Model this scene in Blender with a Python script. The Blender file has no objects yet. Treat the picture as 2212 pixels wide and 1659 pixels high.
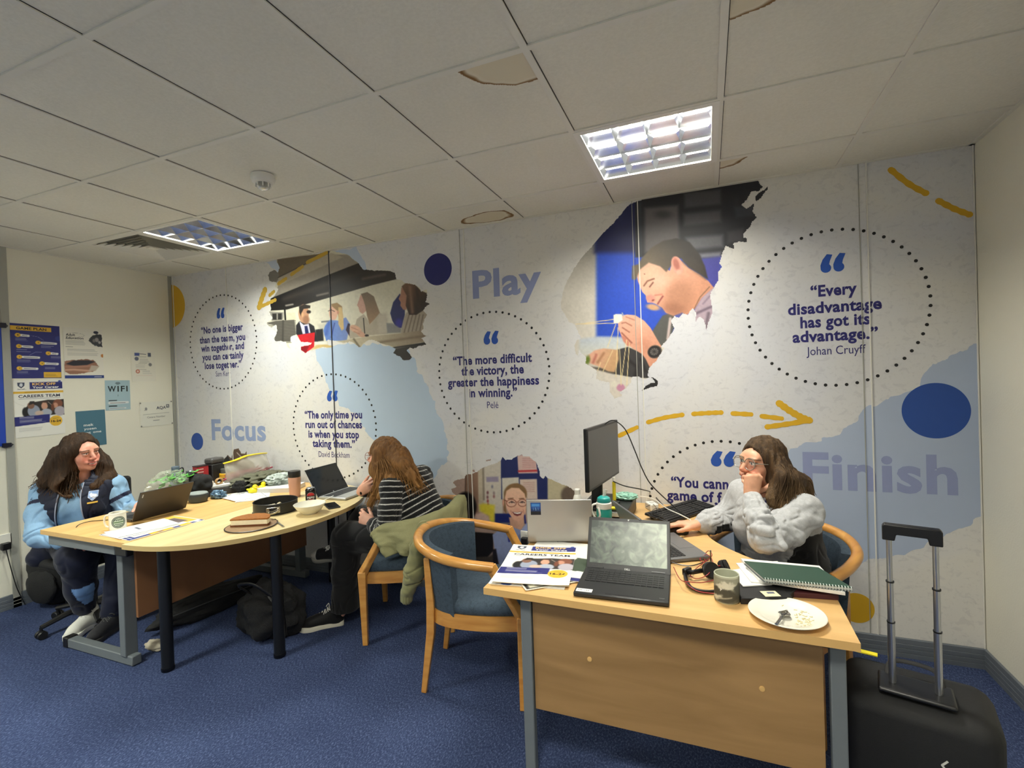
import bpy, math, random
import numpy as np
from mathutils import Vector, Matrix, noise as mnoise

# ---------------------------------------------------------------- camera, world, lights, exposure
SC = bpy.context.scene
COL = SC.collection
PI = math.pi
CAM = np.array([4.66604, -3.09443, 1.51907])
CR = np.array([0.9279594, 0.37112113, -0.03406558])
CU = np.array([0.02780899, 0.02219867, 0.99936674])
CF = np.array([-0.37164232, 0.92831909, -0.01027896])
FPX = 1053.09
cd = bpy.data.cameras.new('camera'); cam = bpy.data.objects.new('camera', cd); COL.objects.link(cam)
cd.sensor_width = 36.0; cd.lens = FPX / 2212.0 * 36.0; cd.clip_start = 0.02; cd.clip_end = 50
cam.matrix_world = Matrix(((CR[0], CU[0], -CF[0], CAM[0]), (CR[1], CU[1], -CF[1], CAM[1]), (CR[2], CU[2], -CF[2], CAM[2]), (0, 0, 0, 1)))
SC.camera = cam
w = bpy.data.worlds.new('world'); SC.world = w; w.use_nodes = True
w.node_tree.nodes['Background'].inputs[0].default_value = (0.9, 0.95, 1, 1)
w.node_tree.nodes['Background'].inputs[1].default_value = 0.15
SC.view_settings.view_transform = 'Standard'; SC.view_settings.look = 'None'
SC.view_settings.exposure = 0.6; SC.view_settings.gamma = 1.0; SC.view_settings.use_curve_mapping = False
SC.cycles.max_bounces = 7; SC.cycles.diffuse_bounces = 4; SC.cycles.glossy_bounces = 3
SC.cycles.transmission_bounces = 5; SC.cycles.transparent_max_bounces = 8
SC.cycles.sample_clamp_indirect = 4.0; SC.cycles.caustics_reflective = False; SC.cycles.caustics_refractive = False
SC.cycles.use_denoising = True
CEIL = 2.59
GX = lambda i: 0.6 * i + 2.945
GY = lambda j: 0.6 * j - 1.5813
LAMP_POWER = 62.0
LAMP_CELLS = [(-3, 1), (2, 1), (-3, -3), (2, -3), (-3, -6), (2, -6)]       # ceiling cells that hold a luminaire (last four unseen; the far pair added for bounce light)
def ceiling_lamp_light(i, j):
    ld = bpy.data.lights.new('lamp_tubes', 'AREA'); ld.shape = 'SQUARE'; ld.size = 0.50
    ld.energy = LAMP_POWER * {(2, 1): .60, (-3, 1): .66, (2, -3): 1.0, (-3, -3): 1.4}.get((i, j), 1.0); ld.color = (.97, 1.0, .89) if i < 0 else (1.0, 0.975, 0.85); ld.spread = math.radians(150)
    o = bpy.data.objects.new('lamp_tubes', ld); COL.objects.link(o)
    o.location = (GX(i) + 0.3, GY(j) + 0.3, CEIL + 0.03)
    return o
LAMP_LIGHTS = {c: ceiling_lamp_light(*c) for c in LAMP_CELLS}

# ---------------------------------------------------------------- places measured on the photograph
def _ray(px, py): return CF + (px - 1106.0) / FPX * CR - (py - 829.5) / FPX * CU
def hit(px, py, ax, val):
    d = _ray(px, py); return CAM + (val - CAM[ax]) / d[ax] * d
def hz(px, py, z): return hit(px, py, 2, z)          # the point of the horizontal plane at height z
def hy(px, py, y=0.0): return hit(px, py, 1, y)      # the point of the plane parallel to the mural wall
def hx(px, py, x=0.0): return hit(px, py, 0, x)
def project(P):
    d = np.asarray(P, float) - CAM; z = d @ CF
    return np.stack([1106 + FPX * (d @ CR) / z, 829.5 - FPX * (d @ CU) / z], -1)

# ---------------------------------------------------------------- materials
def lin(c):
    c = np.asarray(c, float) / 255.0
    return np.where(c <= 0.04045, c / 12.92, ((c + 0.055) / 1.055) ** 2.4)
def _nt(name):
    m = bpy.data.materials.new(name); m.use_nodes = True
    return m, m.node_tree, m.node_tree.nodes, m.node_tree.links, m.node_tree.nodes['Principled BSDF']
def mat(name, rgb, rough=0.5, metal=0.0, var=0.06, scale=30.0, bump=0.0, bscale=200.0, spec=0.5, coat=0.0, alpha=1.0, trans=0.0, sheen=0.0):
    """principled surface with a little procedural variation of colour and roughness, optional bump"""
    m, t, N, L, b = _nt(name)
    c = lin(rgb)
    tc = N.new('ShaderNodeTexCoord'); n = N.new('ShaderNodeTexNoise'); n.inputs['Scale'].default_value = scale; n.inputs['Detail'].default_value = 3
    L.new(tc.outputs['Object'], n.inputs['Vector'])
    mx = N.new('ShaderNodeMix'); mx.data_type = 'RGBA'
    mx.inputs[6].default_value = (*np.clip(c * (1 - var), 0, 1), 1); mx.inputs[7].default_value = (*np.clip(c * (1 + var), 0, 1), 1)
    L.new(n.outputs['Fac'], mx.inputs[0]); L.new(mx.outputs[2], b.inputs['Base Color'])
    b.inputs['Roughness'].default_value = rough; b.inputs['Metallic'].default_value = metal
    b.inputs['Specular IOR Level'].default_value = spec; b.inputs['Coat Weight'].default_value = coat
    b.inputs['Alpha'].default_value = alpha; b.inputs['Transmission Weight'].default_value = trans
    b.inputs['Sheen Weight'].default_value = sheen
    if bump:
        n2 = N.new('ShaderNodeTexNoise'); n2.inputs['Scale'].default_value = bscale; n2.inputs['Detail'].default_value = 2
        L.new(tc.outputs['Object'], n2.inputs['Vector'])
        bp = N.new('ShaderNodeBump'); bp.inputs['Strength'].default_value = bump; bp.inputs['Distance'].default_value = 0.01
        L.new(n2.outputs['Fac'], bp.inputs['Height']); L.new(bp.outputs['Normal'], b.inputs['Normal'])
    return m
def ramp(N, stops):
    r = N.new('ShaderNodeValToRGB'); e = r.color_ramp.elements
    while len(e) < len(stops): e.new(0.5)
    for k, (p, c) in enumerate(stops): e[k].position = p; e[k].color = (*c, 1)
    return r
def wood(name, a, b_, axis=0, stretch=14.0, scale=9.0, rough=0.35, amp=1.0, coat=0.0):
    """wood grain that runs along one axis of the object"""
    m, t, N, L, b = _nt(name)
    tc = N.new('ShaderNodeTexCoord'); mp = N.new('ShaderNodeMapping')
    s = [stretch, stretch, stretch]; s[axis] = 1.0
    mp.inputs['Scale'].default_value = s; L.new(tc.outputs['Object'], mp.inputs['Vector'])
    n = N.new('ShaderNodeTexNoise'); n.inputs['Scale'].default_value = scale * 0.35; n.inputs['Detail'].default_value = 6; n.inputs['Distortion'].default_value = 0.6
    L.new(mp.outputs[0], n.inputs['Vector'])
    r = ramp(N, [(0.3, lin(a)), (0.5, (lin(a) + lin(b_)) / 2), (0.72, lin(b_))]); L.new(n.outputs['Fac'], r.inputs[0])
    L.new(r.outputs[0], b.inputs['Base Color']); b.inputs['Roughness'].default_value = rough; b.inputs['Coat Weight'].default_value = coat
    b.inputs['Coat Roughness'].default_value = 0.15
    return m
def print_mat(name, rough=0.45):
    """printed picture: colour comes from the mesh's own colour attribute"""
    m, t, N, L, b = _nt(name)
    a = N.new('ShaderNodeVertexColor'); a.layer_name = 'ink'
    L.new(a.outputs[0], b.inputs['Base Color']); b.inputs['Roughness'].default_value = rough
    return m
def emit(name, rgb, s):
    m, t, N, L, b = _nt(name)
    b.inputs['Base Color'].default_value = (*lin(rgb), 1); b.inputs['Emission Color'].default_value = (*lin(rgb), 1); b.inputs['Emission Strength'].default_value = s
    return m
_flat = {}
def flat(rgb, rough=0.5):
    k = (tuple(int(v) for v in rgb), rough)
    if k not in _flat: _flat[k] = mat('ink_%d_%d_%d' % k[0], k[0], rough, var=0.03)
    return _flat[k]

# ---------------------------------------------------------------- objects
def tag(o, label=None, cat=None, group=None, kind=None):
    if label: o['label'] = label
    if cat: o['category'] = cat
    if group: o['group'] = group
    if kind: o['kind'] = kind
    return o
def thing(name, label, cat, loc=(0, 0, 0), rz=0.0, group=None):
    o = bpy.data.objects.new(name, None); o.empty_display_size = 0.05; COL.objects.link(o)
    o.location = [float(v) for v in loc]; o.rotation_euler = (0, 0, rz)
    return tag(o, label, cat, group)
def wmat(o):
    m = Matrix.Translation(o.location) @ o.rotation_euler.to_matrix().to_4x4()
    return wmat(o.parent) @ m if o.parent else m
def link_mesh(name, me, material, parent=None, smooth=True, angle=40, bevel=0.0, subd=0, solid=0.0):
    if smooth:
        me.polygons.foreach_set('use_smooth', [True] * len(me.polygons))
        if angle < 180: me.set_sharp_from_angle(angle=math.radians(angle))
    o = bpy.data.objects.new(name, me); COL.objects.link(o)
    if material is not None: me.materials.append(material)
    if parent is not None: o.parent = parent
    if solid:
        s = o.modifiers.new('solid', 'SOLIDIFY'); s.thickness = solid; s.offset = 0
    if bevel:
        b = o.modifiers.new('bevel', 'BEVEL'); b.width = bevel; b.segments = 2; b.limit_method = 'ANGLE'; b.angle_limit = math.radians(40); b.harden_normals = False
    if subd:
        s = o.modifiers.new('subd', 'SUBSURF'); s.levels = subd; s.render_levels = subd
    return o
def rotm(rx=0, ry=0, rz=0):
    return np.array((Matrix.Rotation(rz, 3, 'Z') @ Matrix.Rotation(ry, 3, 'Y') @ Matrix.Rotation(rx, 3, 'X')))
def catmull(P, n=8, closed=False):
    P = np.asarray(P, float); m = len(P); out = []
    for i in range(m if closed else m - 1):
        if closed: a, b, c, d = P[(i - 1) % m], P[i], P[(i + 1) % m], P[(i + 2) % m]
        else: a, b, c, d = P[max(i - 1, 0)], P[i], P[i + 1], P[min(i + 2, m - 1)]
        for t in np.linspace(0, 1, n, endpoint=False):
            out.append(.5 * ((2 * b) + (-a + c) * t + (2 * a - 5 * b + 4 * c - d) * t * t + (-a + 3 * b - 3 * c + d) * t ** 3))
    if not closed: out.append(P[-1])
    return np.array(out)
class MB:
    """collects boxes, tubes, lathes and sheets; build() links them as one mesh object"""
    def __init__(s): s.v = []; s.f = []; s.n = 0
    def add(s, V, F):
        V = np.asarray(V, float).reshape(-1, 3); s.v.append(V); s.f += [tuple(int(i) + s.n for i in f) for f in F]; s.n += len(V); return s
    def box(s, c, d, R=None):
        h = np.asarray(d, float) / 2
        V = np.array([(x, y, z) for x in (-1, 1) for y in (-1, 1) for z in (-1, 1)]) * h
        if R is not None: V = V @ np.asarray(R).T
        return s.add(V + np.asarray(c, float), [(0, 1, 3, 2), (4, 6, 7, 5), (0, 4, 5, 1), (2, 3, 7, 6), (0, 2, 6, 4), (1, 5, 7, 3)])
    def beam(s, a, b, w_, h_, up=(0, 0, 1)):
        a = np.asarray(a, float); b = np.asarray(b, float); d = b - a; l = np.linalg.norm(d); d /= l
        x = np.cross(d, up); x /= np.linalg.norm(x); y = np.cross(x, d)
        return s.box((a + b) / 2, (w_, l, h_), np.stack([x, d, y], 1))
    def tube(s, P, r, n=10, closed=False, caps=True, flat=None, up=None):
        """round (or, with flat, elliptical) tube along a path; r may vary along it"""
        P = np.asarray(P, float); m = len(P); r = np.full(m, float(r)) if np.ndim(r) == 0 else np.asarray(r, float)
        fl = np.ones(m) if flat is None else (np.full(m, float(flat)) if np.ndim(flat) == 0 else np.asarray(flat, float))
        T = np.roll(P, -1, 0) - np.roll(P, 1, 0)
        if not closed: T[0] = P[1] - P[0]; T[-1] = P[-1] - P[-2]
        T /= np.maximum(np.linalg.norm(T, axis=1), 1e-9)[:, None]
        u = np.array([0, 0, 1.0]) if up is None else np.asarray(up, float)
        if abs(T[0] @ u) > 0.95: u = np.array([1.0, 0, 0])
        V = []
        for i in range(m):
            if up is not None: u = np.asarray(up, float)
            x = u - (u @ T[i]) * T[i]; x /= max(np.linalg.norm(x), 1e-9); y = np.cross(T[i], x); u = x
            for k in range(n):
                a = 2 * PI * k / n; V.append(P[i] + r[i] * (math.cos(a) * x * fl[i] + math.sin(a) * y))
        F = []
        for i in range(m if closed else m - 1):
            j = (i + 1) % m
            for k in range(n): F.append((i * n + k, i * n + (k + 1) % n, j * n + (k + 1) % n, j * n + k))
        if caps and not closed: F.append(tuple(range(n - 1, -1, -1))); F.append(tuple((m - 1) * n + k for k in range(n)))
        return s.add(V, F)
    def lathe(s, prof, n=36, c=(0, 0, 0), sx=1.0, sy=1.0, R=None, caps=True):
        V = []; F = []
        for r, z in prof:
            for k in range(n): V.append((r * sx * math.cos(2 * PI * k / n), r * sy * math.sin(2 * PI * k / n), z))
        for i in range(len(prof) - 1):
            for k in range(n): F.append((i * n + k, i * n + (k + 1) % n, (i + 1) * n + (k + 1) % n, (i + 1) * n + k))
        if caps and prof[0][0] > 1e-6: F.append(tuple(range(n - 1, -1, -1)))
        if caps and prof[-1][0] > 1e-6: F.append(tuple((len(prof) - 1) * n + k for k in range(n)))
        V = np.array(V)
        if R is not None: V = V @ np.asarray(R).T
        return s.add(V + np.asarray(c, float), F)
    def cyl(s, c, r, h, n=24, R=None): return s.lathe([(r, -h / 2), (r, h / 2)], n, c, R=R)
    def prism(s, poly, z0, z1, R=None, c=(0, 0, 0)):
        m = len(poly); V = np.array([(x, y, z0) for x, y in poly] + [(x, y, z1) for x, y in poly], float)
        if R is not None: V = V @ np.asarray(R).T
        return s.add(V + np.asarray(c, float), [tuple(range(m - 1, -1, -1)), tuple(range(m, 2 * m))] + [(i, (i + 1) % m, m + (i + 1) % m, m + i) for i in range(m)])
    def ball(s, c, r, n=16, m=10):
        r = np.ones(3) * r
        V = [(0, 0, -1)] + [(math.cos(2 * PI * k / n) * math.sin(PI * i / m), math.sin(2 * PI * k / n) * math.sin(PI * i / m), -math.cos(PI * i / m)) for i in range(1, m) for k in range(n)] + [(0, 0, 1)]
        F = [(0, 1 + (k + 1) % n, 1 + k) for k in range(n)]
        for i in range(m - 2):
            for k in range(n): F.append((1 + i * n + k, 1 + i * n + (k + 1) % n, 1 + (i + 1) * n + (k + 1) % n, 1 + (i + 1) * n + k))
        e = 1 + (m - 1) * n
        F += [(e, 1 + (m - 2) * n + k, 1 + (m - 2) * n + (k + 1) % n) for k in range(n)]
        return s.add(np.array(V) * r + np.asarray(c, float), F)
    def grid(s, G):
        G = np.asarray(G, float); a, b = G.shape[:2]
        return s.add(G.reshape(-1, 3), [(i * b + j, i * b + j + 1, (i + 1) * b + j + 1, (i + 1) * b + j) for i in range(a - 1) for j in range(b - 1)])
    def text(s, body, o, ux, uy, width=None, height=None, bold=0.0, align='L', lift=None):
        V, F, (x0, x1, y0, y1) = text_shape(body, bold)
        cap = CAP
        sy = (height / cap) if height else None
        sx = width / (x1 - x0) if width else sy
        if sy is None: sy = sx
        off = {'L': -x0, 'C': -(x0 + x1) / 2, 'R': -x1}[align]
        o = np.asarray(o, float); ux = np.asarray(ux, float); uy = np.asarray(uy, float)
        return s.add(o + ((V[:, 0] + off) * sx)[:, None] * ux + (V[:, 1] * sy)[:, None] * uy, F)
    def build(s, name, material, parent=None, smooth=True, angle=40, bevel=0.0, subd=0, world=False, solid=0.0):
        V = np.concatenate(s.v) if s.v else np.zeros((0, 3))
        if world and parent is not None:
            M = np.array(wmat(parent).inverted()); V = V @ M[:3, :3].T + M[:3, 3]
        me = bpy.data.meshes.new(name); me.from_pydata(V.tolist(), [], s.f); me.update()
        return link_mesh(name, me, material, parent, smooth, angle, bevel, subd, solid)
_txt = {}
def text_shape(body, bold=0.0):
    k = (body, bold)
    if k not in _txt:
        cu = bpy.data.curves.new('t', 'FONT'); cu.body = body; cu.size = 1.0; cu.offset = bold; cu.resolution_u = 3; cu.space_character = 1.0 + bold * 1.6
        o = bpy.data.objects.new('t', cu); COL.objects.link(o)
        dg = bpy.context.evaluated_depsgraph_get(); me = o.evaluated_get(dg).to_mesh()
        V = np.zeros(len(me.vertices) * 3); me.vertices.foreach_get('co', V); V = V.reshape(-1, 3)
        F = [tuple(p.vertices) for p in me.polygons]
        o.evaluated_get(dg).to_mesh_clear(); bpy.data.objects.remove(o); bpy.data.curves.remove(cu)
        _txt[k] = (V, F, (V[:, 0].min(), V[:, 0].max(), V[:, 1].min(), V[:, 1].max()))
    return _txt[k]
CAP = text_shape('H')[2][3]
def structure(name, mb, material, parent=None, **k):
    o = mb.build(name, material, parent, **k)
    if parent is None: o['kind'] = 'structure'
    return o
def one(name, mb, material, label, cat, group=None, loc=None, **k):
    """a thing that is one mesh; the origin sits at loc"""
    if loc is not None:
        for a in mb.v: a -= np.asarray(loc, float)
    o = mb.build(name, material, None, **k)
    if loc is not None: o.location = [float(v) for v in loc]
    return tag(o, label, cat, group)

# ---------------------------------------------------------------- printed pictures (colour attribute on a fine mesh)
def vnoise(x, y, seed=0):
    def h(i, j):
        n = (i.astype(np.int64) * 374761393 + j.astype(np.int64) * 668265263 + seed * 974711) & 0xffffffff
        n = ((n ^ (n >> 13)) * 1274126177) & 0xffffffff
        return ((n ^ (n >> 16)) & 0xffff) / 65535.0
    xi = np.floor(x); yi = np.floor(y); fx = x - xi; fy = y - yi; fx = fx * fx * (3 - 2 * fx); fy = fy * fy * (3 - 2 * fy)
    return (h(xi, yi) * (1 - fx) + h(xi + 1, yi) * fx) * (1 - fy) + (h(xi, yi + 1) * (1 - fx) + h(xi + 1, yi + 1) * fx) * fy
def fbm(x, y, seed=0, o=3):
    s = 0; a = 0.5
    for k in range(o): s = s + a * (vnoise(x, y, seed + k) * 2 - 1); x = x * 2.03; y = y * 2.03; a *= 0.5
    return s
def sd_poly(P, pts):
    pts = np.asarray(pts, float); n = len(pts); d = np.full(len(P), 1e18); ins = np.zeros(len(P), bool)
    for i in range(n):
        a = pts[i]; b = pts[(i + 1) % n]; e = b - a; q = P - a
        t = np.clip((q @ e) / max(e @ e, 1e-12), 0, 1); r = q - t[:, None] * e; d = np.minimum(d, (r * r).sum(1))
        c = (a[1] <= P[:, 1]) != (b[1] <= P[:, 1])
        with np.errstate(divide='ignore', invalid='ignore'): xx = a[0] + (P[:, 1] - a[1]) * e[0] / (e[1] if e[1] else 1e-12)
        ins ^= c & (P[:, 0] < xx)
    d = np.sqrt(d); return np.where(ins, -d, d)
def ink(P, layers, base):
    """composite soft shapes over a base colour; shapes are given in the plane coordinates of P"""
    C = np.tile(np.asarray(base, float), (len(P), 1)).astype(float)
    for L in layers:
        k = L[0]; soft = L[-1]
        if k == 'poly': d = sd_poly(P, L[1])
        elif k == 'wpoly':      # ragged polygon
            w_ = np.stack([fbm(P[:, 0] / L[3], P[:, 1] / L[3], 5), fbm(P[:, 0] / L[3], P[:, 1] / L[3], 15)], 1) * L[4]; d = sd_poly(P + w_, L[1])
        elif k == 'ell':
            cx, cy, rx, ry, a = L[1]; a = math.radians(a); q = P - (cx, cy)
            x = q[:, 0] * math.cos(a) + q[:, 1] * math.sin(a); y = -q[:, 0] * math.sin(a) + q[:, 1] * math.cos(a)
            d = (np.sqrt((x / rx) ** 2 + (y / ry) ** 2) - 1) * min(rx, ry)
        elif k == 'line':
            pts = np.asarray(L[1], float); d = np.full(len(P), 1e18)
            for a, b in zip(pts[:-1], pts[1:]):
                e = b - a; q = P - a; t = np.clip((q @ e) / max(e @ e, 1e-12), 0, 1); d = np.minimum(d, np.linalg.norm(q - t[:, None] * e, axis=1))
            d = d - L[3] / 2
        s = max(soft, 0.2); al = np.clip(0.5 - d / (2 * s), 0, 1); al = al * al * (3 - 2 * al)
        col = L[2]
        if isinstance(col, dict):   # gradient
            a = np.asarray(col['a'], float); b = np.asarray(col['b'], float); e = b - a
            t = np.clip(((P - a) @ e) / (e @ e), 0, 1)[:, None]; c = np.asarray(col['c0'], float) * (1 - t) + np.asarray(col['c1'], float) * t
            if 'al' in col: al = al * col['al']
        else:
            if len(col) == 4: al = al * col[3]
            c = np.asarray(col[:3], float)
        C = C * (1 - al[:, None]) + c * al[:, None]
    return np.clip(C, 0, 255)
def colour_mesh(name, V, F, srgb, material, parent=None, world=False, smooth=False):
    V = np.asarray(V, float)
    if world and parent is not None:
        M = np.array(wmat(parent).inverted()); V = V @ M[:3, :3].T + M[:3, 3]
    F = np.asarray(F, np.int32); me = bpy.data.meshes.new(name)
    used = np.unique(F); re = np.zeros(len(V), np.int32); re[used] = np.arange(len(used)); V = V[used]; F = re[F]; srgb = np.asarray(srgb)[used]
    me.vertices.add(len(V)); me.vertices.foreach_set('co', V.ravel()); k = F.shape[1]
    me.loops.add(F.size); me.loops.foreach_set('vertex_index', F.ravel()); me.polygons.add(len(F))
    me.polygons.foreach_set('loop_start', np.arange(0, F.size, k)); me.polygons.foreach_set('loop_total', np.full(len(F), k)); me.update(calc_edges=True)
    a = me.color_attributes.new('ink', 'FLOAT_COLOR', 'POINT')
    c = np.ones((len(V), 4)); c[:, :3] = lin(srgb); a.data.foreach_set('color', c.ravel())
    return link_mesh(name, me, material, parent, smooth=smooth, angle=180)
def lattice(na, nb):
    i, j = np.meshgrid(np.arange(na - 1), np.arange(nb - 1), indexing='ij'); a = (i * nb + j).ravel()
    return np.stack([a, a + nb, a + nb + 1, a + 1], 1)
# ---------------------------------------------------------------- room shell
RX, RY = 5.915, -6.6
M_wall = mat('painted_wall', (234, 230, 214), 0.6, var=0.02, scale=4, bump=0.08, bscale=120)
M_ceil_grid = mat('ceiling_grid_white', (226, 223, 212), 0.45, var=0.02)
M_white = mat('white_plastic', (232, 230, 222), 0.4, var=0.02)
M_base = mat('grey_skirting', (98, 104, 112), 0.45, var=0.12, scale=25)
M_black = mat('black_plastic', (18, 18, 20), 0.4, var=0.1)
def carpet_mat():
    m, t, N, L, b = _nt('blue_carpet')
    tc = N.new('ShaderNodeTexCoord')
    n1 = N.new('ShaderNodeTexNoise'); n1.inputs['Scale'].default_value = 150; n1.inputs['Detail'].default_value = 4; n1.inputs['Roughness'].default_value = 0.75
    mp = N.new('ShaderNodeMapping'); mp.inputs['Rotation'].default_value = (0, 0, 0.5); mp.inputs['Scale'].default_value = (1, 0.55, 1)
    L.new(tc.outputs['Object'], mp.inputs[0]); L.new(mp.outputs[0], n1.inputs['Vector'])
    r1 = ramp(N, [(0.30, lin((38, 48, 74))), (0.52, lin((58, 70, 104))), (0.74, lin((114, 126, 162)))]); L.new(n1.outputs['Fac'], r1.inputs[0])
    n2 = N.new('ShaderNodeTexNoise'); n2.inputs['Scale'].default_value = 2.2; n2.inputs['Detail'].default_value = 3; L.new(tc.outputs['Object'], n2.inputs['Vector'])
    r2 = ramp(N, [(0.3, (0.82, 0.82, 0.84)), (0.7, (1.08, 1.08, 1.06))]); L.new(n2.outputs['Fac'], r2.inputs[0])
    mx = N.new('ShaderNodeMix'); mx.data_type = 'RGBA'; mx.blend_type = 'MULTIPLY'; mx.inputs[0].default_value = 1
    L.new(r1.outputs[0], mx.inputs[6]); L.new(r2.outputs[0], mx.inputs[7]); L.new(mx.outputs[2], b.inputs['Base Color'])
    b.inputs['Roughness'].default_value = 0.95; b.inputs['Specular IOR Level'].default_value = 0.1
    bp = N.new('ShaderNodeBump'); bp.inputs['Strength'].default_value = 0.7; bp.inputs['Distance'].default_value = 0.006
    L.new(n1.outputs['Fac'], bp.inputs['Height']); L.new(bp.outputs[0], b.inputs['Normal'])
    return m
def tile_mat():
    m, t, N, L, b = _nt('mineral_ceiling_tile')
    tc = N.new('ShaderNodeTexCoord')
    n1 = N.new('ShaderNodeTexNoise'); n1.inputs['Scale'].default_value = 90; n1.inputs['Detail'].default_value = 4; L.new(tc.outputs['Object'], n1.inputs['Vector'])
    n2 = N.new('ShaderNodeTexNoise'); n2.inputs['Scale'].default_value = 1.6; L.new(tc.outputs['Object'], n2.inputs['Vector'])
    a = N.new('ShaderNodeMath'); a.operation = 'ADD'; L.new(n1.outputs['Fac'], a.inputs[0]); L.new(n2.outputs['Fac'], a.inputs[1])
    h = N.new('ShaderNodeMath'); h.operation = 'MULTIPLY'; h.inputs[1].default_value = 0.5; L.new(a.outputs[0], h.inputs[0])
    r = ramp(N, [(0.3, lin((220, 217, 204))), (0.7, lin((234, 231, 219)))]); L.new(h.outputs[0], r.inputs[0]); L.new(r.outputs[0], b.inputs['Base Color'])
    b.inputs['Roughness'].default_value = 0.85; b.inputs['Specular IOR Level'].default_value = 0.2
    bp = N.new('ShaderNodeBump'); bp.inputs['Strength'].default_value = 0.25; bp.inputs['Distance'].default_value = 0.003
    L.new(n1.outputs['Fac'], bp.inputs['Height']); L.new(bp.outputs[0], b.inputs['Normal'])
    return m
M_carpet = carpet_mat(); M_tile = tile_mat()
structure('floor', MB().box((RX / 2, RY / 2, -0.05), (RX, -RY, 0.1)), M_carpet, smooth=False)
VENT = (-4, 1)
HOLES = set(LAMP_CELLS) | {VENT}
tiles = MB(); xs = [0.0] + [GX(i) for i in range(-4, 5)] + [RX]; ys = [RY] + [GY(j) for j in range(-8, 3)] + [0.0]
for a in range(len(xs) - 1):
    for b in range(len(ys) - 1):
        if (a - 5, b - 9) in HOLES: continue
        tiles.add([(xs[a], ys[b], CEIL + .006), (xs[a], ys[b + 1], CEIL + .006), (xs[a + 1], ys[b + 1], CEIL + .006), (xs[a + 1], ys[b], CEIL + .006)], [(0, 1, 2, 3)])
ceiling = structure('ceiling', tiles, M_tile, smooth=False)
MB().box((RX / 2, RY / 2, CEIL + 0.22), (RX, -RY, 0.02)).build('slab', M_tile, ceiling, smooth=False)
g = MB()
for x in xs[1:-1]: g.box((x, RY / 2, CEIL + .003), (.024, -RY, .006))
for y in ys[1:-1]: g.box((RX / 2, y, CEIL + .0032), (RX, .024, .006))
for x in (0.011, RX - .011): g.box((x, RY / 2, CEIL + .0035), (.022, -RY, .006))
for y in (-.011, RY + .011): g.box((RX / 2, y, CEIL + .0035), (RX, .022, .006))
g.build('ceiling_grid', M_ceil_grid, ceiling, smooth=False)
gap = MB()                                    # shadow line along one edge of each tee, painted as a dark strip
for x in xs[1:-1]: gap.box((x + .0135, RY / 2, CEIL + .0052), (.003, -RY, .001))
for y in ys[1:-1]: gap.box((RX / 2, y + .0135, CEIL + .0054), (RX, .003, .001))
gap.build('tile_shadow_line', mat('painted_shadow_line', (52, 50, 46), 0.8), ceiling, smooth=False)
structure('wall_back', MB().box((RX / 2, .06, CEIL / 2 + .1), (RX + .2, .12, CEIL + .2)), M_wall, smooth=False)
structure('wall_left', MB().box((-.05, RY / 2, CEIL / 2 + .1), (.1, -RY, CEIL + .2)), M_wall, smooth=False)
structure('wall_right', MB().box((RX + .05, RY / 2, CEIL / 2 + .1), (.1, -RY, CEIL + .2)), M_wall, smooth=False)
structure('wall_front', MB().box((RX / 2, RY - .05, CEIL / 2 + .1), (RX + .2, .1, CEIL + .2)), M_wall, smooth=False)
def skirting(name, a, b, nrm):
    a = np.array(a, float); b = np.array(b, float); nrm = np.array(nrm, float); mb = MB(); d = (b - a) / np.linalg.norm(b - a)
    prof = [(0, .0), (.012, 0), (.012, .022), (.010, .024), (.012, .026), (.012, .046), (.010, .048), (.012, .05), (.012, .07), (.010, .072), (.011, .074), (.009, .096), (.003, .1), (0, .1)]
    V = [a + nrm * x + np.array([0, 0, z]) for x, z in prof] + [b + nrm * x + np.array([0, 0, z]) for x, z in prof]; k = len(prof)
    mb.add(V, [(i, (i + 1) % k, k + (i + 1) % k, k + i) for i in range(k)])
    return structure(name, mb, M_base, smooth=False)
skirting('baseboard_back', (0, -.003, 0), (RX, -.003, 0), (0, -1, 0))
skirting('baseboard_right', (RX, 0, 0), (RX, RY, 0), (-1, 0, 0))
skirting('baseboard_left', (0, RY, 0), (0, 0, 0), (1, 0, 0))
M_trim_grey = mat('grey_trim', (166, 166, 158), 0.45, var=0.03)
M_seam = mat('dark_seam', (70, 70, 74), 0.5)
structure('trim_1', MB().box((.006, -1.19, 1.295), (.012, .045, 2.59)), M_trim_grey, smooth=False)
structure('trim_2', MB().box((.004, -.016, 1.345), (.008, .03, 2.49)), M_trim_grey, smooth=False)
k = 3
for x0 in (.02, .722, 1.891, 3.087, 4.287, 5.458, 5.897):   # joint covers between the printed wall panels
    o = structure('trim_%d' % k, MB().box((x0 + .012, -.0050, 1.345), (.005, .006, 2.49)), M_white, smooth=False) if x0 != 1.891 else structure('trim_%d' % k, MB().box((x0, -.0045, 1.345), (.006, .005, 2.49)), M_seam, smooth=False)
    k += 1
    if x0 in (3.087, 4.287, 5.458):
        structure('trim_%d' % k, MB().box((x0 - .022, -.0042, 1.345), (.0035, .0022, 2.49)), M_trim_grey, smooth=False)
        k += 1

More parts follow.
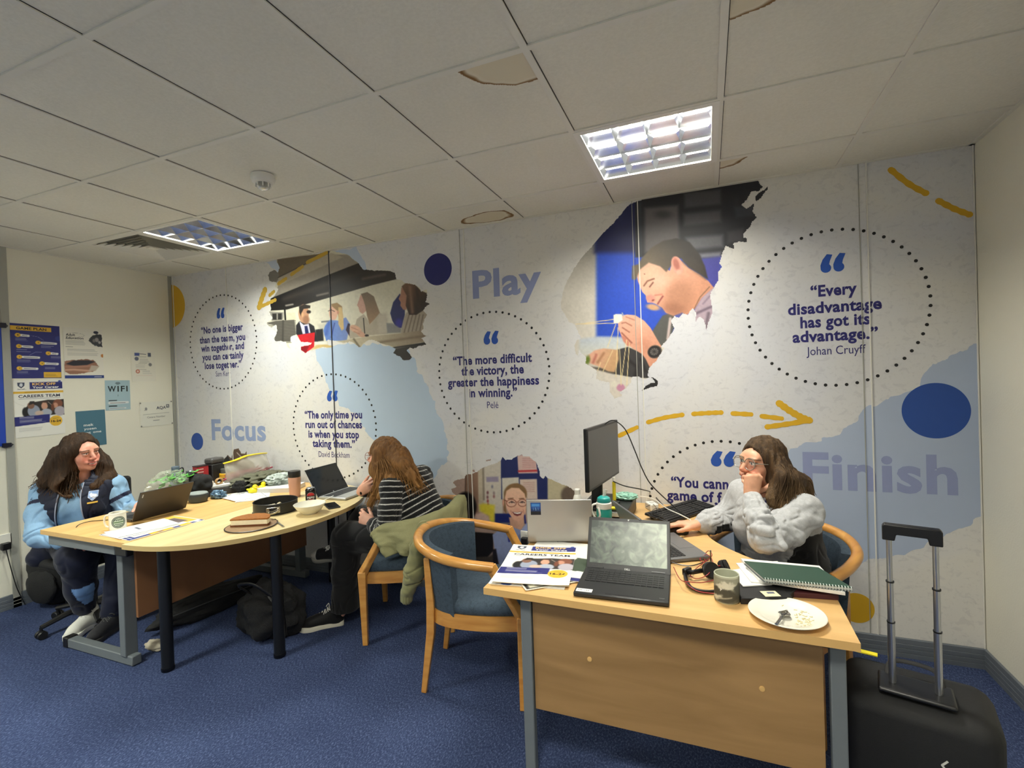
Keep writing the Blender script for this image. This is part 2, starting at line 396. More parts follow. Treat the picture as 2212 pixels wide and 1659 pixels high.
# ---------------------------------------------------------------- recessed luminaires
M_louvre = mat('mirror_louvre', (214, 218, 228), 0.16, metal=1.0, var=0.12, scale=14)
M_house = mat('luminaire_housing', (236, 236, 232), 0.5, var=0.02)
M_tube = emit('fluorescent_tube', (255, 250, 236), 9.0)
def luminaire(cell, label, bh=.045):  # unseen fittings get shorter blades, to spread more light
    x, y = GX(cell[0]) + .3, GY(cell[1]) + .3
    t = thing('ceiling_light', label, 'ceiling light', (x, y, CEIL), group='recessed ceiling lights')
    fr = MB()
    for s in (-1, 1): fr.box((s * .284, 0, .002), (.028, .596, .008)); fr.box((0, s * .284, .002), (.540, .028, .008))
    fr.build('frame', M_white, t, smooth=False)
    h = MB()
    for s in (-1, 1): h.box((s * .279, 0, .055), (.006, .564, .1)); h.box((0, s * .279, .055), (.552, .006, .1))
    h.box((0, 0, .112), (.56, .56, .01)); h.build('housing', M_house, t, smooth=False)
    lv = MB()
    for q in (-.1375, 0, .1375):     # v-shaped mirror blades
        for s in (-1, 1):
            lv.add([(q, -.275, .000), (q, .275, .000), (q + s * .020, .275, bh), (q + s * .020, -.275, bh)], [(0, 1, 2, 3)])
    for q in (-.1375, 0, .1375):
        for s in (-1, 1):
            lv.add([(-.275, q, .001), (.275, q, .001), (.275, q + s * .010, bh - .003), (-.275, q + s * .010, bh - .003)], [(0, 1, 2, 3)])
    for s in (-1, 1):
        lv.add([(s * .275, -.275, 0), (s * .275, .275, 0), (s * .255, .275, bh), (s * .255, -.275, bh)], [(0, 1, 2, 3)])
        lv.add([(-.275, s * .275, 0), (.275, s * .275, 0), (.275, s * .262, bh), (-.275, s * .262, bh)], [(0, 1, 2, 3)])
    lv.build('louvre', M_louvre, t, smooth=False)
    for q in (-.206, -.069, .069, .206): MB().tube([(q, -.27, .066), (q, .27, .066)], .008, 10).build('fluorescent_tube', M_tube, t)
    LAMP_LIGHTS[cell].parent = t; LAMP_LIGHTS[cell].location = (0, 0, .092)
    return t
luminaire((2, 1), 'lit square ceiling light with mirrored louvre above the smiling man in the mural')
luminaire((-3, 1), 'lit square ceiling light with mirrored louvre next to the dark ceiling vent')
luminaire((-3, -3), 'lit square ceiling light behind the viewer on the side of the notice wall', .018)
luminaire((2, -3), 'unseen lit square ceiling light assumed directly above the viewer', .018)  # unseen fitting, placed by assumption to light things from the camera side
luminaire((-3, -6), 'added fill ceiling light, unseen in the farthest corner behind the viewer, notice wall side', .018)  # added unseen fitting, raises the bounce light in the room
luminaire((2, -6), 'added fill ceiling light, unseen in the farthest corner behind the viewer, right wall side', .018)  # second added fitting out of view, also for ambient fill

# ---------------------------------------------------------------- ceiling diffuser and sounder
vt = thing('air_vent', 'square ceiling air vent with dark gaps between nested slats beside the lit lamp', 'air vent', (GX(-4) + .3, GY(1) + .3, CEIL))
def ring_sq(mb, r0, z0, r1, z1):
    a = [(-r0, -r0, z0), (r0, -r0, z0), (r0, r0, z0), (-r0, r0, z0)]; b = [(-r1, -r1, z1), (r1, -r1, z1), (r1, r1, z1), (-r1, r1, z1)]
    mb.add(a + b, [(i, (i + 1) % 4, 4 + (i + 1) % 4, 4 + i) for i in range(4)])
fr = MB(); ring_sq(fr, .298, .001, .262, -.004); ring_sq(fr, .262, -.004, .250, .010); fr.build('frame', M_ceil_grid, vt, smooth=False)
for q in range(6):
    r0 = .245 - q * .036; b = MB(); ring_sq(b, r0, -.006, r0 - .026, .022); b.build('slat', M_ceil_grid, vt, smooth=False)
c = MB(); c.box((0, 0, -.002), (.06, .06, .006)); c.build('centre_plate', M_ceil_grid, vt, smooth=False)
MB().box((0, 0, .04), (.56, .56, .02)).build('duct_opening', mat('duct_dark', (16, 16, 16), 0.9), vt, smooth=False)
dp = hz(568, 381, CEIL)
dt = thing('smoke_detector', 'white round smoke detector with a clear dome on the ceiling', 'smoke detector', (dp[0], dp[1], CEIL))
MB().lathe([(.001, .004), (.056, .004), (.058, -.012), (.052, -.030), (.046, -.036), (.030, -.038), (.001, -.038)], 36).build('base', M_white, dt)
MB().lathe([(.034, -.037), (.034, -.048), (.027, -.062), (.014, -.069), (.001, -.070)], 28).build('dome', mat('clear_dome', (215, 215, 205), 0.08, var=.3, scale=90, trans=0.6), dt)
rb = MB()
for q in range(8):
    a = q * PI / 4; rb.box((.033 * math.cos(a), .033 * math.sin(a), -.048), (.006, .006, .02), rotm(rz=a))
rb.build('cage', M_white, dt, smooth=False)

# ---------------------------------------------------------------- water stains on the tiles (ink rings of their own shape)
def stain(label, cx, cy, ring, base, z=CEIL + .0052):
    x0, x1, y0, y1 = cx; nx = int((x1 - x0) / .004) + 2; ny = int((y1 - y0) / .004) + 2
    gx, gy = np.meshgrid(np.linspace(x0, x1, nx), np.linspace(y0, y1, ny), indexing='ij')
    P = np.stack([gx.ravel(), gy.ravel()], 1); wv = np.stack([fbm(P[:, 0] * 9, P[:, 1] * 9, 3), fbm(P[:, 0] * 9, P[:, 1] * 9, 9)], 1) * .03
    d = np.full(len(P), 9.0)
    for ex, ey, rx, ry in ring: d = np.minimum(d, (np.sqrt(((P[:, 0] + wv[:, 0] - ex) / rx) ** 2 + ((P[:, 1] + wv[:, 1] - ey) / ry) ** 2) - 1) * min(rx, ry))
    C = np.tile(np.array(base, float), (len(P), 1)); e = np.clip(1 - np.abs(d + .006) / .011, 0, 1)[:, None]; inn = np.clip(-d / .03, 0, 1)[:, None] * .25
    C = C * (1 - inn) + np.array((190, 160, 105)) * inn; C = C * (1 - e * .95) + np.array((112, 74, 30)) * e * .95
    F = lattice(nx, ny); F = F[(d[F] < 0.0).all(1)]
    o = colour_mesh('water_stain', np.stack([P[:, 0], P[:, 1], np.full(len(P), z)], 1), F, C, print_mat('stain_ink', .9), ceiling)
    return o
s1 = [hz(*q, CEIL) for q in ((990, 480), (1105, 463), (1047, 470))]
stain('', (s1[0][0] - .1, s1[1][0] + .1, -.36, -.02), 0, [(s1[0][0] + .20, s1[0][1] + .03, .20, .085), (s1[1][0] - .13, s1[1][1] - .03, .13, .085)], (228, 224, 210))
s2 = hz(1112, 150, CEIL); stain('', (GX(1) + .2, GX(2) - .013, GY(0) + .014, GY(0) + .4), 0, [(GX(2) - .02, GY(0) + .02, .23, .16)], (229, 226, 212))
stain('', (GX(3) + .013, GX(3) + .4, GY(0) - .012, GY(0) + .25), 0, [(GX(3) - .02, GY(0) + .02, .2, .13)], (229, 226, 212))
stain('', (GX(3) + .013, GX(3) + .4, GY(2) + .013, GY(2) + .22), 0, [(GX(3) - .02, GY(2) + .0, .18, .12)], (229, 226, 212))
# ---------------------------------------------------------------- printed mural on the long wall
def mural_base():
    m, t, N, L, b = _nt('mural_sheet')
    tc = N.new('ShaderNodeTexCoord')
    def noise(s, d=3, rz=0.0, st=(1, 1, 1)):
        mp = N.new('ShaderNodeMapping'); mp.inputs['Scale'].default_value = st; mp.inputs['Rotation'].default_value = (0, rz, 0)
        n = N.new('ShaderNodeTexNoise'); n.inputs['Scale'].default_value = s; n.inputs['Detail'].default_value = d; n.inputs['Distortion'].default_value = .8
        L.new(tc.outputs['Object'], mp.inputs[0]); L.new(mp.outputs[0], n.inputs['Vector']); return n
    n1 = noise(1.1, 4); r1 = ramp(N, [(.35, lin((216, 217, 224))), (.65, lin((228, 225, 219)))]); L.new(n1.outputs['Fac'], r1.inputs[0])
    n2 = noise(21, 4, .5, (1, 1, 1.5)); r2 = ramp(N, [(.57, (1, 1, 1)), (.65, (.91, .91, .92))]); L.new(n2.outputs['Fac'], r2.inputs[0])
    n3 = noise(60, 3); r3 = ramp(N, [(.58, (1, 1, 1)), (.68, (.93, .93, .93))]); L.new(n3.outputs['Fac'], r3.inputs[0])
    m1 = N.new('ShaderNodeMix'); m1.data_type = 'RGBA'; m1.blend_type = 'MULTIPLY'; m1.inputs[0].default_value = 1; L.new(r1.outputs[0], m1.inputs[6]); L.new(r2.outputs[0], m1.inputs[7])
    m2 = N.new('ShaderNodeMix'); m2.data_type = 'RGBA'; m2.blend_type = 'MULTIPLY'; m2.inputs[0].default_value = 1; L.new(m1.outputs[2], m2.inputs[6]); L.new(r3.outputs[0], m2.inputs[7])
    L.new(m2.outputs[2], b.inputs['Base Color']); b.inputs['Roughness'].default_value = .42; b.inputs['Specular IOR Level'].default_value = .35
    return m
mural = thing('wall_mural', 'white and pale blue wall mural with quotations in dotted rings, torn-edge photographs and mustard arrows', 'mural', (RX / 2, -.001, 0))
MB().box((RX / 2, -.0012, 1.345), (RX - .002, .0008, 2.49)).build('printed_sheet', mural_base(), mural, world=True, smooth=False)
X1 = np.array([1., 0, 0]); Z1 = np.array([0, 0, 1.])
C_navy = flat((40, 38, 110)); C_blue = flat((38, 84, 176)); C_must = flat((216, 170, 36)); C_word = flat((146, 156, 198)); C_dot = flat((22, 22, 24))
P_photo = print_mat('photo_print')
P_brush = {}
def wall_poly(pts_px, n=10, rag=0.0, seed=0, sc=.05):
    P = np.array([hy(*q)[[0, 2]] for q in pts_px]); Q = []
    for a, b in zip(P, np.roll(P, -1, 0)):
        for t in np.linspace(0, 1, n, endpoint=False): Q.append(a + (b - a) * t)
    Q = np.array(Q)
    if rag: Q = Q + np.stack([fbm(Q[:, 0] / sc, Q[:, 1] / sc, seed), fbm(Q[:, 0] / sc, Q[:, 1] / sc, seed + 7)], 1) * rag
    return Q
def tess(poly2, y):
    from mathutils.geometry import tessellate_polygon
    V = [Vector((a, y, b)) for a, b in poly2]; F = tessellate_polygon([[Vector((a, b, 0)) for a, b in poly2]])
    return np.array([tuple(v) for v in V]), [tuple(reversed(f)) for f in F]
def brush(pts, rgb, y, label, rag=.05, seed=1, n=14):
    Q = wall_poly(pts, n, rag, seed); Q[:, 0] = np.clip(Q[:, 0], .003, RX - .003); Q[:, 1] = np.clip(Q[:, 1], .1, CEIL - .001)
    V, F = tess(Q, y); o = MB().add(V, F).build('brush_area', mat('brush_%d' % seed, rgb, .45, var=.03, scale=9), mural, world=True, smooth=False); o['label'] = label
brush([(676, 752), (760, 742), (850, 745), (884, 765), (900, 795), (918, 825), (930, 850), (938, 880), (952, 903), (958, 930), (967, 960), (969, 1000), (952, 1002), (940, 1040), (930, 1010), (924, 1050), (905, 1062), (890, 1052), (862, 1012), (845, 985), (832, 962), (800, 942), (784, 918), (770, 895), (745, 878), (722, 862), (712, 838), (700, 805), (688, 775)], (186, 205, 227), -.0018, 'pale blue brushed area', .035, 3)
brush([(2128, 735), (2082, 758), (2040, 782), (2008, 800), (1985, 835), (1950, 850), (1900, 868), (1860, 893), (1824, 928), (1790, 946), (1745, 958), (1700, 985), (1640, 1010), (1590, 1060), (1550, 1120), (1535, 1185), (1560, 1215), (1640, 1250), (1740, 1262), (1820, 1238), (1880, 1212), (1940, 1196), (1990, 1176), (2062, 1148), (2140, 1112)], (176, 190, 216), -.0018, 'grey blue brushed area', .03, 9)
brush([(712, 545), (770, 535), (790, 575), (800, 590), (760, 565)], (190, 204, 226), -.0018, 'small pale blue brushed area', .02, 13, 8)
brush([(575, 566), (606, 560), (604, 592), (590, 580)], (196, 208, 228), -.0018, 'small pale blue brushed area', .015, 17, 8)

def photo(name, label, mask, layers, base, y, extra=(), step=.0042, rag=3.0, rs=9.0):
    M = np.array(mask, float); W = np.array([hy(*q)[[0, 2]] for q in M])
    x0, x1 = max(W[:, 0].min() - .02, .004), min(W[:, 0].max() + .02, RX - .004); z0, z1 = max(W[:, 1].min() - .02, .1), min(W[:, 1].max() + .02, CEIL - .001)
    nx, nz = int((x1 - x0) / step) + 2, int((z1 - z0) / step) + 2
    gx, gz = np.meshgrid(np.linspace(x0, x1, nx), np.linspace(z0, z1, nz), indexing='ij')
    V = np.stack([gx.ravel(), np.full(gx.size, y), gz.ravel()], 1); P = project(V)
    wv = np.stack([fbm(P[:, 0] / rs, P[:, 1] / rs, 21), fbm(P[:, 0] / rs, P[:, 1] / rs, 31)], 1) * rag
    d = sd_poly(P + wv, M)
    for e in extra: d = np.minimum(d, sd_poly(P + wv * .4, e))
    F = lattice(nx, nz); keep = d[F].mean(1) < 0; F = F[keep]
    u = np.unique(F); C = np.zeros((len(V), 3)); C[u] = ink(P[u], layers, base)
    C[u] = np.clip(C[u] * (1 + .05 * fbm(P[u, 0] / 4, P[u, 1] / 4, 77)[:, None]), 0, 255)
    o = colour_mesh(name, V, F[:, ::-1], C, P_photo, mural, world=True); o['label'] = label; return o
def sc(ox, oy, k):
    def f(*pts): return [(ox + k * x, oy + k * y) for x, y in pts]
    def e(cx, cy, rx, ry, a=0): return (ox + k * cx, oy + k * cy, k * rx, k * ry, a)
    return f, e
# photograph of four people behind a serving hatch
f, e = sc(560, 530, .1808)
L1 = [('poly', f((215, 165), (700, 105), (850, 60), (820, 120), (230, 390), (220, 300)), (112, 100, 84), 1), ('ell', e(165, 370, 70, 90), (120, 116, 112), 2),
 ('poly', f((230, 380), (800, 110), (1060, 110), (1200, 215), (830, 350), (130, 640), (180, 600), (220, 500)), (158, 150, 138), 1),
 ('poly', f((230, 395), (860, 90), (1000, 140), (600, 320), (230, 480)), (182, 174, 158), 1.5), ('line', f((225, 385), (830, 85)), (60, 54, 46), 1.6, .6),
 ('poly', f((120, 640), (830, 350), (1190, 210), (1250, 280), (1380, 295), (1640, 310), (1650, 402), (1350, 475), (1100, 548), (600, 692), (330, 768), (120, 782)), dict(c0=(22, 20, 20), c1=(52, 44, 40), a=f((300, 650))[0], b=f((1550, 350))[0]), .8),
 ('line', f((690, 600), (820, 570)), (120, 112, 104), 4, 2.5), ('line', f((320, 720), (400, 705)), (150, 144, 136), 3.5, 2), ('line', f((1240, 400), (1500, 350)), (96, 84, 76), 5, 4), ('line', f((300, 640), (1200, 330)), (60, 52, 48), 8, 8),
 ('line', f((305, 770), (312, 885)), (20, 18, 18), 4, .5), ('poly', f((120, 790), (290, 800), (290, 880), (150, 905)), (150, 146, 138), 1), ('poly', f((155, 815), (270, 810), (270, 890), (160, 890)), (44, 42, 42), 1.5), ('line', f((215, 820), (215, 880)), (150, 146, 138), 3, 1),
 ('poly', f((325, 805), (430, 805), (440, 900), (325, 890)), (212, 206, 180), 1.5),
 ('poly', f((90, 930), (200, 900), (420, 888), (438, 1060), (370, 1150), (180, 1150), (210, 960)), (112, 108, 100), 1)]
for q in range(15): L1.append(('line', f((100, 925 + q * 18), (435, 900 + q * 18)), (40, 38, 36), 1.1, .6))
L1 += [('line', f((285, 900), (280, 1150)), (60, 58, 54), 3, 2),
 ('poly', f((440, 955), (480, 905), (540, 930), (600, 930), (655, 965), (700, 1150), (560, 1160), (440, 1060)), (30, 30, 36), 1), ('poly', f((478, 905), (530, 950), (590, 935), (612, 1045), (520, 1062)), (206, 204, 228), .8), ('poly', f((540, 965), (575, 962), (592, 1048), (550, 1056)), (26, 34, 84), .8),
 ('ell', e(530, 815, 62, 110, 0), (188, 142, 112), 1), ('poly', f((480, 800), (475, 730), (540, 705), (612, 720), (608, 750), (530, 760), (510, 800), (500, 850)), (38, 32, 28), 1), ('ell', e(592, 795, 26, 20), (40, 30, 28), 1.2), ('ell', e(560, 890, 40, 50), (150, 108, 84), 3), ('ell', e(515, 830, 14, 28), (210, 160, 120), 1),
 ('poly', f((455, 1072), (665, 1040), (655, 1215), (550, 1290), (495, 1245), (490, 1140)), (196, 28, 38), .8), ('poly', f((490, 1215), (600, 1195), (560, 1285), (500, 1250)), (140, 16, 28), 2),
 ('poly', f((670, 1010), (760, 990), (770, 1140), (690, 1150)), (36, 38, 40), 1.5), ('poly', f((740, 905), (840, 895), (840, 915), (742, 925)), (120, 122, 122), 1), ('poly', f((690, 950), (800, 930), (780, 990), (720, 1000)), (196, 192, 176), 3),
 ('poly', f((785, 960), (850, 885), (940, 900), (1035, 860), (1085, 940), (1045, 1140), (800, 1140), (765, 1020)), dict(c0=(98, 132, 200), c1=(120, 140, 196), a=f((780, 1000))[0], b=f((1060, 1000))[0]), 1.2),
 ('poly', f((1060, 930), (1085, 940), (1080, 1090), (1035, 1010)), (50, 40, 60), 1), ('line', f((900, 930), (860, 1100)), (54, 66, 140), 2, 1), ('line', f((830, 930), (800, 1060)), (70, 100, 176), 6, 5),
 ('ell', e(885, 800, 52, 95, 0), (216, 172, 150), 1), ('poly', f((860, 700), (930, 685), (990, 730), (1000, 860), (945, 850), (930, 780), (870, 730)), (150, 122, 86), 1), ('poly', f((945, 740), (985, 740), (1005, 860), (1010, 1000), (985, 1020), (945, 940)), (206, 178, 128), 1), ('line', f((825, 785), (860, 770), (900, 790)), (50, 40, 44), 1.2, .6), ('ell', e(940, 800, 12, 20), (200, 140, 120), 1),
 ('poly', f((1165, 880), (1250, 820), (1330, 940), (1440, 800), (1525, 880), (1535, 1055), (1300, 1075), (1080, 1115), (1080, 1000), (1150, 940)), (176, 166, 150), 1), ('poly', f((1420, 830), (1520, 800), (1560, 1050), (1420, 1060)), (190, 182, 168), 5),
 ('poly', f((1210, 590), (1260, 620), (1280, 780), (1235, 820), (1200, 795), (1185, 740), (1168, 715), (1188, 660)), (196, 154, 138), 1), ('poly', f((1215, 580), (1290, 558), (1370, 610), (1440, 805), (1380, 880), (1320, 945), (1290, 850), (1265, 720), (1240, 640)), dict(c0=(112, 94, 74), c1=(150, 122, 96), a=f((1270, 600))[0], b=f((1360, 900))[0]), 1), ('line', f((1245, 870), (1260, 1050)), (40, 36, 36), 2, .6),
 ('ell', e(1150, 1000, 75, 42, 25), (208, 166, 142), 1.2), ('ell', e(1215, 1060, 60, 32, 30), (200, 158, 136), 1.2), ('ell', e(1285, 1078, 24, 14), (40, 32, 30), 1), ('line', f((1100, 980), (1180, 1010)), (170, 124, 104), 1.4, 1), ('line', f((1130, 1030), (1200, 1060)), (170, 124, 104), 1.4, 1),
 ('poly', f((1680, 575), (1740, 700), (1740, 830), (1700, 985), (1640, 990), (1590, 900), (1565, 810), (1600, 680)), (28, 34, 92), 1), ('ell', e(1670, 930, 40, 50), (52, 50, 150), 5), ('poly', f((1520, 930), (1590, 930), (1700, 1000), (1690, 1045), (1530, 1050)), (136, 136, 136), 2),
 ('poly', f((1760, 800), (1890, 800), (1990, 740), (2010, 840), (1960, 1030), (1690, 1055), (1720, 900)), (168, 156, 142), 1)]
for q in range(5): L1.append(('line', f((1790 + q * 42, 830), (1730 + q * 46, 1045)), (116, 104, 94), 2.2, 1.4))
L1 += [('poly', f((1700, 500), (1760, 560), (1760, 770), (1720, 770), (1685, 720), (1690, 680), (1665, 640), (1690, 580)), (168, 122, 102), 1), ('poly', f((1700, 490), (1750, 450), (1860, 465), (1930, 540), (2000, 570), (2060, 700), (1970, 770), (1880, 830), (1790, 830), (1750, 720), (1760, 600)), dict(c0=(112, 84, 64), c1=(48, 36, 32), a=f((1750, 500))[0], b=f((1960, 720))[0]), 1), ('line', f((1800, 500), (1830, 800)), (140, 108, 86), 5, 5), ('line', f((1880, 520), (1920, 760)), (60, 44, 38), 5, 4),
 ('poly', f((940, 1145), (1300, 1088), (1700, 1050), (1940, 1015), (2010, 1080), (1970, 1150), (1640, 1220), (1560, 1200), (1430, 1165), (1310, 1130), (1250, 1165), (1200, 1225)), dict(c0=(190, 180, 156), c1=(150, 134, 116), a=f((1300, 1100))[0], b=f((1950, 1120))[0]), 1.2), ('line', f((1430, 1160), (1960, 1085)), (120, 106, 90), 4, 4),
 ('poly', f((1590, 1240), (1850, 1190), (2000, 1150), (2010, 1200), (1830, 1250), (1830, 1390), (1700, 1390), (1590, 1290)), (52, 48, 46), 2), ('line', f((1600, 1225), (1990, 1165)), (28, 26, 26), 3, 1.5),
 ('poly', f((620, 1250), (700, 1170), (900, 1200), (880, 1230), (750, 1215)), (206, 180, 120), 2), ('line', f((1130, 1120), (1200, 1220)), (120, 110, 92), 4, 2), ('poly', f((660, 1155), (800, 1150), (820, 1180), (680, 1190)), (226, 224, 214), 2)]
photo('photo_print', 'torn-edge photograph of four people behind a serving hatch', f((215, 150), (700, 100), (850, 60), (1060, 110), (1190, 215), (1240, 290), (1380, 300), (1540, 305), (1620, 325), (1635, 400), (1700, 420), (1750, 450), (1860, 468), (1910, 500), (1935, 550), (2000, 520), (2005, 620), (1985, 680), (2050, 700), (1980, 740), (1960, 780), (2000, 830), (1950, 940), (1965, 990), (1930, 1030), (1955, 1060), (2005, 1080), (1935, 1110), (1970, 1150), (2000, 1190), (1900, 1205), (1840, 1240), (1800, 1215), (1760, 1260), (1800, 1300), (1820, 1340), (1790, 1372), (1720, 1372), (1660, 1320), (1600, 1285), (1625, 1240), (1560, 1200), (1480, 1180), (1430, 1160), (1380, 1130), (1310, 1130), (1260, 1160), (1220, 1215), (1190, 1225), (1150, 1180), (1080, 1150), (1000, 1170), (930, 1150), (850, 1130), (815, 1130), (830, 1190), (895, 1212), (850, 1225), (760, 1215), (700, 1240), (620, 1250), (550, 1285), (500, 1250), (500, 1205), (610, 1190), (630, 1160), (500, 1150), (440, 1075), (380, 1090), (370, 1150), (395, 1160), (350, 1180), (380, 1248), (345, 1215), (310, 1150), (270, 1140), (200, 1150), (180, 1110), (200, 1060), (220, 1010), (210, 950), (150, 980), (110, 965), (90, 930), (130, 900), (160, 870), (110, 790), (140, 780), (135, 640), (190, 600), (225, 520), (190, 500), (200, 440), (130, 430), (110, 360), (130, 310), (180, 290), (230, 330), (240, 260), (210, 190)), L1, (216, 212, 194), -.0020, rag=2.2, rs=6)
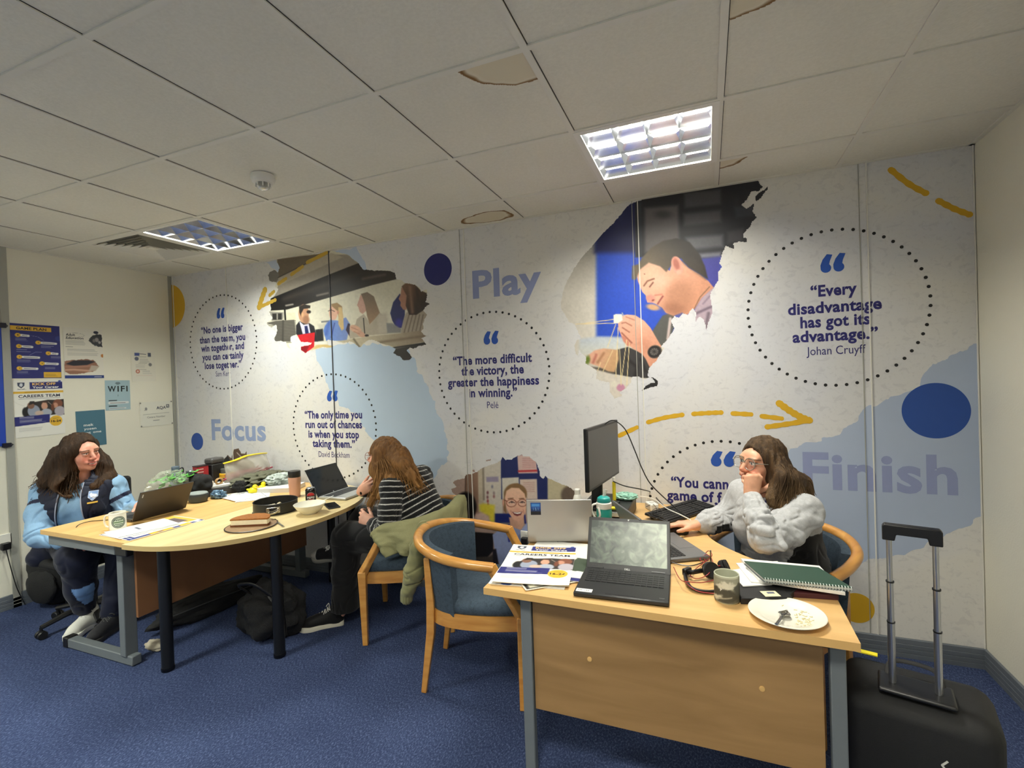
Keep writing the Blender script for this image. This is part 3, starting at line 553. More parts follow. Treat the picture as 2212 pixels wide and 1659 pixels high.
# photograph of a young man building with marshmallows and sticks
A, Ae = sc(1340, 390, .20494); B, Be = sc(1200, 620, .16275); Cc, Ce = sc(1200, 390, .14466)
sk = (226, 166, 142)
L2 = [('poly', [(1200, 480), (1292, 440), (1290, 730), (1200, 730)], dict(c0=(150, 146, 138), c1=(214, 208, 198), a=(1290, 520), b=(1262, 640)), 1),
 ('poly', [(1288, 420), (1660, 380), (1660, 735), (1288, 729)], (44, 80, 196), 6), ('poly', [(1292, 400), (1378, 400), (1378, 546), (1284, 546)], (20, 26, 78), 9), ('line', [(1372, 560), (1373, 725)], (30, 56, 150), 2, 1),
 ('poly', [(1372, 400), (1690, 370), (1690, 540), (1520, 560), (1400, 555), (1372, 556)], (30, 31, 38), 3), ('line', [(1382, 440), (1384, 550)], (52, 56, 64), 7, 4),
 ('poly', A((255, 290), (610, 260), (625, 740), (255, 760)), (98, 92, 92), 6), ('ell', Ae(450, 360, 80, 40), (56, 54, 56), 7), ('poly', A((670, 130), (1060, 90), (1060, 250), (680, 290)), (70, 69, 74), 5), ('poly', A((665, 350), (1060, 310), (1065, 440), (670, 480)), (76, 74, 78), 6), ('poly', A((690, 600), (1080, 570), (1085, 700), (720, 730)), (98, 98, 104), 7), ('poly', A((830, 770), (1060, 750), (1060, 810), (850, 820)), (120, 120, 132), 5), ('poly', A((1130, 540), (1300, 500), (1290, 640), (1130, 660)), (64, 62, 68), 6), ('poly', A((1200, 280), (1420, 260), (1400, 380), (1220, 390)), (58, 60, 68), 6),
 ('poly', A((820, 830), (1060, 800), (1060, 1130), (960, 1150)), (66, 66, 150), 6),
 ('poly', B((1250, 640), (1420, 380), (1560, 330), (1600, 470), (1540, 640), (1400, 800)), (86, 86, 84), 2), ('line', B((1525, 420), (1490, 690)), (196, 178, 176), 6, 2),
 ('poly', A((200, 930), (300, 850), (430, 900), (520, 950), (560, 820), (650, 850), (720, 920), (840, 990), (930, 1060), (985, 1130), (860, 1240), (790, 1350), (700, 1420), (650, 1390), (560, 1425), (480, 1395), (440, 1340), (370, 1300), (330, 1285), (285, 1285), (268, 1210), (232, 1175), (185, 1060), (175, 1000)), dict(c0=(232, 176, 152), c1=(206, 146, 118), a=A((300, 1000))[0], b=A((800, 1250))[0]), 1.2),
 ('ell', Ae(620, 1230, 140, 170, 20), (176, 124, 98, .75), 14), ('ell', Ae(560, 1350, 110, 60, 10), (150, 100, 78, .7), 10), ('ell', Ae(400, 1060, 90, 70, 0), (240, 186, 164, .8), 12), ('ell', Ae(300, 970, 80, 60, -30), (240, 188, 160, .8), 10),
 ('poly', A((120, 1040), (125, 900), (190, 880), (230, 810), (330, 705), (450, 635), (590, 608), (730, 650), (830, 770), (890, 900), (925, 1040), (840, 985), (720, 915), (640, 820), (580, 805), (535, 900), (485, 965), (420, 905), (300, 865), (205, 940), (165, 1045)), dict(c0=(104, 92, 76), c1=(44, 38, 34), a=A((330, 880))[0], b=A((650, 660))[0]), 2.2), ('poly', A((640, 850), (720, 910), (900, 1040), (870, 900), (760, 800)), (60, 52, 46, .8), 6),
 ('ell', Ae(600, 895, 58, 98, -18), (228, 158, 140), 1), ('ell', Ae(590, 880, 30, 62, -18), (176, 104, 90), 3), ('ell', Ae(615, 965, 24, 26, 0), (236, 170, 150), 2),
 ('line', A((248, 1110), (285, 1060), (355, 1035)), (120, 78, 62), 3, 1.6), ('line', A((310, 1120), (345, 1075)), (110, 66, 56), 3, 1.4), ('ell', Ae(320, 1245, 48, 40, 20), (222, 146, 132), 3), ('ell', Ae(345, 1262, 14, 9, -30), (120, 64, 56), 1.5), ('line', A((395, 1300), (420, 1260), (448, 1220)), (140, 70, 68), 3.4, 1.4), ('line', A((365, 1210), (440, 1200)), (196, 120, 106), 2.5, 2), ('ell', Ae(345, 1335, 70, 32, 10), (206, 160, 122), 3), ('ell', Ae(255, 985, 7, 6, 0), (140, 80, 70), .6),
 ('line', A((780, 1350), (840, 1230), (940, 1120)), (120, 90, 70), 2, 1),
 ('poly', A((780, 1370), (860, 1240), (990, 1120), (1000, 1400), (900, 1600), (790, 1500)), (178, 158, 172), 1.2), ('line', A((800, 1400), (960, 1330)), (112, 96, 112), 5, 3), ('line', A((900, 1550), (930, 1400)), (110, 96, 108), 6, 4), ('line', A((870, 1300), (960, 1200)), (140, 122, 140), 3, 2),
 ('poly', B((320, 690), (560, 660), (900, 670), (960, 840), (300, 900)), dict(c0=(190, 200, 214), c1=(206, 208, 204), a=B((600, 660))[0], b=B((600, 840))[0]), 5),
 ('poly', B((820, 830), (960, 795), (1160, 880), (1260, 1060), (1220, 1210), (1030, 1200), (800, 1160), (660, 1140), (790, 1000)), (60, 58, 60), 1.2), ('line', B((960, 960), (1080, 1060), (1060, 1180)), (36, 34, 36), 6, 4), ('line', B((1130, 960), (1200, 1120)), (40, 38, 40), 6, 4), ('poly', B((480, 1060), (760, 1080), (780, 1165), (560, 1110)), (84, 76, 70), 3),
 ('poly', B((440, 900), (520, 840), (640, 815), (830, 835), (840, 960), (785, 1130), (700, 1120), (560, 1050), (450, 1010)), dict(c0=(226, 174, 150), c1=(200, 158, 118), a=B((480, 920))[0], b=B((760, 1000))[0]), 2), ('line', B((540, 900), (500, 1000)), (190, 116, 100), 5, 3), ('line', B((560, 1000), (640, 880)), (176, 128, 96), 5, 3), ('ell', Be(425, 970, 32, 56, 10), (104, 122, 44), 3),
 ('poly', B((540, 1100), (900, 1190), (1010, 1220), (1000, 1270), (900, 1360), (880, 1460), (720, 1440), (720, 1270)), (214, 206, 196), 3), ('ell', Be(865, 1335, 55, 48, 0), (196, 138, 166), 2), ('ell', Be(780, 1290, 40, 40, 0), (226, 220, 206), 3),
 ('poly', B((825, 420), (870, 380), (950, 365), (1060, 375), (1180, 450), (1260, 540), (1340, 680), (1405, 785), (1350, 980), (1250, 1065), (1200, 960), (1150, 890), (1030, 820), (920, 730), (870, 640), (835, 560)), dict(c0=(234, 180, 158), c1=(214, 152, 126), a=B((950, 420))[0], b=B((1200, 900))[0]), 1.2),
 ('line', B((880, 480), (930, 470), (1010, 515)), (176, 112, 92), 2.4, 1.4), ('line', B((890, 540), (980, 600)), (168, 106, 88), 2.6, 1.6), ('line', B((935, 395), (1050, 440)), (190, 124, 104), 2.2, 1.6), ('line', B((880, 610), (940, 670), (1010, 740)), (160, 96, 80), 3, 1.8), ('poly', B((870, 640), (920, 660), (1000, 760), (960, 790), (900, 720)), (206, 132, 112), 2), ('ell', Be(1120, 480, 60, 40, 40), (240, 184, 164, .8), 6), ('ell', Be(1180, 760, 60, 90, -30), (200, 138, 114, .6), 10),
 ('poly', B((770, 372), (800, 360), (880, 360), (890, 440), (830, 480), (772, 486)), (240, 236, 226), 1), ('line', B((885, 345), (905, 390)), (170, 176, 190), 2.4, .8),
 ('ell', Be(1318, 860, 98, 88, -20), (96, 84, 76), .8), ('ell', Be(1312, 858, 86, 76, -20), (38, 34, 36), .8), ('ell', Be(1310, 858, 56, 48, -20), (110, 104, 100), 1), ('ell', Be(1310, 858, 18, 16, 0), (50, 46, 46), 1)]
for q in range(10):
    a = q * PI / 5; L2.append(('line', B((1310 + 20 * math.cos(a), 858 + 18 * math.sin(a)), (1310 + 52 * math.cos(a), 858 + 44 * math.sin(a))), (50, 46, 48), 1.2, .6))
for a, b in (((770, 430), (340, 488)), ((770, 480), (270, 492)), ((800, 495), (690, 800)), ((760, 840), (630, 1120)), ((832, 540), (800, 1195)), ((850, 820), (872, 1300)), ((945, 700), (880, 1190)), ((980, 740), (945, 1300)), ((600, 1000), (560, 1110))):
    L2.append(('line', B(a, b), (232, 212, 160), 1.5, .6))
L2 += [('poly', B((1200, 1180), (1290, 1190), (1370, 1250), (1350, 1320), (1130, 1390), (1200, 1300), (1270, 1270)), (34, 33, 36), 1)]
mask2 = A((105, 245), (400, 140), (1455, 5), (1480, 50), (1510, 62), (1450, 118), (1420, 105), (1380, 120), (1340, 190), (1275, 262), (1330, 297), (1415, 238), (1395, 330), (1440, 390), (1395, 430), (1370, 480), (1330, 520), (1300, 560), (1290, 600), (1332, 612), (1332, 655), (1250, 640), (1190, 660), (1205, 725), (1110, 690), (1075, 760), (1045, 870), (1072, 910), (1030, 970), (1035, 1050), (990, 1120), (950, 1190), (960, 1290), (970, 1340), (975, 1390), (930, 1490), (900, 1585), (890, 1500), (880, 1460), (830, 1440), (790, 1495), (800, 1400), (760, 1340), (710, 1420), (660, 1400), (620, 1445), (570, 1430), (530, 1480), (570, 1560)) \
    + B((1480, 700), (1400, 790), (1445, 808), (1410, 860), (1350, 960), (1250, 1065), (1220, 1170), (1250, 1200), (1180, 1225), (1080, 1180), (1020, 1195), (1000, 1220), (1005, 1260), (940, 1340), (850, 1400), (890, 1440), (790, 1482), (720, 1390), (720, 1270), (620, 1245), (540, 1220), (550, 1110), (490, 1070), (395, 1020), (400, 930), (370, 900), (310, 830), (300, 925), (270, 880), (250, 780), (290, 700), (345, 690), (300, 600), (255, 500), (170, 455), (120, 350), (75, 290), (70, 220)) \
    + Cc((110, 1659), (170, 1500), (330, 1230), (480, 1050), (640, 870), (740, 750), (860, 640), (980, 500), (1060, 400), (1130, 330))
photo('photo_print', 'torn-edge photograph of a smiling young man with a watch joining sticks and marshmallows', mask2, L2, (210, 204, 194), -.0020, rag=1.6, rs=6,
      extra=[A((1590, 15), (1588, 70), (1530, 110), (1480, 185), (1430, 225), (1420, 170), (1455, 130), (1515, 100)), B((1240, 1190), (1300, 1200), (1365, 1255), (1350, 1312), (1260, 1332), (1140, 1378), (1200, 1310), (1270, 1272), (1330, 1275), (1290, 1215))])
# photograph of a laughing woman with glasses in front of a notice board
f, e = sc(960, 970, .15068)
L3 = [('poly', f((300, 340), (490, 300), (500, 950), (300, 950)), (142, 112, 94), 2), ('line', f((305, 380), (300, 700)), (100, 78, 66), 3, 1), ('poly', f((480, 250), (560, 230), (575, 900), (490, 900)), (190, 178, 158), 2),
 ('poly', f((560, 200), (815, 150), (835, 930), (565, 930)), (200, 192, 180), 2), ('line', f((555, 260), (565, 720)), (140, 128, 114), 4, 2), ('poly', f((600, 400), (775, 395), (775, 470), (602, 472)), (150, 140, 164), 2)]
for x, y, c in ((620, 625, (110, 60, 70)), (618, 690, (120, 70, 80)), (622, 745, (150, 60, 60)), (625, 800, (140, 60, 60)), (710, 630, (140, 120, 120)), (710, 680, (140, 90, 90)), (685, 540, (120, 120, 140))): L3.append(('ell', e(x, y, 14, 22), c, 2))
L3 += [('poly', f((810, 90), (1490, 90), (1490, 720), (810, 420)), (24, 36, 92), 1.5), ('poly', f((815, 408), (1490, 408), (1490, 720), (815, 720)), (24, 36, 92), 1.5), ('poly', f((1045, 90), (1300, 80), (1335, 345), (1062, 350)), (206, 176, 170), 1.5), ('line', f((1065, 318), (1320, 310)), (180, 40, 48), 4, 1.5),
 ('poly', f((825, 415), (1065, 405), (1075, 720), (830, 720)), (206, 200, 188), 1.5), ('poly', f((1080, 435), (1325, 430), (1335, 720), (1090, 720)), (210, 190, 178), 1.5), ('poly', f((1480, 380), (1900, 560), (1900, 720), (1480, 720)), (188, 178, 148), 2), ('ell', e(1790, 660, 120, 130), (98, 84, 74), 4)]
for q in range(6): L3.append(('line', f((1120, 140 + q * 26), (1300, 135 + q * 26)), (180, 120, 120), 1, 1)); L3.append(('line', f((1130, 480 + q * 26), (1290, 478 + q * 26)), (180, 130, 124), 1, 1))
L3 += [('poly', f((720, 925), (960, 925), (960, 1060), (720, 1060)), (26, 40, 108), 2), ('poly', f((720, 1060), (960, 1060), (900, 1150), (700, 1180)), (120, 116, 116), 3),
 ('poly', f((430, 930), (560, 900), (690, 1000), (640, 1100), (480, 1080)), (206, 176, 166), 5), ('poly', f((500, 800), (560, 780), (720, 805), (715, 1060), (665, 1085), (640, 960), (510, 890)), (222, 206, 66), 4),
 ('ell', e(300, 830, 160, 215), (16, 14, 16), 3), ('ell', e(265, 880, 60, 85), (66, 44, 38), 6), ('ell', e(275, 935, 40, 18), (120, 60, 54), 5), ('poly', f((190, 1110), (390, 1110), (390, 1200), (190, 1200)), (170, 34, 38), 3),
 ('poly', f((150, 1200), (300, 1180), (700, 1210), (700, 1460), (620, 1550), (240, 1580), (190, 1400)), (16, 15, 18), 2), ('poly', f((240, 1560), (640, 1540), (720, 1490), (780, 1700), (240, 1700)), (70, 62, 56), 3),
 ('poly', f((690, 1230), (860, 1100), (960, 1090), (1100, 1160), (1180, 1060), (1400, 1150), (1400, 1700), (760, 1700)), dict(c0=(150, 164, 206), c1=(130, 140, 178), a=f((760, 1300))[0], b=f((1200, 1500))[0]), 1.5), ('poly', f((690, 1440), (740, 1430), (780, 1660), (700, 1660)), (30, 26, 34), 2),
 ('poly', f((925, 980), (1145, 960), (1135, 1090), (1090, 1160), (950, 1110)), (206, 160, 136), 1.5), ('line', f((925, 1090), (915, 1180), (928, 1320)), (44, 52, 140), 4.4, .8), ('line', f((1150, 950), (1160, 1060)), (44, 44, 110), 4, 1),
 ('poly', f((845, 760), (860, 620), (930, 520), (1050, 490), (1130, 560), (1185, 700), (1150, 640), (1000, 560), (900, 640), (875, 760), (890, 930), (850, 880)), (126, 94, 62), 2), ('ell', e(1018, 640, 165, 148), (132, 100, 66), 2),
 ('poly', f((865, 700), (890, 600), (960, 555), (1070, 560), (1150, 640), (1172, 740), (1165, 900), (1120, 1000), (1060, 1040), (990, 1010), (930, 930), (890, 850)), dict(c0=(236, 192, 164), c1=(220, 168, 144), a=f((1000, 600))[0], b=f((1000, 1000))[0]), 1.5), ('ell', e(845, 770, 14, 46), (206, 150, 128), 1.2),
 ('ell', e(960, 775, 74, 58, 0), (140, 74, 56), .8), ('ell', e(960, 775, 63, 48, 0), (228, 186, 164), .8), ('ell', e(1118, 772, 66, 56, 0), (140, 74, 56), .8), ('ell', e(1118, 772, 56, 46, 0), (228, 186, 164), .8), ('line', f((1030, 760), (1055, 758)), (140, 74, 56), 1.6, .5), ('line', f((865, 735), (890, 745)), (120, 64, 50), 2, .6),
 ('line', f((925, 770), (965, 750), (1005, 770)), (90, 62, 56), 2, .8), ('line', f((1080, 768), (1115, 750), (1150, 768)), (90, 62, 56), 2, .8), ('ell', e(968, 766, 14, 9), (60, 50, 60), 1), ('ell', e(1112, 766, 14, 9), (60, 50, 60), 1), ('line', f((915, 712), (985, 705)), (120, 84, 60), 2, 1), ('line', f((1075, 712), (1140, 708)), (120, 84, 60), 2, 1),
 ('ell', e(1045, 865, 34, 20), (220, 160, 138), 2), ('poly', f((970, 900), (1050, 905), (1120, 895), (1095, 945), (1045, 962), (1000, 945)), (120, 52, 52), 1), ('poly', f((985, 905), (1050, 910), (1108, 902), (1085, 925), (1045, 932), (1005, 922)), (242, 236, 228), .8), ('line', f((950, 880), (965, 930)), (196, 134, 114), 1.6, 1.4), ('line', f((1130, 870), (1140, 920)), (196, 134, 114), 1.6, 1.4)]
photo('photo_print', 'torn-edge photograph of a laughing woman with glasses before a notice board', f((95, 575), (180, 545), (120, 480), (150, 450), (290, 420), (310, 365), (380, 370), (480, 320), (560, 260), (700, 210), (800, 170), (830, 110), (880, 150), (960, 150), (1040, 100), (1110, 75), (1130, 110), (1200, 100), (1310, 185), (1360, 290), (1370, 390), (1420, 430), (1450, 375), (1480, 410), (1640, 490), (1780, 540), (1850, 590), (1930, 700), (1960, 1300), (1900, 1800), (460, 1800), (280, 1620), (220, 1520), (170, 1440), (240, 1400), (150, 1290), (200, 1230), (180, 1120), (100, 1000), (150, 850), (100, 760), (160, 660), (130, 640), (110, 600)), L3, (168, 144, 134), -.0020, rag=2.2, rs=6, extra=[f((590, 165), (670, 140), (660, 165), (600, 175)), f((400, 315), (415, 290), (435, 300), (430, 335))])
# photograph of a person in black, mostly hidden by the clutter on the desk
L4 = [('poly', [(440, 1060), (470, 1010), (478, 998), (492, 984), (500, 1000), (520, 1060)], (30, 30, 34), 1), ('poly', [(496, 1000), (500, 985), (506, 970), (516, 970), (522, 982), (532, 974), (534, 990), (545, 1060), (500, 1060)], (98, 76, 62), 1.5), ('line', [(512, 978), (524, 990)], (206, 190, 180), 2, 1)]
photo('photo_print', 'torn-edge photograph of a person in black behind the clear bag', [(462, 1120), (464, 1030), (470, 1008), (478, 998), (492, 983), (499, 990), (506, 970), (516, 969), (521, 980), (529, 980), (532, 973), (534, 990), (548, 1000), (570, 1060), (570, 1120)], L4, (120, 96, 82), -.0020, rag=1.2, rs=5)

# discs, mustard strokes, words
def disc(cx, cz, r, m, label, x_min=None):
    pts = [(cx + r * math.cos(2 * PI * k / 72), cz + r * math.sin(2 * PI * k / 72)) for k in range(72)]
    if x_min is not None: pts = [(max(a, x_min), b) for a, b in pts]
    o = MB().add([(a, -.0022, b) for a, b in pts], [tuple(range(72))]).build('disc', m, mural, world=True, smooth=False); o['label'] = label
disc(2.88, 2.33, .115, flat((26, 30, 106)), 'navy disc'); disc(5.738, 1.285, .141, flat((32, 76, 158)), 'large blue disc'); disc(.275, 1.0415, .079, flat((36, 80, 166)), 'small blue disc')
disc(5.378, .2265, .080, C_must, 'small mustard disc'); disc(-.018, 2.313, .203, C_must, 'mustard half disc', .004)
def stroke(mb, pts, w_, y=-.0023):
    P = np.array([hy(*q) for q in pts]); P = catmull(P, 8) if len(P) > 2 else np.array([P[0] + (P[1] - P[0]) * t for t in np.linspace(0, 1, 8)])
    L_, R_ = [], []; n = len(P)
    for i in range(n):
        d = P[min(i + 1, n - 1)] - P[max(i - 1, 0)]; d[1] = 0; d /= np.linalg.norm(d); s = np.array([-d[2], 0, d[0]]); hw = w_ / 2 * (1 + .12 * math.sin(i * 1.7))
        L_.append(P[i] + s * hw); R_.append(P[i] - s * hw)
    def cap(c, d, s): return [c + (w_ / 2) * (math.cos(a) * s + math.sin(a) * d) for a in np.linspace(0, PI, 8)[1:-1]]
    d1 = P[-1] - P[-2]; d1[1] = 0; d1 /= np.linalg.norm(d1); s1_ = np.array([-d1[2], 0, d1[0]]); d0 = P[0] - P[1]; d0[1] = 0; d0 /= np.linalg.norm(d0); s0_ = np.array([-d0[2], 0, d0[0]])
    V = L_ + cap(P[-1], d1, s1_) + R_[::-1] + cap(P[0], d0, s0_); V = np.array(V); V[:, 1] = y
    VV, FF = tess(V[:, [0, 2]], y); mb.add(VV, FF)
ar = MB()
for q in (((1338, 941), (1376, 923)), ((1400, 912), (1436, 902), (1474, 896)), ((1498, 894), (1530, 892), (1558, 891)), ((1583, 893), (1622, 895)), ((1646, 899), (1688, 904))): stroke(ar, q, .026)
stroke(ar, ((1683, 871), (1704, 886), (1728, 900), (1748, 908)), .036, -.0024); stroke(ar, ((1748, 908), (1700, 916), (1657, 922)), .028, -.0026)
o = ar.build('brush_arrow', C_must, mural, world=True, smooth=False); o['label'] = 'dashed mustard arrow pointing right'
ar = MB()
stroke(ar, ((1924, 367), (1962, 397), (2000, 418)), .028); stroke(ar, ((2027, 434), (2060, 451), (2094, 464)), .028)
o = ar.build('brush_arrow', C_must, mural, world=True, smooth=False); o['label'] = 'two mustard dashes near the ceiling'
ar = MB()
stroke(ar, ((573, 626), (566, 645), (560, 664)), .05); stroke(ar, ((560, 664), (578, 656), (595, 648)), .030, -.0024); stroke(ar, ((583, 638), (592, 630)), .03)
for q in (((602, 613), (618, 602)), ((630, 593), (654, 576)), ((664, 567), (706, 546))): stroke(ar, q, .03)
o = ar.build('brush_arrow', flat((200, 164, 60)), mural, world=True, smooth=False); o['label'] = 'dashed mustard arrow pointing down left'
def word(body, l, r, base, cap_h, m=None):
    a = hy(*l); b = hy(*r)
    o = MB().text(body, (a[0], -.0022, base), X1, Z1, width=b[0] - a[0], height=cap_h, bold=.03).build('word', m or C_word, mural, world=True, smooth=False); o['label'] = 'pale lilac word ' + body
word('Play', (1022, 640), (1170, 620), 2.098, .180); word('Focus', (458, 940), (575, 940), 1.064, .175, flat((150, 166, 204))); word('Finish', (1735, 1040), (2069, 1040), .866, .187)
def quote(label, cx, cz, marks, lines, author=None, r=.418):
    q = MB()
    for body, l, rr, base in lines:
        c = hy((l + rr) / 2, base); a = hy(l, base)[0]; b = hy(rr, base)[0]
        q.text(body, ((a + b) / 2, -.0023, c[2]), X1, Z1, width=b - a, height=.058, bold=.032, align='C')
    o = q.build('quotation', C_navy, mural, world=True, smooth=False); o['label'] = label
    d = MB(); n = 54
    for k in range(n):
        a = 2 * PI * (k + .5) / n; x, z = cx + r * math.cos(a), cz + r * math.sin(a)
        d.add([(x + .0085 * math.cos(t), -.0023, z + .0085 * math.sin(t)) for t in np.linspace(0, 2 * PI, 12, endpoint=False)], [tuple(range(12))])
    d.build('dotted_ring', C_dot, o, world=True, smooth=False)
    mk = MB(); x0, x1, y0, y1 = marks; p0 = hy(x0, (y0 + y1) / 2); p1 = hy(x1, (y0 + y1) / 2); zt = hy((x0 + x1) / 2, y0)[2]; zb = hy((x0 + x1) / 2, y1)[2]; wd = p1[0] - p0[0]; hh = zt - zb
    for s in (0, 1):
        bx = p0[0] + wd * (.22 + .53 * s); rr_ = wd * .22
        pts = [(bx + rr_ * math.cos(a), zb + rr_ + rr_ * math.sin(a)) for a in np.linspace(-PI * 1.02, PI * .28, 16)]
        pts += [(bx + wd * .17, zb + hh * .62), (bx + wd * .28, zt - hh * .05), (bx + wd * .05, zt), (bx - wd * .13, zb + hh * .72), (bx - rr_ * 1.02, zb + hh * .42)]
        V, F = tess(pts, -.0025); mk.add(V, F)
    mk.build('quote_marks', C_blue, o, world=True, smooth=False)
    if author:
        body, l, rr, base = author; c = hy((l + rr) / 2, base); a = hy(l, base)[0]; b = hy(rr, base)[0]
        MB().text(body, ((a + b) / 2, -.0023, c[2]), X1, Z1, width=b - a, height=.045, bold=.0, align='C').build('author_name', C_navy, o, world=True, smooth=False)
    return o
LQ, RQ = '\u201c', '\u201d'
quote('navy quotation about the team, first ring from the left', .654, 1.937, (468.5, 485.6, 665, 688), [(LQ + 'No one is bigger', 435, 525.4, 717), ('than the team, you', 432, 530.5, 738), ('win together, and', 435, 528, 756.6), ('you can certainly', 437.6, 527, 776), ('lose together.' + RQ, 443, 522, 795)], ('Sam Kerr', 466.7, 498.6, 812.5))
quote('navy quotation about chances, ring above the open laptop', 1.87, 1.1885, (706.7, 730, 843.5, 867), [(LQ + 'The only time you', 659, 782.7, 903.4), ('run out of chances', 660.5, 782.7, 924.4), ('is when you stop', 667, 776, 945.6), ('taking them.' + RQ, 676, 767.8, 966)], ('David Beckham', 689, 755.7, 987.8))
quote('navy quotation about victory, ring below the word Play', 3.28, 1.5705, (1045, 1077, 715, 744), [(LQ + 'The more difficult', 979, 1149.6, 785), ('the victory, the', 997, 1132, 808.4), ('greater the happiness', 968, 1165, 832.7), ('in winning.' + RQ, 1012.8, 1117.6, 856.7)], ('Pel\u00e9', 1052.7, 1077, 881.4))
quote('navy quotation about disadvantage, largest ring on the right', 5.311, 1.8435, (1772, 1825, 548, 588), [(LQ + 'Every', 1750.7, 1851, 637.6), ('disadvantage', 1702, 1905, 673.5), ('has got its', 1728.8, 1879.5, 704), ('advantage.' + RQ, 1712, 1896.8, 735)], ('Johan Cruyff', 1742, 1870, 765))
q5x = hy(1403, 1090)[0] + .418; q5z = hy(1556, 953)[2] - .418
quote('navy quotation half hidden behind the seated woman in grey', q5x, q5z, (1535.5, 1588, 974, 1008), [(LQ + 'You cann', 1450, 1574, 1053.6), ('game of f', 1441, 1560, 1082), ('i', 1544, 1551, 1106)])
# ---------------------------------------------------------------- notices on the left wall
P_sheet = print_mat('printed_paper', .55)
def sheet(t, w_, h_, layers, base, step=.003, z=.0012, name='print', curl=0.0):
    """printed sheet lying in the thing's local XY plane (X right, Y up, Z towards the reader); layers in metres from the lower left corner"""
    nx, ny = int(w_ / step) + 2, int(h_ / step) + 2
    gx, gy = np.meshgrid(np.linspace(0, w_, nx), np.linspace(0, h_, ny), indexing='ij'); P = np.stack([gx.ravel(), gy.ravel()], 1)
    S = [tuple([L[0]] + [L[1]] + list(L[2:-1]) + [L[-1]]) for L in layers]
    C = np.zeros((len(P), 3)); C = ink(P * 1000, S, base)
    zz = np.full(len(P), z) + curl * (np.abs(P[:, 0] / w_ - .5) * 2) ** 3 * (np.abs(P[:, 1] / h_ - .5) * 2)
    return colour_mesh(name, np.stack([P[:, 0] - w_ / 2, P[:, 1] - h_ / 2, zz], 1), lattice(nx, ny), C, P_sheet, t)
def R4(x0, y0, x1, y1): return [(x0, y0), (x1, y0), (x1, y1), (x0, y1)]
def lines(x0, x1, ys, col, w_=2.0, jag=.18, seed=0):
    r = random.Random(seed); return [('line', [(x0, y), (x0 + (x1 - x0) * (1 - jag * r.random()), y)], col, w_, .7) for y in ys]
UX, UY = np.array([1., 0, 0]), np.array([0, 1., 0])
def lettering(t, items, w_, h_, z=.0020):
    """items: (text, x mm from left, y mm from bottom, width mm, cap height mm, rgb, bold)"""
    by = {}
    for b, x, y, ww, ch, rgb, bo in items: by.setdefault(tuple(rgb), []).append((b, x, y, ww, ch, bo))
    for rgb, L in by.items():
        m = MB()
        for b, x, y, ww, ch, bo in L: m.text(b, (x / 1000 - w_ / 2, y / 1000 - h_ / 2, z), UX, UY, width=ww / 1000, height=ch / 1000, bold=bo)
        m.build('lettering', flat(rgb), t, smooth=False)
def wall_notice(name, label, cat, y0, y1, z0, z1, tilt=0.0, group=None):
    """empty on the left wall whose local X runs towards the mural, Y up, Z into the room"""
    t = bpy.data.objects.new(name, None); COL.objects.link(t); t.empty_display_size = .05
    t.matrix_world = Matrix(((0, 0, 1, .001), (1, 0, 0, (y0 + y1) / 2), (0, 1, 0, (z0 + z1) / 2), (0, 0, 0, 1))) @ Matrix.Rotation(tilt, 4, 'Z')
    return tag(t, label, cat, group), y1 - y0, z1 - z0
NV, GO, WH = (34, 38, 112), (226, 178, 52), (236, 234, 226)
def photo_trio(x0, y0, x1, y1):
    """small dark torn photograph of three people looking down, for the careers poster"""
    w_, h_ = x1 - x0, y1 - y0
    g = lambda *p: [(x0 + a * w_, y0 + b * h_) for a, b in p]; el = lambda a, b, c, d, r=0: (x0 + a * w_, y0 + b * h_, c * w_, d * h_, r)
    return [('poly', g((.04, .1), (.10, .55), (.2, .85), (.45, .92), (.62, .98), (.8, .95), (1, .98), (1, .0), (.8, .05), (.5, .0), (.3, .0)), (44, 38, 36), 3), ('ell', el(.09, .3, .07, .28), (18, 18, 20), 4),
            ('ell', el(.28, .34, .14, .36), (150, 158, 176), 3), ('ell', el(.22, .68, .08, .2), (128, 92, 74), 3), ('poly', g((.17, .7), (.2, .93), (.3, .93), (.34, .7), (.27, .78)), (34, 28, 26), 3), ('ell', el(.53, .62, .075, .24), (206, 156, 132), 3), ('poly', g((.44, .62), (.48, .92), (.6, .92), (.62, .5), (.58, .8), (.49, .82)), (74, 50, 38), 3), ('ell', el(.57, .2, .13, .24), (170, 176, 190), 4),
            ('ell', el(.85, .72, .12, .26), (124, 74, 54), 4), ('ell', el(.79, .62, .06, .16), (196, 142, 118), 4), ('ell', el(.89, .25, .13, .3), (176, 170, 180), 4), ('line', g((.62, .85), (.78, .45)), (190, 176, 160), 3, 2), ('ell', el(.4, .2, .1, .14), (200, 176, 160), 4), ('ell', el(.72, .5, .04, .22), (110, 60, 40), 4)]
def crest(x, y, s, c=(52, 60, 84)):
    return [('poly', [(x - s, y + s), (x + s, y + s), (x + s * .95, y - s * .2), (x, y - s * 1.2), (x - s * .95, y - s * .2)], c, 1), ('poly', [(x - s * .3, y + s * .7), (x + s * .35, y + s * .75), (x + s * .55, y), (x + s * .1, y - s * .7), (x - s * .5, y - s * .2)], (214, 216, 222), 1.2), ('line', [(x - s, y - s * 1.35), (x, y - s * 1.6), (x + s, y - s * 1.35)], c, 3, 1)]
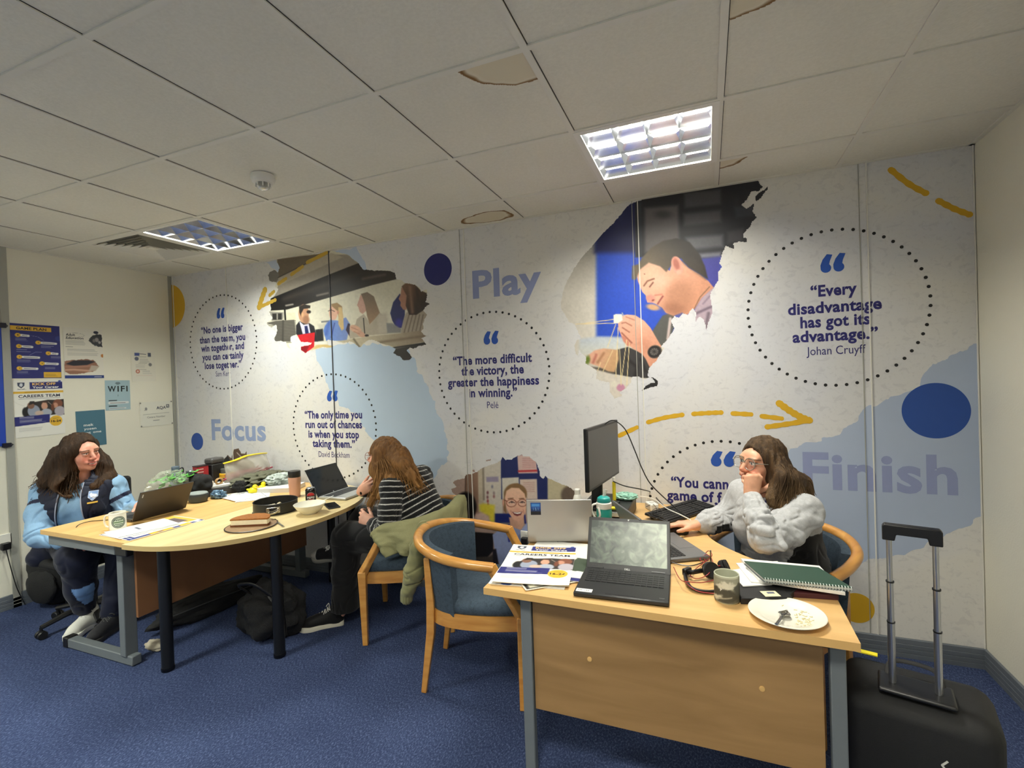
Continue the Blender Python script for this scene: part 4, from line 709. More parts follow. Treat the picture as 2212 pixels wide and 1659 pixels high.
def careers_poster(t, w_=.297, h_=.42, curl=0.0):
    L = [('poly', R4(95, 352, 292, 405), NV, 1), ('ell', (276, 408, 9, 9, 0), (52, 72, 150), 1), ('poly', R4(0, 322, 297, 338), GO, 1)] + lines(65, 240, [330], (120, 96, 40), 3.4, 0) + lines(30, 275, [282], (150, 148, 158), 3.2, 0, 3)
    L += crest(46, 384, 20) + lines(24, 74, [352], (180, 178, 176), 2, 0) + photo_trio(40, 148, 297, 272) + [('poly', [(0, 84), (205, 98), (205, 160), (0, 152)], NV, 1.2)] + lines(30, 160, [146, 136, 126, 116], (200, 200, 214), 2.4, .4, 2) + lines(30, 180, [106], (200, 200, 214), 2.4, .0)
    L += [('ell', (242, 106, 40, 40, 0), GO, 1)] + lines(226, 258, [124], (90, 74, 40), 2.5, 0) + lines(24, 190, [66, 56, 48, 40], (186, 184, 182), 2, .3, 5) + [('line', [(0, 268), (30, 244), (60, 230)], (200, 198, 190), 1.4, 1)]
    sheet(t, w_, h_, L, WH, curl=curl)
    lettering(t, [('KICK OFF', 110, 382, 140, 17, (240, 196, 110), .035), ('Your Career', 110, 359, 160, 15, (240, 238, 232), .035), ('CAREERS TEAM', 28, 292, 246, 20, (40, 40, 66), .018), ('16-24', 212, 96, 60, 16, (50, 42, 30), .03)], w_, h_)
# game plan
t, w_, h_ = wall_notice('notice_poster', 'navy GAME PLAN poster with seven numbered yellow steps on the left wall', 'poster', -1.163, -.871, 1.646, 2.048)
L = [('poly', R4(0, 352, 240, 386), GO, 1), ('poly', R4(184, 4, 292, 46), GO, 1), ('ell', (284, 306, 22, 20, 0), (44, 58, 132), 2)] + lines(192, 276, [34, 24, 14], (120, 96, 40), 2, .3)
for k_, (x, y, wd) in enumerate(((42, 318, 60), (158, 268, 106), (46, 236, 74), (216, 190, 54), (46, 158, 112), (176, 112, 94), (44, 74, 100))):
    L += [('line', [(x, y), (x + wd, y - 3)], (232, 230, 226), 17, .8), ('ell', (x, y, 16, 15, 0), GO, 1), ('line', [(x + 26, y - 1), (x + wd - 8, y - 3)], (96, 96, 120), 4, 1)] + lines(x - 14 + (30 if x > 100 else 0), x + 66 + (30 if x > 100 else 0), [y - 24, y - 32, y - 40], (150, 152, 182), 2.2, .3, k_)
L += [('line', [(120, 318), (160, 310), (190, 286)], (150, 154, 196), 2, 1), ('line', [(176, 196), (140, 196), (104, 172)], (150, 154, 196), 2, 1)]
sheet(t, w_, h_, L, NV)
lettering(t, [('GAME PLAN', 34, 360, 176, 18, (44, 36, 30), .03)] + [(str(k_ + 1), x - 3, y - 4, 7, 8, (60, 48, 30), .02) for k_, (x, y) in enumerate(((42, 318), (158, 268), (46, 236), (216, 190), (46, 158), (176, 112), (44, 74)))], w_, h_)
# adult education
t, w_, h_ = wall_notice('notice_poster', 'white Adult Education poster with two brush-shaped photographs on the left wall', 'poster', -.850, -.583, 1.638, 2.046)
L = [('ell', (222, 380, 18, 12, 0), (40, 44, 66), 1), ('wpoly', [(170, 310), (196, 356), (230, 364), (262, 362), (264, 262), (240, 262), (200, 280)], (52, 54, 60), 14, 9, 2), ('ell', (226, 320, 14, 18, 0), (150, 146, 144), 4), ('ell', (245, 300, 10, 12, 0), (170, 166, 164), 4), ('ell', (206, 312, 10, 14, 0), (120, 118, 118), 4)]
L += [('line', [(20 + 60 * (1 + math.cos(a)), 350 + 16 * math.sin(a)) for a in np.linspace(0, 2 * PI, 40)], (140, 138, 138), 1.4, .8)] + lines(14, 150, [306, 298, 290, 282, 274], (176, 174, 168), 3, .15) + lines(14, 60, [318, 254], (110, 108, 104), 3, 0) + lines(24, 244, [238, 230, 222, 206, 198, 190], (180, 178, 172), 3, .2)
L += [('ell', (262, 190, 12, 14, 0), (196, 128, 58), 1), ('wpoly', [(0, 60), (0, 140), (60, 150), (150, 158), (200, 150), (232, 100), (190, 60), (90, 38), (30, 40)], (150, 106, 86), 16, 8, 2), ('poly', [(10, 118), (60, 146), (160, 150), (210, 140), (150, 112), (60, 104)], (34, 34, 46), 5), ('line', [(0, 70), (60, 74), (170, 64)], (206, 164, 140), 14, 7), ('line', [(0, 96), (80, 96), (170, 104)], (176, 128, 108), 14, 7), ('poly', [(180, 110), (236, 104), (210, 66), (160, 60)], (190, 176, 160), 6), ('poly', R4(0, 4, 268, 28), (34, 58, 128), 1)] + lines(200, 250, [16], (220, 222, 230), 4, 0)
sheet(t, w_, h_, L, (232, 228, 216))
lettering(t, [('Adult', 18, 342, 60, 17, (70, 70, 76), .03), ('Education', 18, 318, 116, 17, (70, 70, 76), .03)], w_, h_)
# careers
t, w_, h_ = wall_notice('notice_poster', 'white KICK OFF Your Career poster pinned below the navy GAME PLAN poster', 'poster', -1.160, -.863, 1.212, 1.632, .006)
careers_poster(t)
# wifi
t, w_, h_ = wall_notice('notice_poster', 'pale blue WIFI notice on the left wall above the teal poster', 'notice', -.580, -.390, 1.369, 1.622, -.01)
L = [('poly', R4(24, 32, 86, 40), (28, 30, 34), .8), ('poly', R4(24, 78, 86, 86), (28, 30, 34), .8), ('line', [(30, 62), (168, 64)], (222, 224, 224), 20, 1), ('line', [(30, 14), (150, 16)], (206, 212, 214), 12, 1)] + lines(36, 160, [62], (110, 112, 118), 5, .1) + lines(34, 150, [15], (120, 124, 128), 4, .1)
for r_ in (8, 15, 22): L.append(('line', [(96 + r_ * math.cos(a), 214 + r_ * math.sin(a)) for a in np.linspace(PI * .2, PI * .8, 12)], (50, 60, 66), 4, .8))
L.append(('line', [(95, 118), (96, 130)], (60, 80, 84), 3, 1))
sheet(t, w_, h_, L, (164, 190, 200), curl=-.002)
lettering(t, [('W', 20, 158, 60, 46, (24, 34, 34), .02), ('I', 92, 158, 10, 46, (24, 34, 34), .02), ('F', 118, 158, 30, 46, (24, 34, 34), .02), ('I', 160, 158, 10, 46, (24, 34, 34), .02)], w_, h_)
# small white notice
t, w_, h_ = wall_notice('notice_poster', 'small white notice with tiny round pictures, rightmost high on the left wall', 'notice', -.372, -.172, 1.611, 1.885, .01)
L = [('poly', R4(30, 226, 70, 252), (70, 84, 140), 3), ('poly', R4(140, 220, 166, 254), (84, 90, 110), 2), ('line', [(72, 244), (124, 240)], (90, 92, 100), 5, 2), ('ell', (46, 200, 17, 17, 0), (104, 108, 126), 2), ('ell', (156, 148, 14, 15, 0), (130, 130, 130), 3), ('ell', (50, 88, 17, 18, 0), (186, 108, 84), 2), ('ell', (50, 88, 9, 10, 0), (226, 200, 186), 2), ('line', [(34, 52), (170, 52)], (200, 150, 140), 2, 1)]
L += lines(70, 160, [196, 188, 178, 170], (176, 174, 168), 2, .3) + lines(36, 120, [146, 138, 128, 120], (180, 178, 172), 2, .3, 3) + lines(90, 170, [92, 84, 76, 68], (180, 178, 172), 2, .3, 6) + lines(60, 130, [218, 160, 104], (130, 128, 124), 3, .2, 7)
sheet(t, w_, h_, L, (230, 226, 212), curl=.003)
# teal notice
t, w_, h_ = wall_notice('notice_poster', 'teal poster with white hand lettering, partly behind the woman in blue', 'poster', -.790, -.586, 1.089, 1.380, .012)
sheet(t, w_, h_, [], (72, 116, 136))
lettering(t, [('mek', 50, 166, 68, 20, (236, 240, 240), .02), ('yosen', 50, 136, 86, 18, (236, 240, 240), .02), ('yot', 50, 104, 46, 18, (236, 240, 240), .02), ('ome', 112, 106, 58, 18, (236, 240, 240), .02)], w_, h_)
# centre number
t, w_, h_ = wall_notice('notice_poster', 'white AQA Centre Number card with taped corners by the mural corner', 'notice', -.318, -.036, 1.205, 1.424, .008)
L = [('line', [(26, 108), (250, 112)], (140, 140, 136), 3, 1.5), ('ell', (52, 158, 10, 14, 0), (150, 150, 150), 2), ('poly', R4(38, 142, 44, 148), (150, 150, 150), 1), ('poly', R4(228, 158, 254, 188), (84, 88, 100), 1.2), ('poly', R4(234, 165, 248, 182), (228, 226, 216), 1.2), ('line', [(234, 165), (250, 182)], (84, 88, 100), 3, 1), ('line', [(110, 50), (160, 50)], (140, 140, 138), 6, 2)]
for x, y in ((6, 6), (274, 8), (6, 212), (274, 212)): L.append(('poly', [(x - 8, y), (x, y + 8), (x + 8, y), (x, y - 8)], (110, 108, 100), 2))
sheet(t, w_, h_, L, (230, 228, 216), curl=.002)
lettering(t, [('AQA', 140, 148, 84, 26, (46, 50, 80), .012), ('Centre Number', 58, 74, 158, 16, (110, 110, 112), .0)], w_, h_)
# pull-up style board at the very edge
t, w_, h_ = wall_notice('display_board', 'blue display board with a black clip at the far left edge', 'display board', -1.75, -1.192, 1.165, 2.035)
MB().box((0, 0, .004), (w_, h_, .008)).build('panel', flat((34, 70, 178), .4), t, smooth=False)
MB().box((-.045, 0, .0085), (w_ - .15, h_ - .10, .002)).build('poster_area', flat((226, 220, 200), .5), t, smooth=False)
c = MB(); c.box((w_ / 2 - .02, h_ / 2 - .01, .012), (.045, .035, .02)); c.tube([(w_ / 2 + .002, h_ / 2 - .022, .016), (w_ / 2 + .012, h_ / 2 - .012, .016), (w_ / 2 + .002, h_ / 2 - .002, .016)], .003, 6); c.build('clip', flat((24, 24, 40), .4), t)
c = MB(); c.box((w_ / 2 - .02, -h_ / 2 + .005, .012), (.045, .03, .02)); c.tube([(w_ / 2 + .002, -h_ / 2 - .004, .016), (w_ / 2 + .014, -h_ / 2 + .006, .016), (w_ / 2 + .002, -h_ / 2 + .014, .016)], .003, 6); c.build('clip', flat((24, 24, 40), .4), t)

# ---------------------------------------------------------------- sockets and plugs
def plug(t, c, n=(1, 0, 0)):
    m = MB(); m.box(np.array(c) + np.array(n) * .018, (.036, .05, .05) if n[0] else (.045, .036, .05)); o = m.build('plug', M_black, t, bevel=.006); return o
s = hx(3, 1168); t = thing('wall_socket', 'white wall socket with a black plug low on the left wall beside the backpack', 'socket', (0, s[1] - .02, s[2]))
MB().box((.006, 0, 0), (.012, .146, .086)).build('face_plate', M_white, t, bevel=.003)
plug(t, (.012, .03, -.04)); MB().tube(catmull([(.03, .03, -.06), (.032, .05, -.2), (.03, .08, -.36), (.03, .12, -s[2] + .004)], 8), .003, 6).build('cable', M_black, t)
s = hy(1142, 1160); t = thing('wall_socket', 'white double wall socket with a black plug under the laughing woman on the mural', 'socket', (s[0] + .02, -.005, s[2]))
MB().box((0, -.006, 0), (.146, .012, .086)).build('face_plate', M_white, t, bevel=.003)
sw = MB(); sw.box((-.03, -.013, .028), (.012, .006, .016)); sw.build('rocker_switch', M_white, t); sw = MB(); sw.box((.03, -.013, .028), (.012, .006, .016)); sw.build('rocker_switch', M_white, t)
plug(t, (-.03, -.03, -.012), (0, -1, 0)); MB().tube(catmull([(-.03, -.05, -.035), (-.028, -.052, -.1), (-.02, -.04, -.2), (.0, -.03, -.4)], 8), .004, 6).build('cable', M_black, t)

# ---------------------------------------------------------------- desks
M_beech = wood('beech_laminate', (206, 164, 106), (224, 184, 124), 0, 10, 5, .38); M_beech_y = wood('beech_laminate_long', (210, 164, 100), (230, 188, 124), 1, 10, 5, .38)
M_maple = wood('maple_laminate', (214, 190, 136), (232, 212, 162), 1, 9, 6, .36)
M_edge = mat('laminate_edging', (206, 166, 104), .4, var=.05); M_edge2 = mat('maple_edging', (196, 170, 116), .4, var=.05)
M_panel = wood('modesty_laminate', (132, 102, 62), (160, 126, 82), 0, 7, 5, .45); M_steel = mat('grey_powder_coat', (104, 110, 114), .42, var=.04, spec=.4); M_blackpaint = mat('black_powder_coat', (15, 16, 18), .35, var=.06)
DT = .73
def slab(t, poly, z0, z1, name='desk_top', top=None, edge=None):
    m = len(poly); V, F = tess(poly, 0)
    tv = V[:, [0, 2]]
    o = MB().add([(a, b, z1) for a, b in tv], [tuple(f) for f in F]).add([(a, b, z0) for a, b in tv], [tuple(reversed(f)) for f in F]).build(name, top, t, world=True, smooth=False)
    me = o.data
    P = np.array([v.co[:] for v in me.vertices])
    # outward normals whatever the winding of the outline
    for p in me.polygons:
        up = p.normal.z > 0; hi = me.vertices[p.vertices[0]].co.z > (z0 + z1) / 2 - t.location.z
        if up != hi: p.flip()
    MB().add([(a, b, z0) for a, b in poly] + [(a, b, z1) for a, b in poly], [(i, (i + 1) % m, m + (i + 1) % m, m + i) for i in range(m)]).build('edge_band', edge, t, world=True, smooth=True, angle=30)
    return o
desk = thing('desk', 'beech desk with a concave inner edge and front panel, nearest the viewer', 'desk', (4.45, -1.0, 0))
poly = [(3.855, -1.432), (5.052, -1.450), (5.060, -1.05)] + [tuple(q) for q in catmull([(5.060, -1.05), (4.93, -.93), (4.78, -.79), (4.67, -.63), (4.64, -.48), (4.67, -.28), (4.70, -.03)], 6)[1:]] + [(3.85, -.03)]
slab(desk, poly, DT - .025, DT, top=M_beech, edge=M_edge)
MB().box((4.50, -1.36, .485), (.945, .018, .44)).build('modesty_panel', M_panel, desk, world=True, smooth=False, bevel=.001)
for x, z in ((4.242, .493), (4.802, .5)): MB().lathe([(.009, 0), (.008, .003), (.001, .004)], 14, R=rotm(PI / 2), c=(x, -1.369, z)).build('screw_cap', M_edge, desk, world=True)
for x in (4.003, 5.010):
    m = MB(); m.box((x, -1.365, .355), (.042, .032, .70)); m.build('leg', M_steel, desk, world=True, bevel=.004)
    m = MB(); m.box((x, -1.365, .01), (.040, .04, .02)); m.build('foot', M_black, desk, world=True, bevel=.003)
for x, y in ((4.05, -.12), (4.60, -.12), (4.0, -.75)): m = MB(); m.box((x, y, .355), (.04, .04, .70)); m.build('leg', M_steel, desk, world=True, bevel=.004)
m = MB(); m.box((4.5, -1.33, .675), (1.0, .03, .05)); m.build('top_rail', M_steel, desk, world=True, bevel=.003)

desk2 = thing('desk', 'rectangular beech desk with a grey cantilever leg along the notice wall', 'desk', (1.42, -.75, 0))
slab(desk2, [(1.02, -1.49), (1.822, -1.50), (1.822, -.03), (1.02, -.03)], DT - .025, DT, top=M_beech_y, edge=M_edge)
for y, rr in ((-1.385, 1), (-.14, 0)):
    m = MB(); m.box((1.615, y, .37), (.05, .065, .64)); m.build('leg', M_steel, desk2, world=True, bevel=.004)
    m = MB(); m.box((1.37, y - .0, .030), (.62, .05, .052)); m.build('foot_bar', M_steel, desk2, world=True, bevel=.005)
    m = MB(); m.box((1.055, y, .032), (.05, .058, .06)); m.build('end_cap', M_black, desk2, world=True, bevel=.006)
    m = MB(); m.box((1.36, y - .065 * rr, .672), (.62, .035, .062)); m.build('arm', M_steel, desk2, world=True, bevel=.003)
    m = MB(); m.box((1.725, y - .066 * rr, .672), (.10, .038, .064)); m.build('end_cap', M_black, desk2, world=True, bevel=.006)
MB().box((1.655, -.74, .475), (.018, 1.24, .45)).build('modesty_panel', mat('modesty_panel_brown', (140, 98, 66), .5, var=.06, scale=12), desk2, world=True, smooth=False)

dend = thing('table_extension', 'pale D-shaped table extension on black round legs joined to the rectangular desk', 'table', (2.1, -.76, 0))
cy, by = -.765, .755
poly = [(1.828, cy - by + .0)] + [(1.828 + .685 * math.sin(a) ** .92, cy - by * math.copysign(abs(math.cos(a)) ** .92, math.cos(a))) for a in np.linspace(0.06, PI - .06, 46)] + [(1.828, cy + by - .0)]
slab(dend, poly, DT - .024, DT + .001, name='table_top', top=M_maple, edge=M_edge2)
for x, y in ((1.90, -1.36), (2.385, -1.06), (2.40, -.45), (1.93, -.13)):
    m = MB(); m.lathe([(.030, .02), (.030, .702), (.05, .703), (.05, .706)], 24, c=(x, y, 0)); o = m.build('leg', M_blackpaint, dend, world=True)
    MB().lathe([(.001, 0), (.030, 0), (.033, .006), (.032, .02), (.001, .021)], 24, c=(x, y, 0)).build('glide', mat('black_glide', (10, 10, 11), .15), o, world=True)

# ---------------------------------------------------------------- tub chairs
M_oak = wood('varnished_beech', (188, 128, 58), (214, 158, 82), 0, 6, 14, .28, coat=.4); M_uph = None
def fabric_mat(name, a, b_, sc_=420):
    m, t, N, L, b = _nt(name)
    tc = N.new('ShaderNodeTexCoord'); v = N.new('ShaderNodeTexVoronoi'); v.inputs['Scale'].default_value = sc_; L.new(tc.outputs['Object'], v.inputs['Vector'])
    n = N.new('ShaderNodeTexNoise'); n.inputs['Scale'].default_value = 60; L.new(tc.outputs['Object'], n.inputs['Vector'])
    ad = N.new('ShaderNodeMath'); ad.operation = 'MULTIPLY_ADD'; ad.inputs[1].default_value = .9; L.new(v.outputs['Distance'], ad.inputs[0]); L.new(n.outputs['Fac'], ad.inputs[2])
    r = ramp(N, [(.45, lin(a)), (1.0, lin(b_))]); L.new(ad.outputs[0], r.inputs[0]); L.new(r.outputs[0], b.inputs['Base Color']); b.inputs['Roughness'].default_value = .9; b.inputs['Specular IOR Level'].default_value = .2
    bp = N.new('ShaderNodeBump'); bp.inputs['Strength'].default_value = .5; bp.inputs['Distance'].default_value = .004; L.new(v.outputs['Distance'], bp.inputs['Height']); L.new(bp.outputs[0], b.inputs['Normal'])
    return m
M_uph = fabric_mat('blue_weave', (34, 42, 52), (70, 84, 98))
def tub_chair(label, loc, deg, group='tub chairs with bent wooden rails'):
    t = thing('tub_chair', label, 'chair', (loc[0], loc[1], 0), math.radians(deg), group)
    half = [(.13, -.285, .652), (0, -.298, .672), (-.13, -.280, .695), (-.235, -.205, .716), (-.288, -.10, .730)]
    path = catmull(half + [(-.300, 0, .734)] + [(x, -y, z) for x, y, z in half[::-1]], 7)
    n = len(path); rr = np.full(n, .0235); MB().tube(path, rr, 14, flat=1.0, up=(0, 0, 1)).build('rail', M_oak, t)
    for s in (-1, 1):
        a = np.array([.118, s * .285, .655]); b = np.array([.262, s * .272, .405])
        pm = MB(); pts = np.array([a + (0.0, 0, .008), a + (b - a) * .3, a + (b - a) * .7, b]); 
        pm.tube(pts, [.030, .027, .027, .030], 4, flat=[.8, .75, .75, .8], up=(0, 1, 0)); o = pm.build('arm_support', M_oak, t, angle=30, bevel=.005)
        lg = MB(); lg.tube([(.258, s * .272, .425), (.255, s * .276, .3), (.250, s * .282, 0)], [.033, .029, .022], 4, up=(.7, .7, 0)); lg.build('leg', M_oak, t, angle=30, bevel=.004)
        lg = MB(); lg.tube([(-.215, s * .19, .66), (-.20, s * .195, .45), (-.205, s * .192, .30), (-.250, s * .195, 0)], [.020, .027, .028, .019], 4, up=(.7, .7, 0)); lg.build('leg', M_oak, t, angle=30, bevel=.004)
    def outline(k, zz, x_front=.25):
        pts = [(x_front, -.255 * k), (.1, -.268 * k), (-.05, -.255 * k), (-.16, -.215 * k), (-.232 * k, -.13), (-.252 * k, 0)]
        pts = pts + [(x, -y) for x, y in pts[::-1][1:]]
        return catmull([(x, y, zz) for x, y in pts], 5)
    for nm, k0, z0, z1, mtl in (('seat_apron', 1.0, .345, .412, M_oak),):
        O = outline(k0, 0); I = outline(k0 * .9, 0, .232); m = len(O)
        V = [(x, y, z0) for x, y, _ in O] + [(x, y, z1) for x, y, _ in O] + [(x, y, z1) for x, y, _ in I] + [(x, y, z0) for x, y, _ in I]
        F = [(j * m + i, j * m + (i + 1) % m, ((j + 1) % 4) * m + (i + 1) % m, ((j + 1) % 4) * m + i) for i in range(m) for j in range(4)]
        MB().add(V, F).build(nm, mtl, t, angle=35)
    O = outline(.96, 0, .258); m = len(O); G = []
    for k, z in ((.90, .395), (.99, .41), (1.02, .43), (1.0, .452), (.93, .468), (.7, .478), (.35, .482)): G.append([((x - .0) * k, y * k, z) for x, y, _ in O])
    V = [p for ring in G for p in ring] + [(0, 0, .483)]; F = [(a * m + i, a * m + (i + 1) % m, (a + 1) * m + (i + 1) % m, (a + 1) * m + i) for a in range(len(G) - 1) for i in range(m)] + [(6 * m + i, 6 * m + (i + 1) % m, 7 * m) for i in range(m)] + [tuple(range(m - 1, -1, -1))]
    MB().add(V, F).build('seat', M_uph, t, angle=60)
    # curved upholstered back between seat and rail
    G = []; ang = np.linspace(-1.28, 1.28, 21)
    for sgn, off in ((1, 0.0), (-1, .034)):
        for kz, z in enumerate(np.linspace(.40, .715, 8)):
            row = []
            for a in ang:
                top = np.interp(abs(a), [0, 1.0, 1.6], [.728, .712, .69]); zz = .40 + (top - .40) * kz / 7
                r = .262 + .022 * kz / 7 + off * (1 if True else 0) * -1; bul = .018 * math.sin(PI * kz / 7) * (1 if off else -.2)
                row.append((-(r - bul) * math.cos(a) * 1.02 + .005, (r - bul) * math.sin(a) * 1.0, zz))
            G.append(row)
    A_ = np.array(G[:8]); B_ = np.array(G[8:]); mb = MB(); mb.grid(A_[:, ::-1]); mb.grid(B_)
    for L_ in ((A_[-1], B_[-1]), (A_[0][::-1], B_[0][::-1])): mb.grid(np.array([L_[0][::-1], L_[1][::-1]]))
    for c_ in (0, -1): mb.grid(np.array([A_[:, c_], B_[:, c_]]) if c_ == 0 else np.array([B_[:, c_], A_[:, c_]]))
    mb.build('backrest', M_uph, t, angle=60)
    return t
tub_chair('empty blue tub chair with a bent wooden rail left of the nearest desk', (3.531, -.816), 14)
tub_chair('blue tub chair under the woman in stripes with a green jacket over its rail', (2.885, -.445), 205)
tub_chair('blue tub chair behind the woman in the grey sweatshirt', (4.955, -.50), 236)

# ---------------------------------------------------------------- suitcase
M_case = mat('black_nylon', (14, 14, 16), .6, var=.25, scale=60, bump=.3, bscale=900); M_alu = mat('brushed_aluminium', (176, 178, 182), .28, metal=.9, var=.1, scale=8)
sc_ = thing('suitcase', 'black wheeled suitcase with its pull handle raised beside the nearest desk', 'suitcase', (5.262, -1.165, 0), math.radians(-15))
def rbox(mb, sx, sy, z0, z1, r=.05, nz=5, bulge=0.0):
    """rounded upright box made of stacked rounded outlines"""
    def ol(k):
        pts = []; hx_, hy_ = sx / 2 - (1 - k) * r, sy / 2 - (1 - k) * r; rr = r * max(k, .3)
        for q, (cx, cy_) in enumerate(((1, 1), (-1, 1), (-1, -1), (1, -1))):
            for a in np.linspace(q * PI / 2, (q + 1) * PI / 2, 6): pts.append((cx * (hx_ - rr) + rr * math.cos(a), cy_ * (hy_ - rr) + rr * math.sin(a)))
        return pts
    rings = []
    for a in np.linspace(0, PI / 2, nz): rings.append((math.sin(a), z0 + r * (1 - math.cos(a))))
    for a in np.linspace(PI / 2, 0, nz): rings.append((math.sin(a), z1 - r * (1 - math.cos(a))))
    m = 24; V = []; 
    for k, z in rings: V += [(x, y, z) for x, y in ol(k)]
    n = len(rings); F = [(a * m + i, a * m + (i + 1) % m, (a + 1) * m + (i + 1) % m, (a + 1) * m + i) for a in range(n - 1) for i in range(m)] + [tuple(range(m - 1, -1, -1)), tuple((n - 1) * m + i for i in range(m))]
    return mb.add(V, F)
m = MB(); rbox(m, .40, .27, .045, .485, .06); m.build('shell', M_case, sc_, angle=60)
zp = MB(); zp.tube([(x, y, z) for x, y, z in [(.213 * math.cos(a), .05, .27 + .225 * math.sin(a)) for a in np.linspace(0, 2 * PI, 40, endpoint=False)]], .004, 6, closed=True)
fp = MB(); rbox(fp, .36, .06, .07, .44, .028); o = fp.build('front_pocket', M_case, sc_, angle=60); o.location = (0, .145, 0)
bz = MB(); rbox(bz, .19, .115, .492, .508, .008); bz.build('handle_recess', mat('recess_plastic', (24, 24, 26), .35), sc_, angle=50).location = (0, -.06, 0)
for x in (-.0565, .0565):
    tb = MB(); tb.tube([(x, -.06, .47), (x, -.06, .70)], .0135, 16, flat=.75); tb.build('handle_tube', M_alu, sc_)
    tb = MB(); tb.tube([(x, -.06, .70), (x, -.06, .83)], .0120, 16, flat=.75); tb.build('handle_tube', M_alu, sc_)
    tb = MB(); tb.tube([(x, -.06, .83), (x, -.06, .965)], .0105, 16, flat=.75); tb.build('handle_tube', M_alu, sc_)
    for z in (.70, .83): MB().tube([(x, -.06, z - .002), (x, -.06, z + .002)], .0142, 16, flat=.78).build('handle_collar', M_black, sc_)
gp = MB(); gp.prism([(-.074, .965), (-.074, 1.008), (-.068, 1.016), (.068, 1.016), (.074, 1.008), (.074, .965), (.042, .965), (.038, .985), (-.038, .985), (-.042, .965)], -.014, .014, R=rotm(PI / 2)); gp.build('grip', M_black, sc_, bevel=.003).location = (0, -.06, 0)
tg = MB(); tg.box((-.13, .10, .503), (.07, .022, .004)); tg.build('yellow_tag', flat((232, 214, 40)), sc_)['label'] = 'yellow tag'
mk = MB()
for s in (-1, 1): mk.box((.06, -.1362, .335 + s * .008), (.022, .0016, .005), rotm(ry=-s * .9))
mk.build('emblem', flat((206, 206, 200)), sc_, smooth=False)
th = MB(); th.tube(catmull([(-.07, -.02, .503), (-.05, .035, .53), (.05, .035, .53), (.07, -.02, .503)], 6), .009, 8, flat=.5); th.build('carry_handle', M_case, sc_)
for x in (-.16, .16):
    for y in (-.09, .09): w2 = MB(); w2.lathe([(.018, -.010), (.022, -.006), (.022, .006), (.018, .010)], 18, R=rotm(ry=PI / 2)); w2.build('wheel', M_black, sc_).location = (x, y, .0225)
# ---------------------------------------------------------------- things on the desks
def V3(*a): return np.array(a, float)
def blob(mb, c, r, amp=.15, freq=6.0, seed=0, n=40, m=24, floor=None, ridg=False):
    r = np.ones(3) * r; s0 = mb.n; mb.ball((0, 0, 0), 1.0, n, m); V = mb.v[-1]; off = Vector((seed * 3.7, seed * 1.3, seed * 7.1)); out = []
    for v in V:
        p = Vector(v) * freq * .25 + off; d = mnoise.fractal(p, 1.0, 2.0, 4)
        if ridg: d = .6 - 2.2 * abs(d)
        q = v * (1 + amp * d) * r + np.asarray(c, float)
        if floor is not None: q[2] = max(q[2], floor)
        out.append(q)
    mb.v[-1] = np.array(out); return mb
def decal(t, r, a0, a1, z0, z1, layers, base, name='printed_mark', step=.002, rtop=None):
    """printed patch wrapped on a cylinder of radius r; layers in mm, x along the girth, y up"""
    w_ = r * (a1 - a0); nx, ny = int(w_ / step) + 2, int((z1 - z0) / step) + 2
    gx, gy = np.meshgrid(np.linspace(0, w_, nx), np.linspace(0, z1 - z0, ny), indexing='ij'); P = np.stack([gx.ravel(), gy.ravel()], 1)
    C = ink(P * 1000, layers, base); a = a0 + P[:, 0] / r
    return colour_mesh(name, np.stack([(r + .0006) * np.cos(a), (r + .0006) * np.sin(a), z0 + P[:, 1]], 1), lattice(nx, ny), C, P_sheet, t, smooth=True)
def wrap_text(mb, body, r, a_mid, z, width, height, bold=.02):
    V, F, (x0, x1, y0, y1) = text_shape(body, bold); a = a_mid + (V[:, 0] - (x0 + x1) / 2) * width / (x1 - x0) / r
    return mb.add(np.stack([(r + .0012) * np.cos(a), (r + .0012) * np.sin(a), z + V[:, 1] * height / CAP], 1), F)
M_key = mat('key_caps', (26, 26, 28), .5, var=.1); M_dark = mat('dark_laptop', (30, 31, 33), .42, var=.08); M_silver = mat('silver_laptop', (176, 172, 166), .34, metal=.55, var=.04, scale=6); M_glass_off = mat('dark_screen', (12, 12, 14), .12, var=.05, spec=.6)
M_graph = mat('graphite_laptop', (66, 62, 58), .38, metal=.35, var=.05)
def screen_dust_reflection():
    m, t, N, L, b = _nt('dust_and_reflection_screen')
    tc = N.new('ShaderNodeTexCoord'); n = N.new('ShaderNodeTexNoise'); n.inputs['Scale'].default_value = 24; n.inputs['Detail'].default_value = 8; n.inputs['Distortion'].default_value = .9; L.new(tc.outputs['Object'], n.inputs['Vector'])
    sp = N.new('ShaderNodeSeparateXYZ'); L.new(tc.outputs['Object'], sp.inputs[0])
    ma = N.new('ShaderNodeMath'); ma.operation = 'MULTIPLY_ADD'; ma.inputs[1].default_value = 1.3; L.new(sp.outputs[0], ma.inputs[0]); L.new(n.outputs['Fac'], ma.inputs[2])  # reflection painted into the colour: paler to one side, mottled with dust
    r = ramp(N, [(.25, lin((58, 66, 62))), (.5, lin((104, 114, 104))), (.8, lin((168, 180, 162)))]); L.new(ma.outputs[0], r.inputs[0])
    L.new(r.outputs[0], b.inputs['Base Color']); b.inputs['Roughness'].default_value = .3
    return m
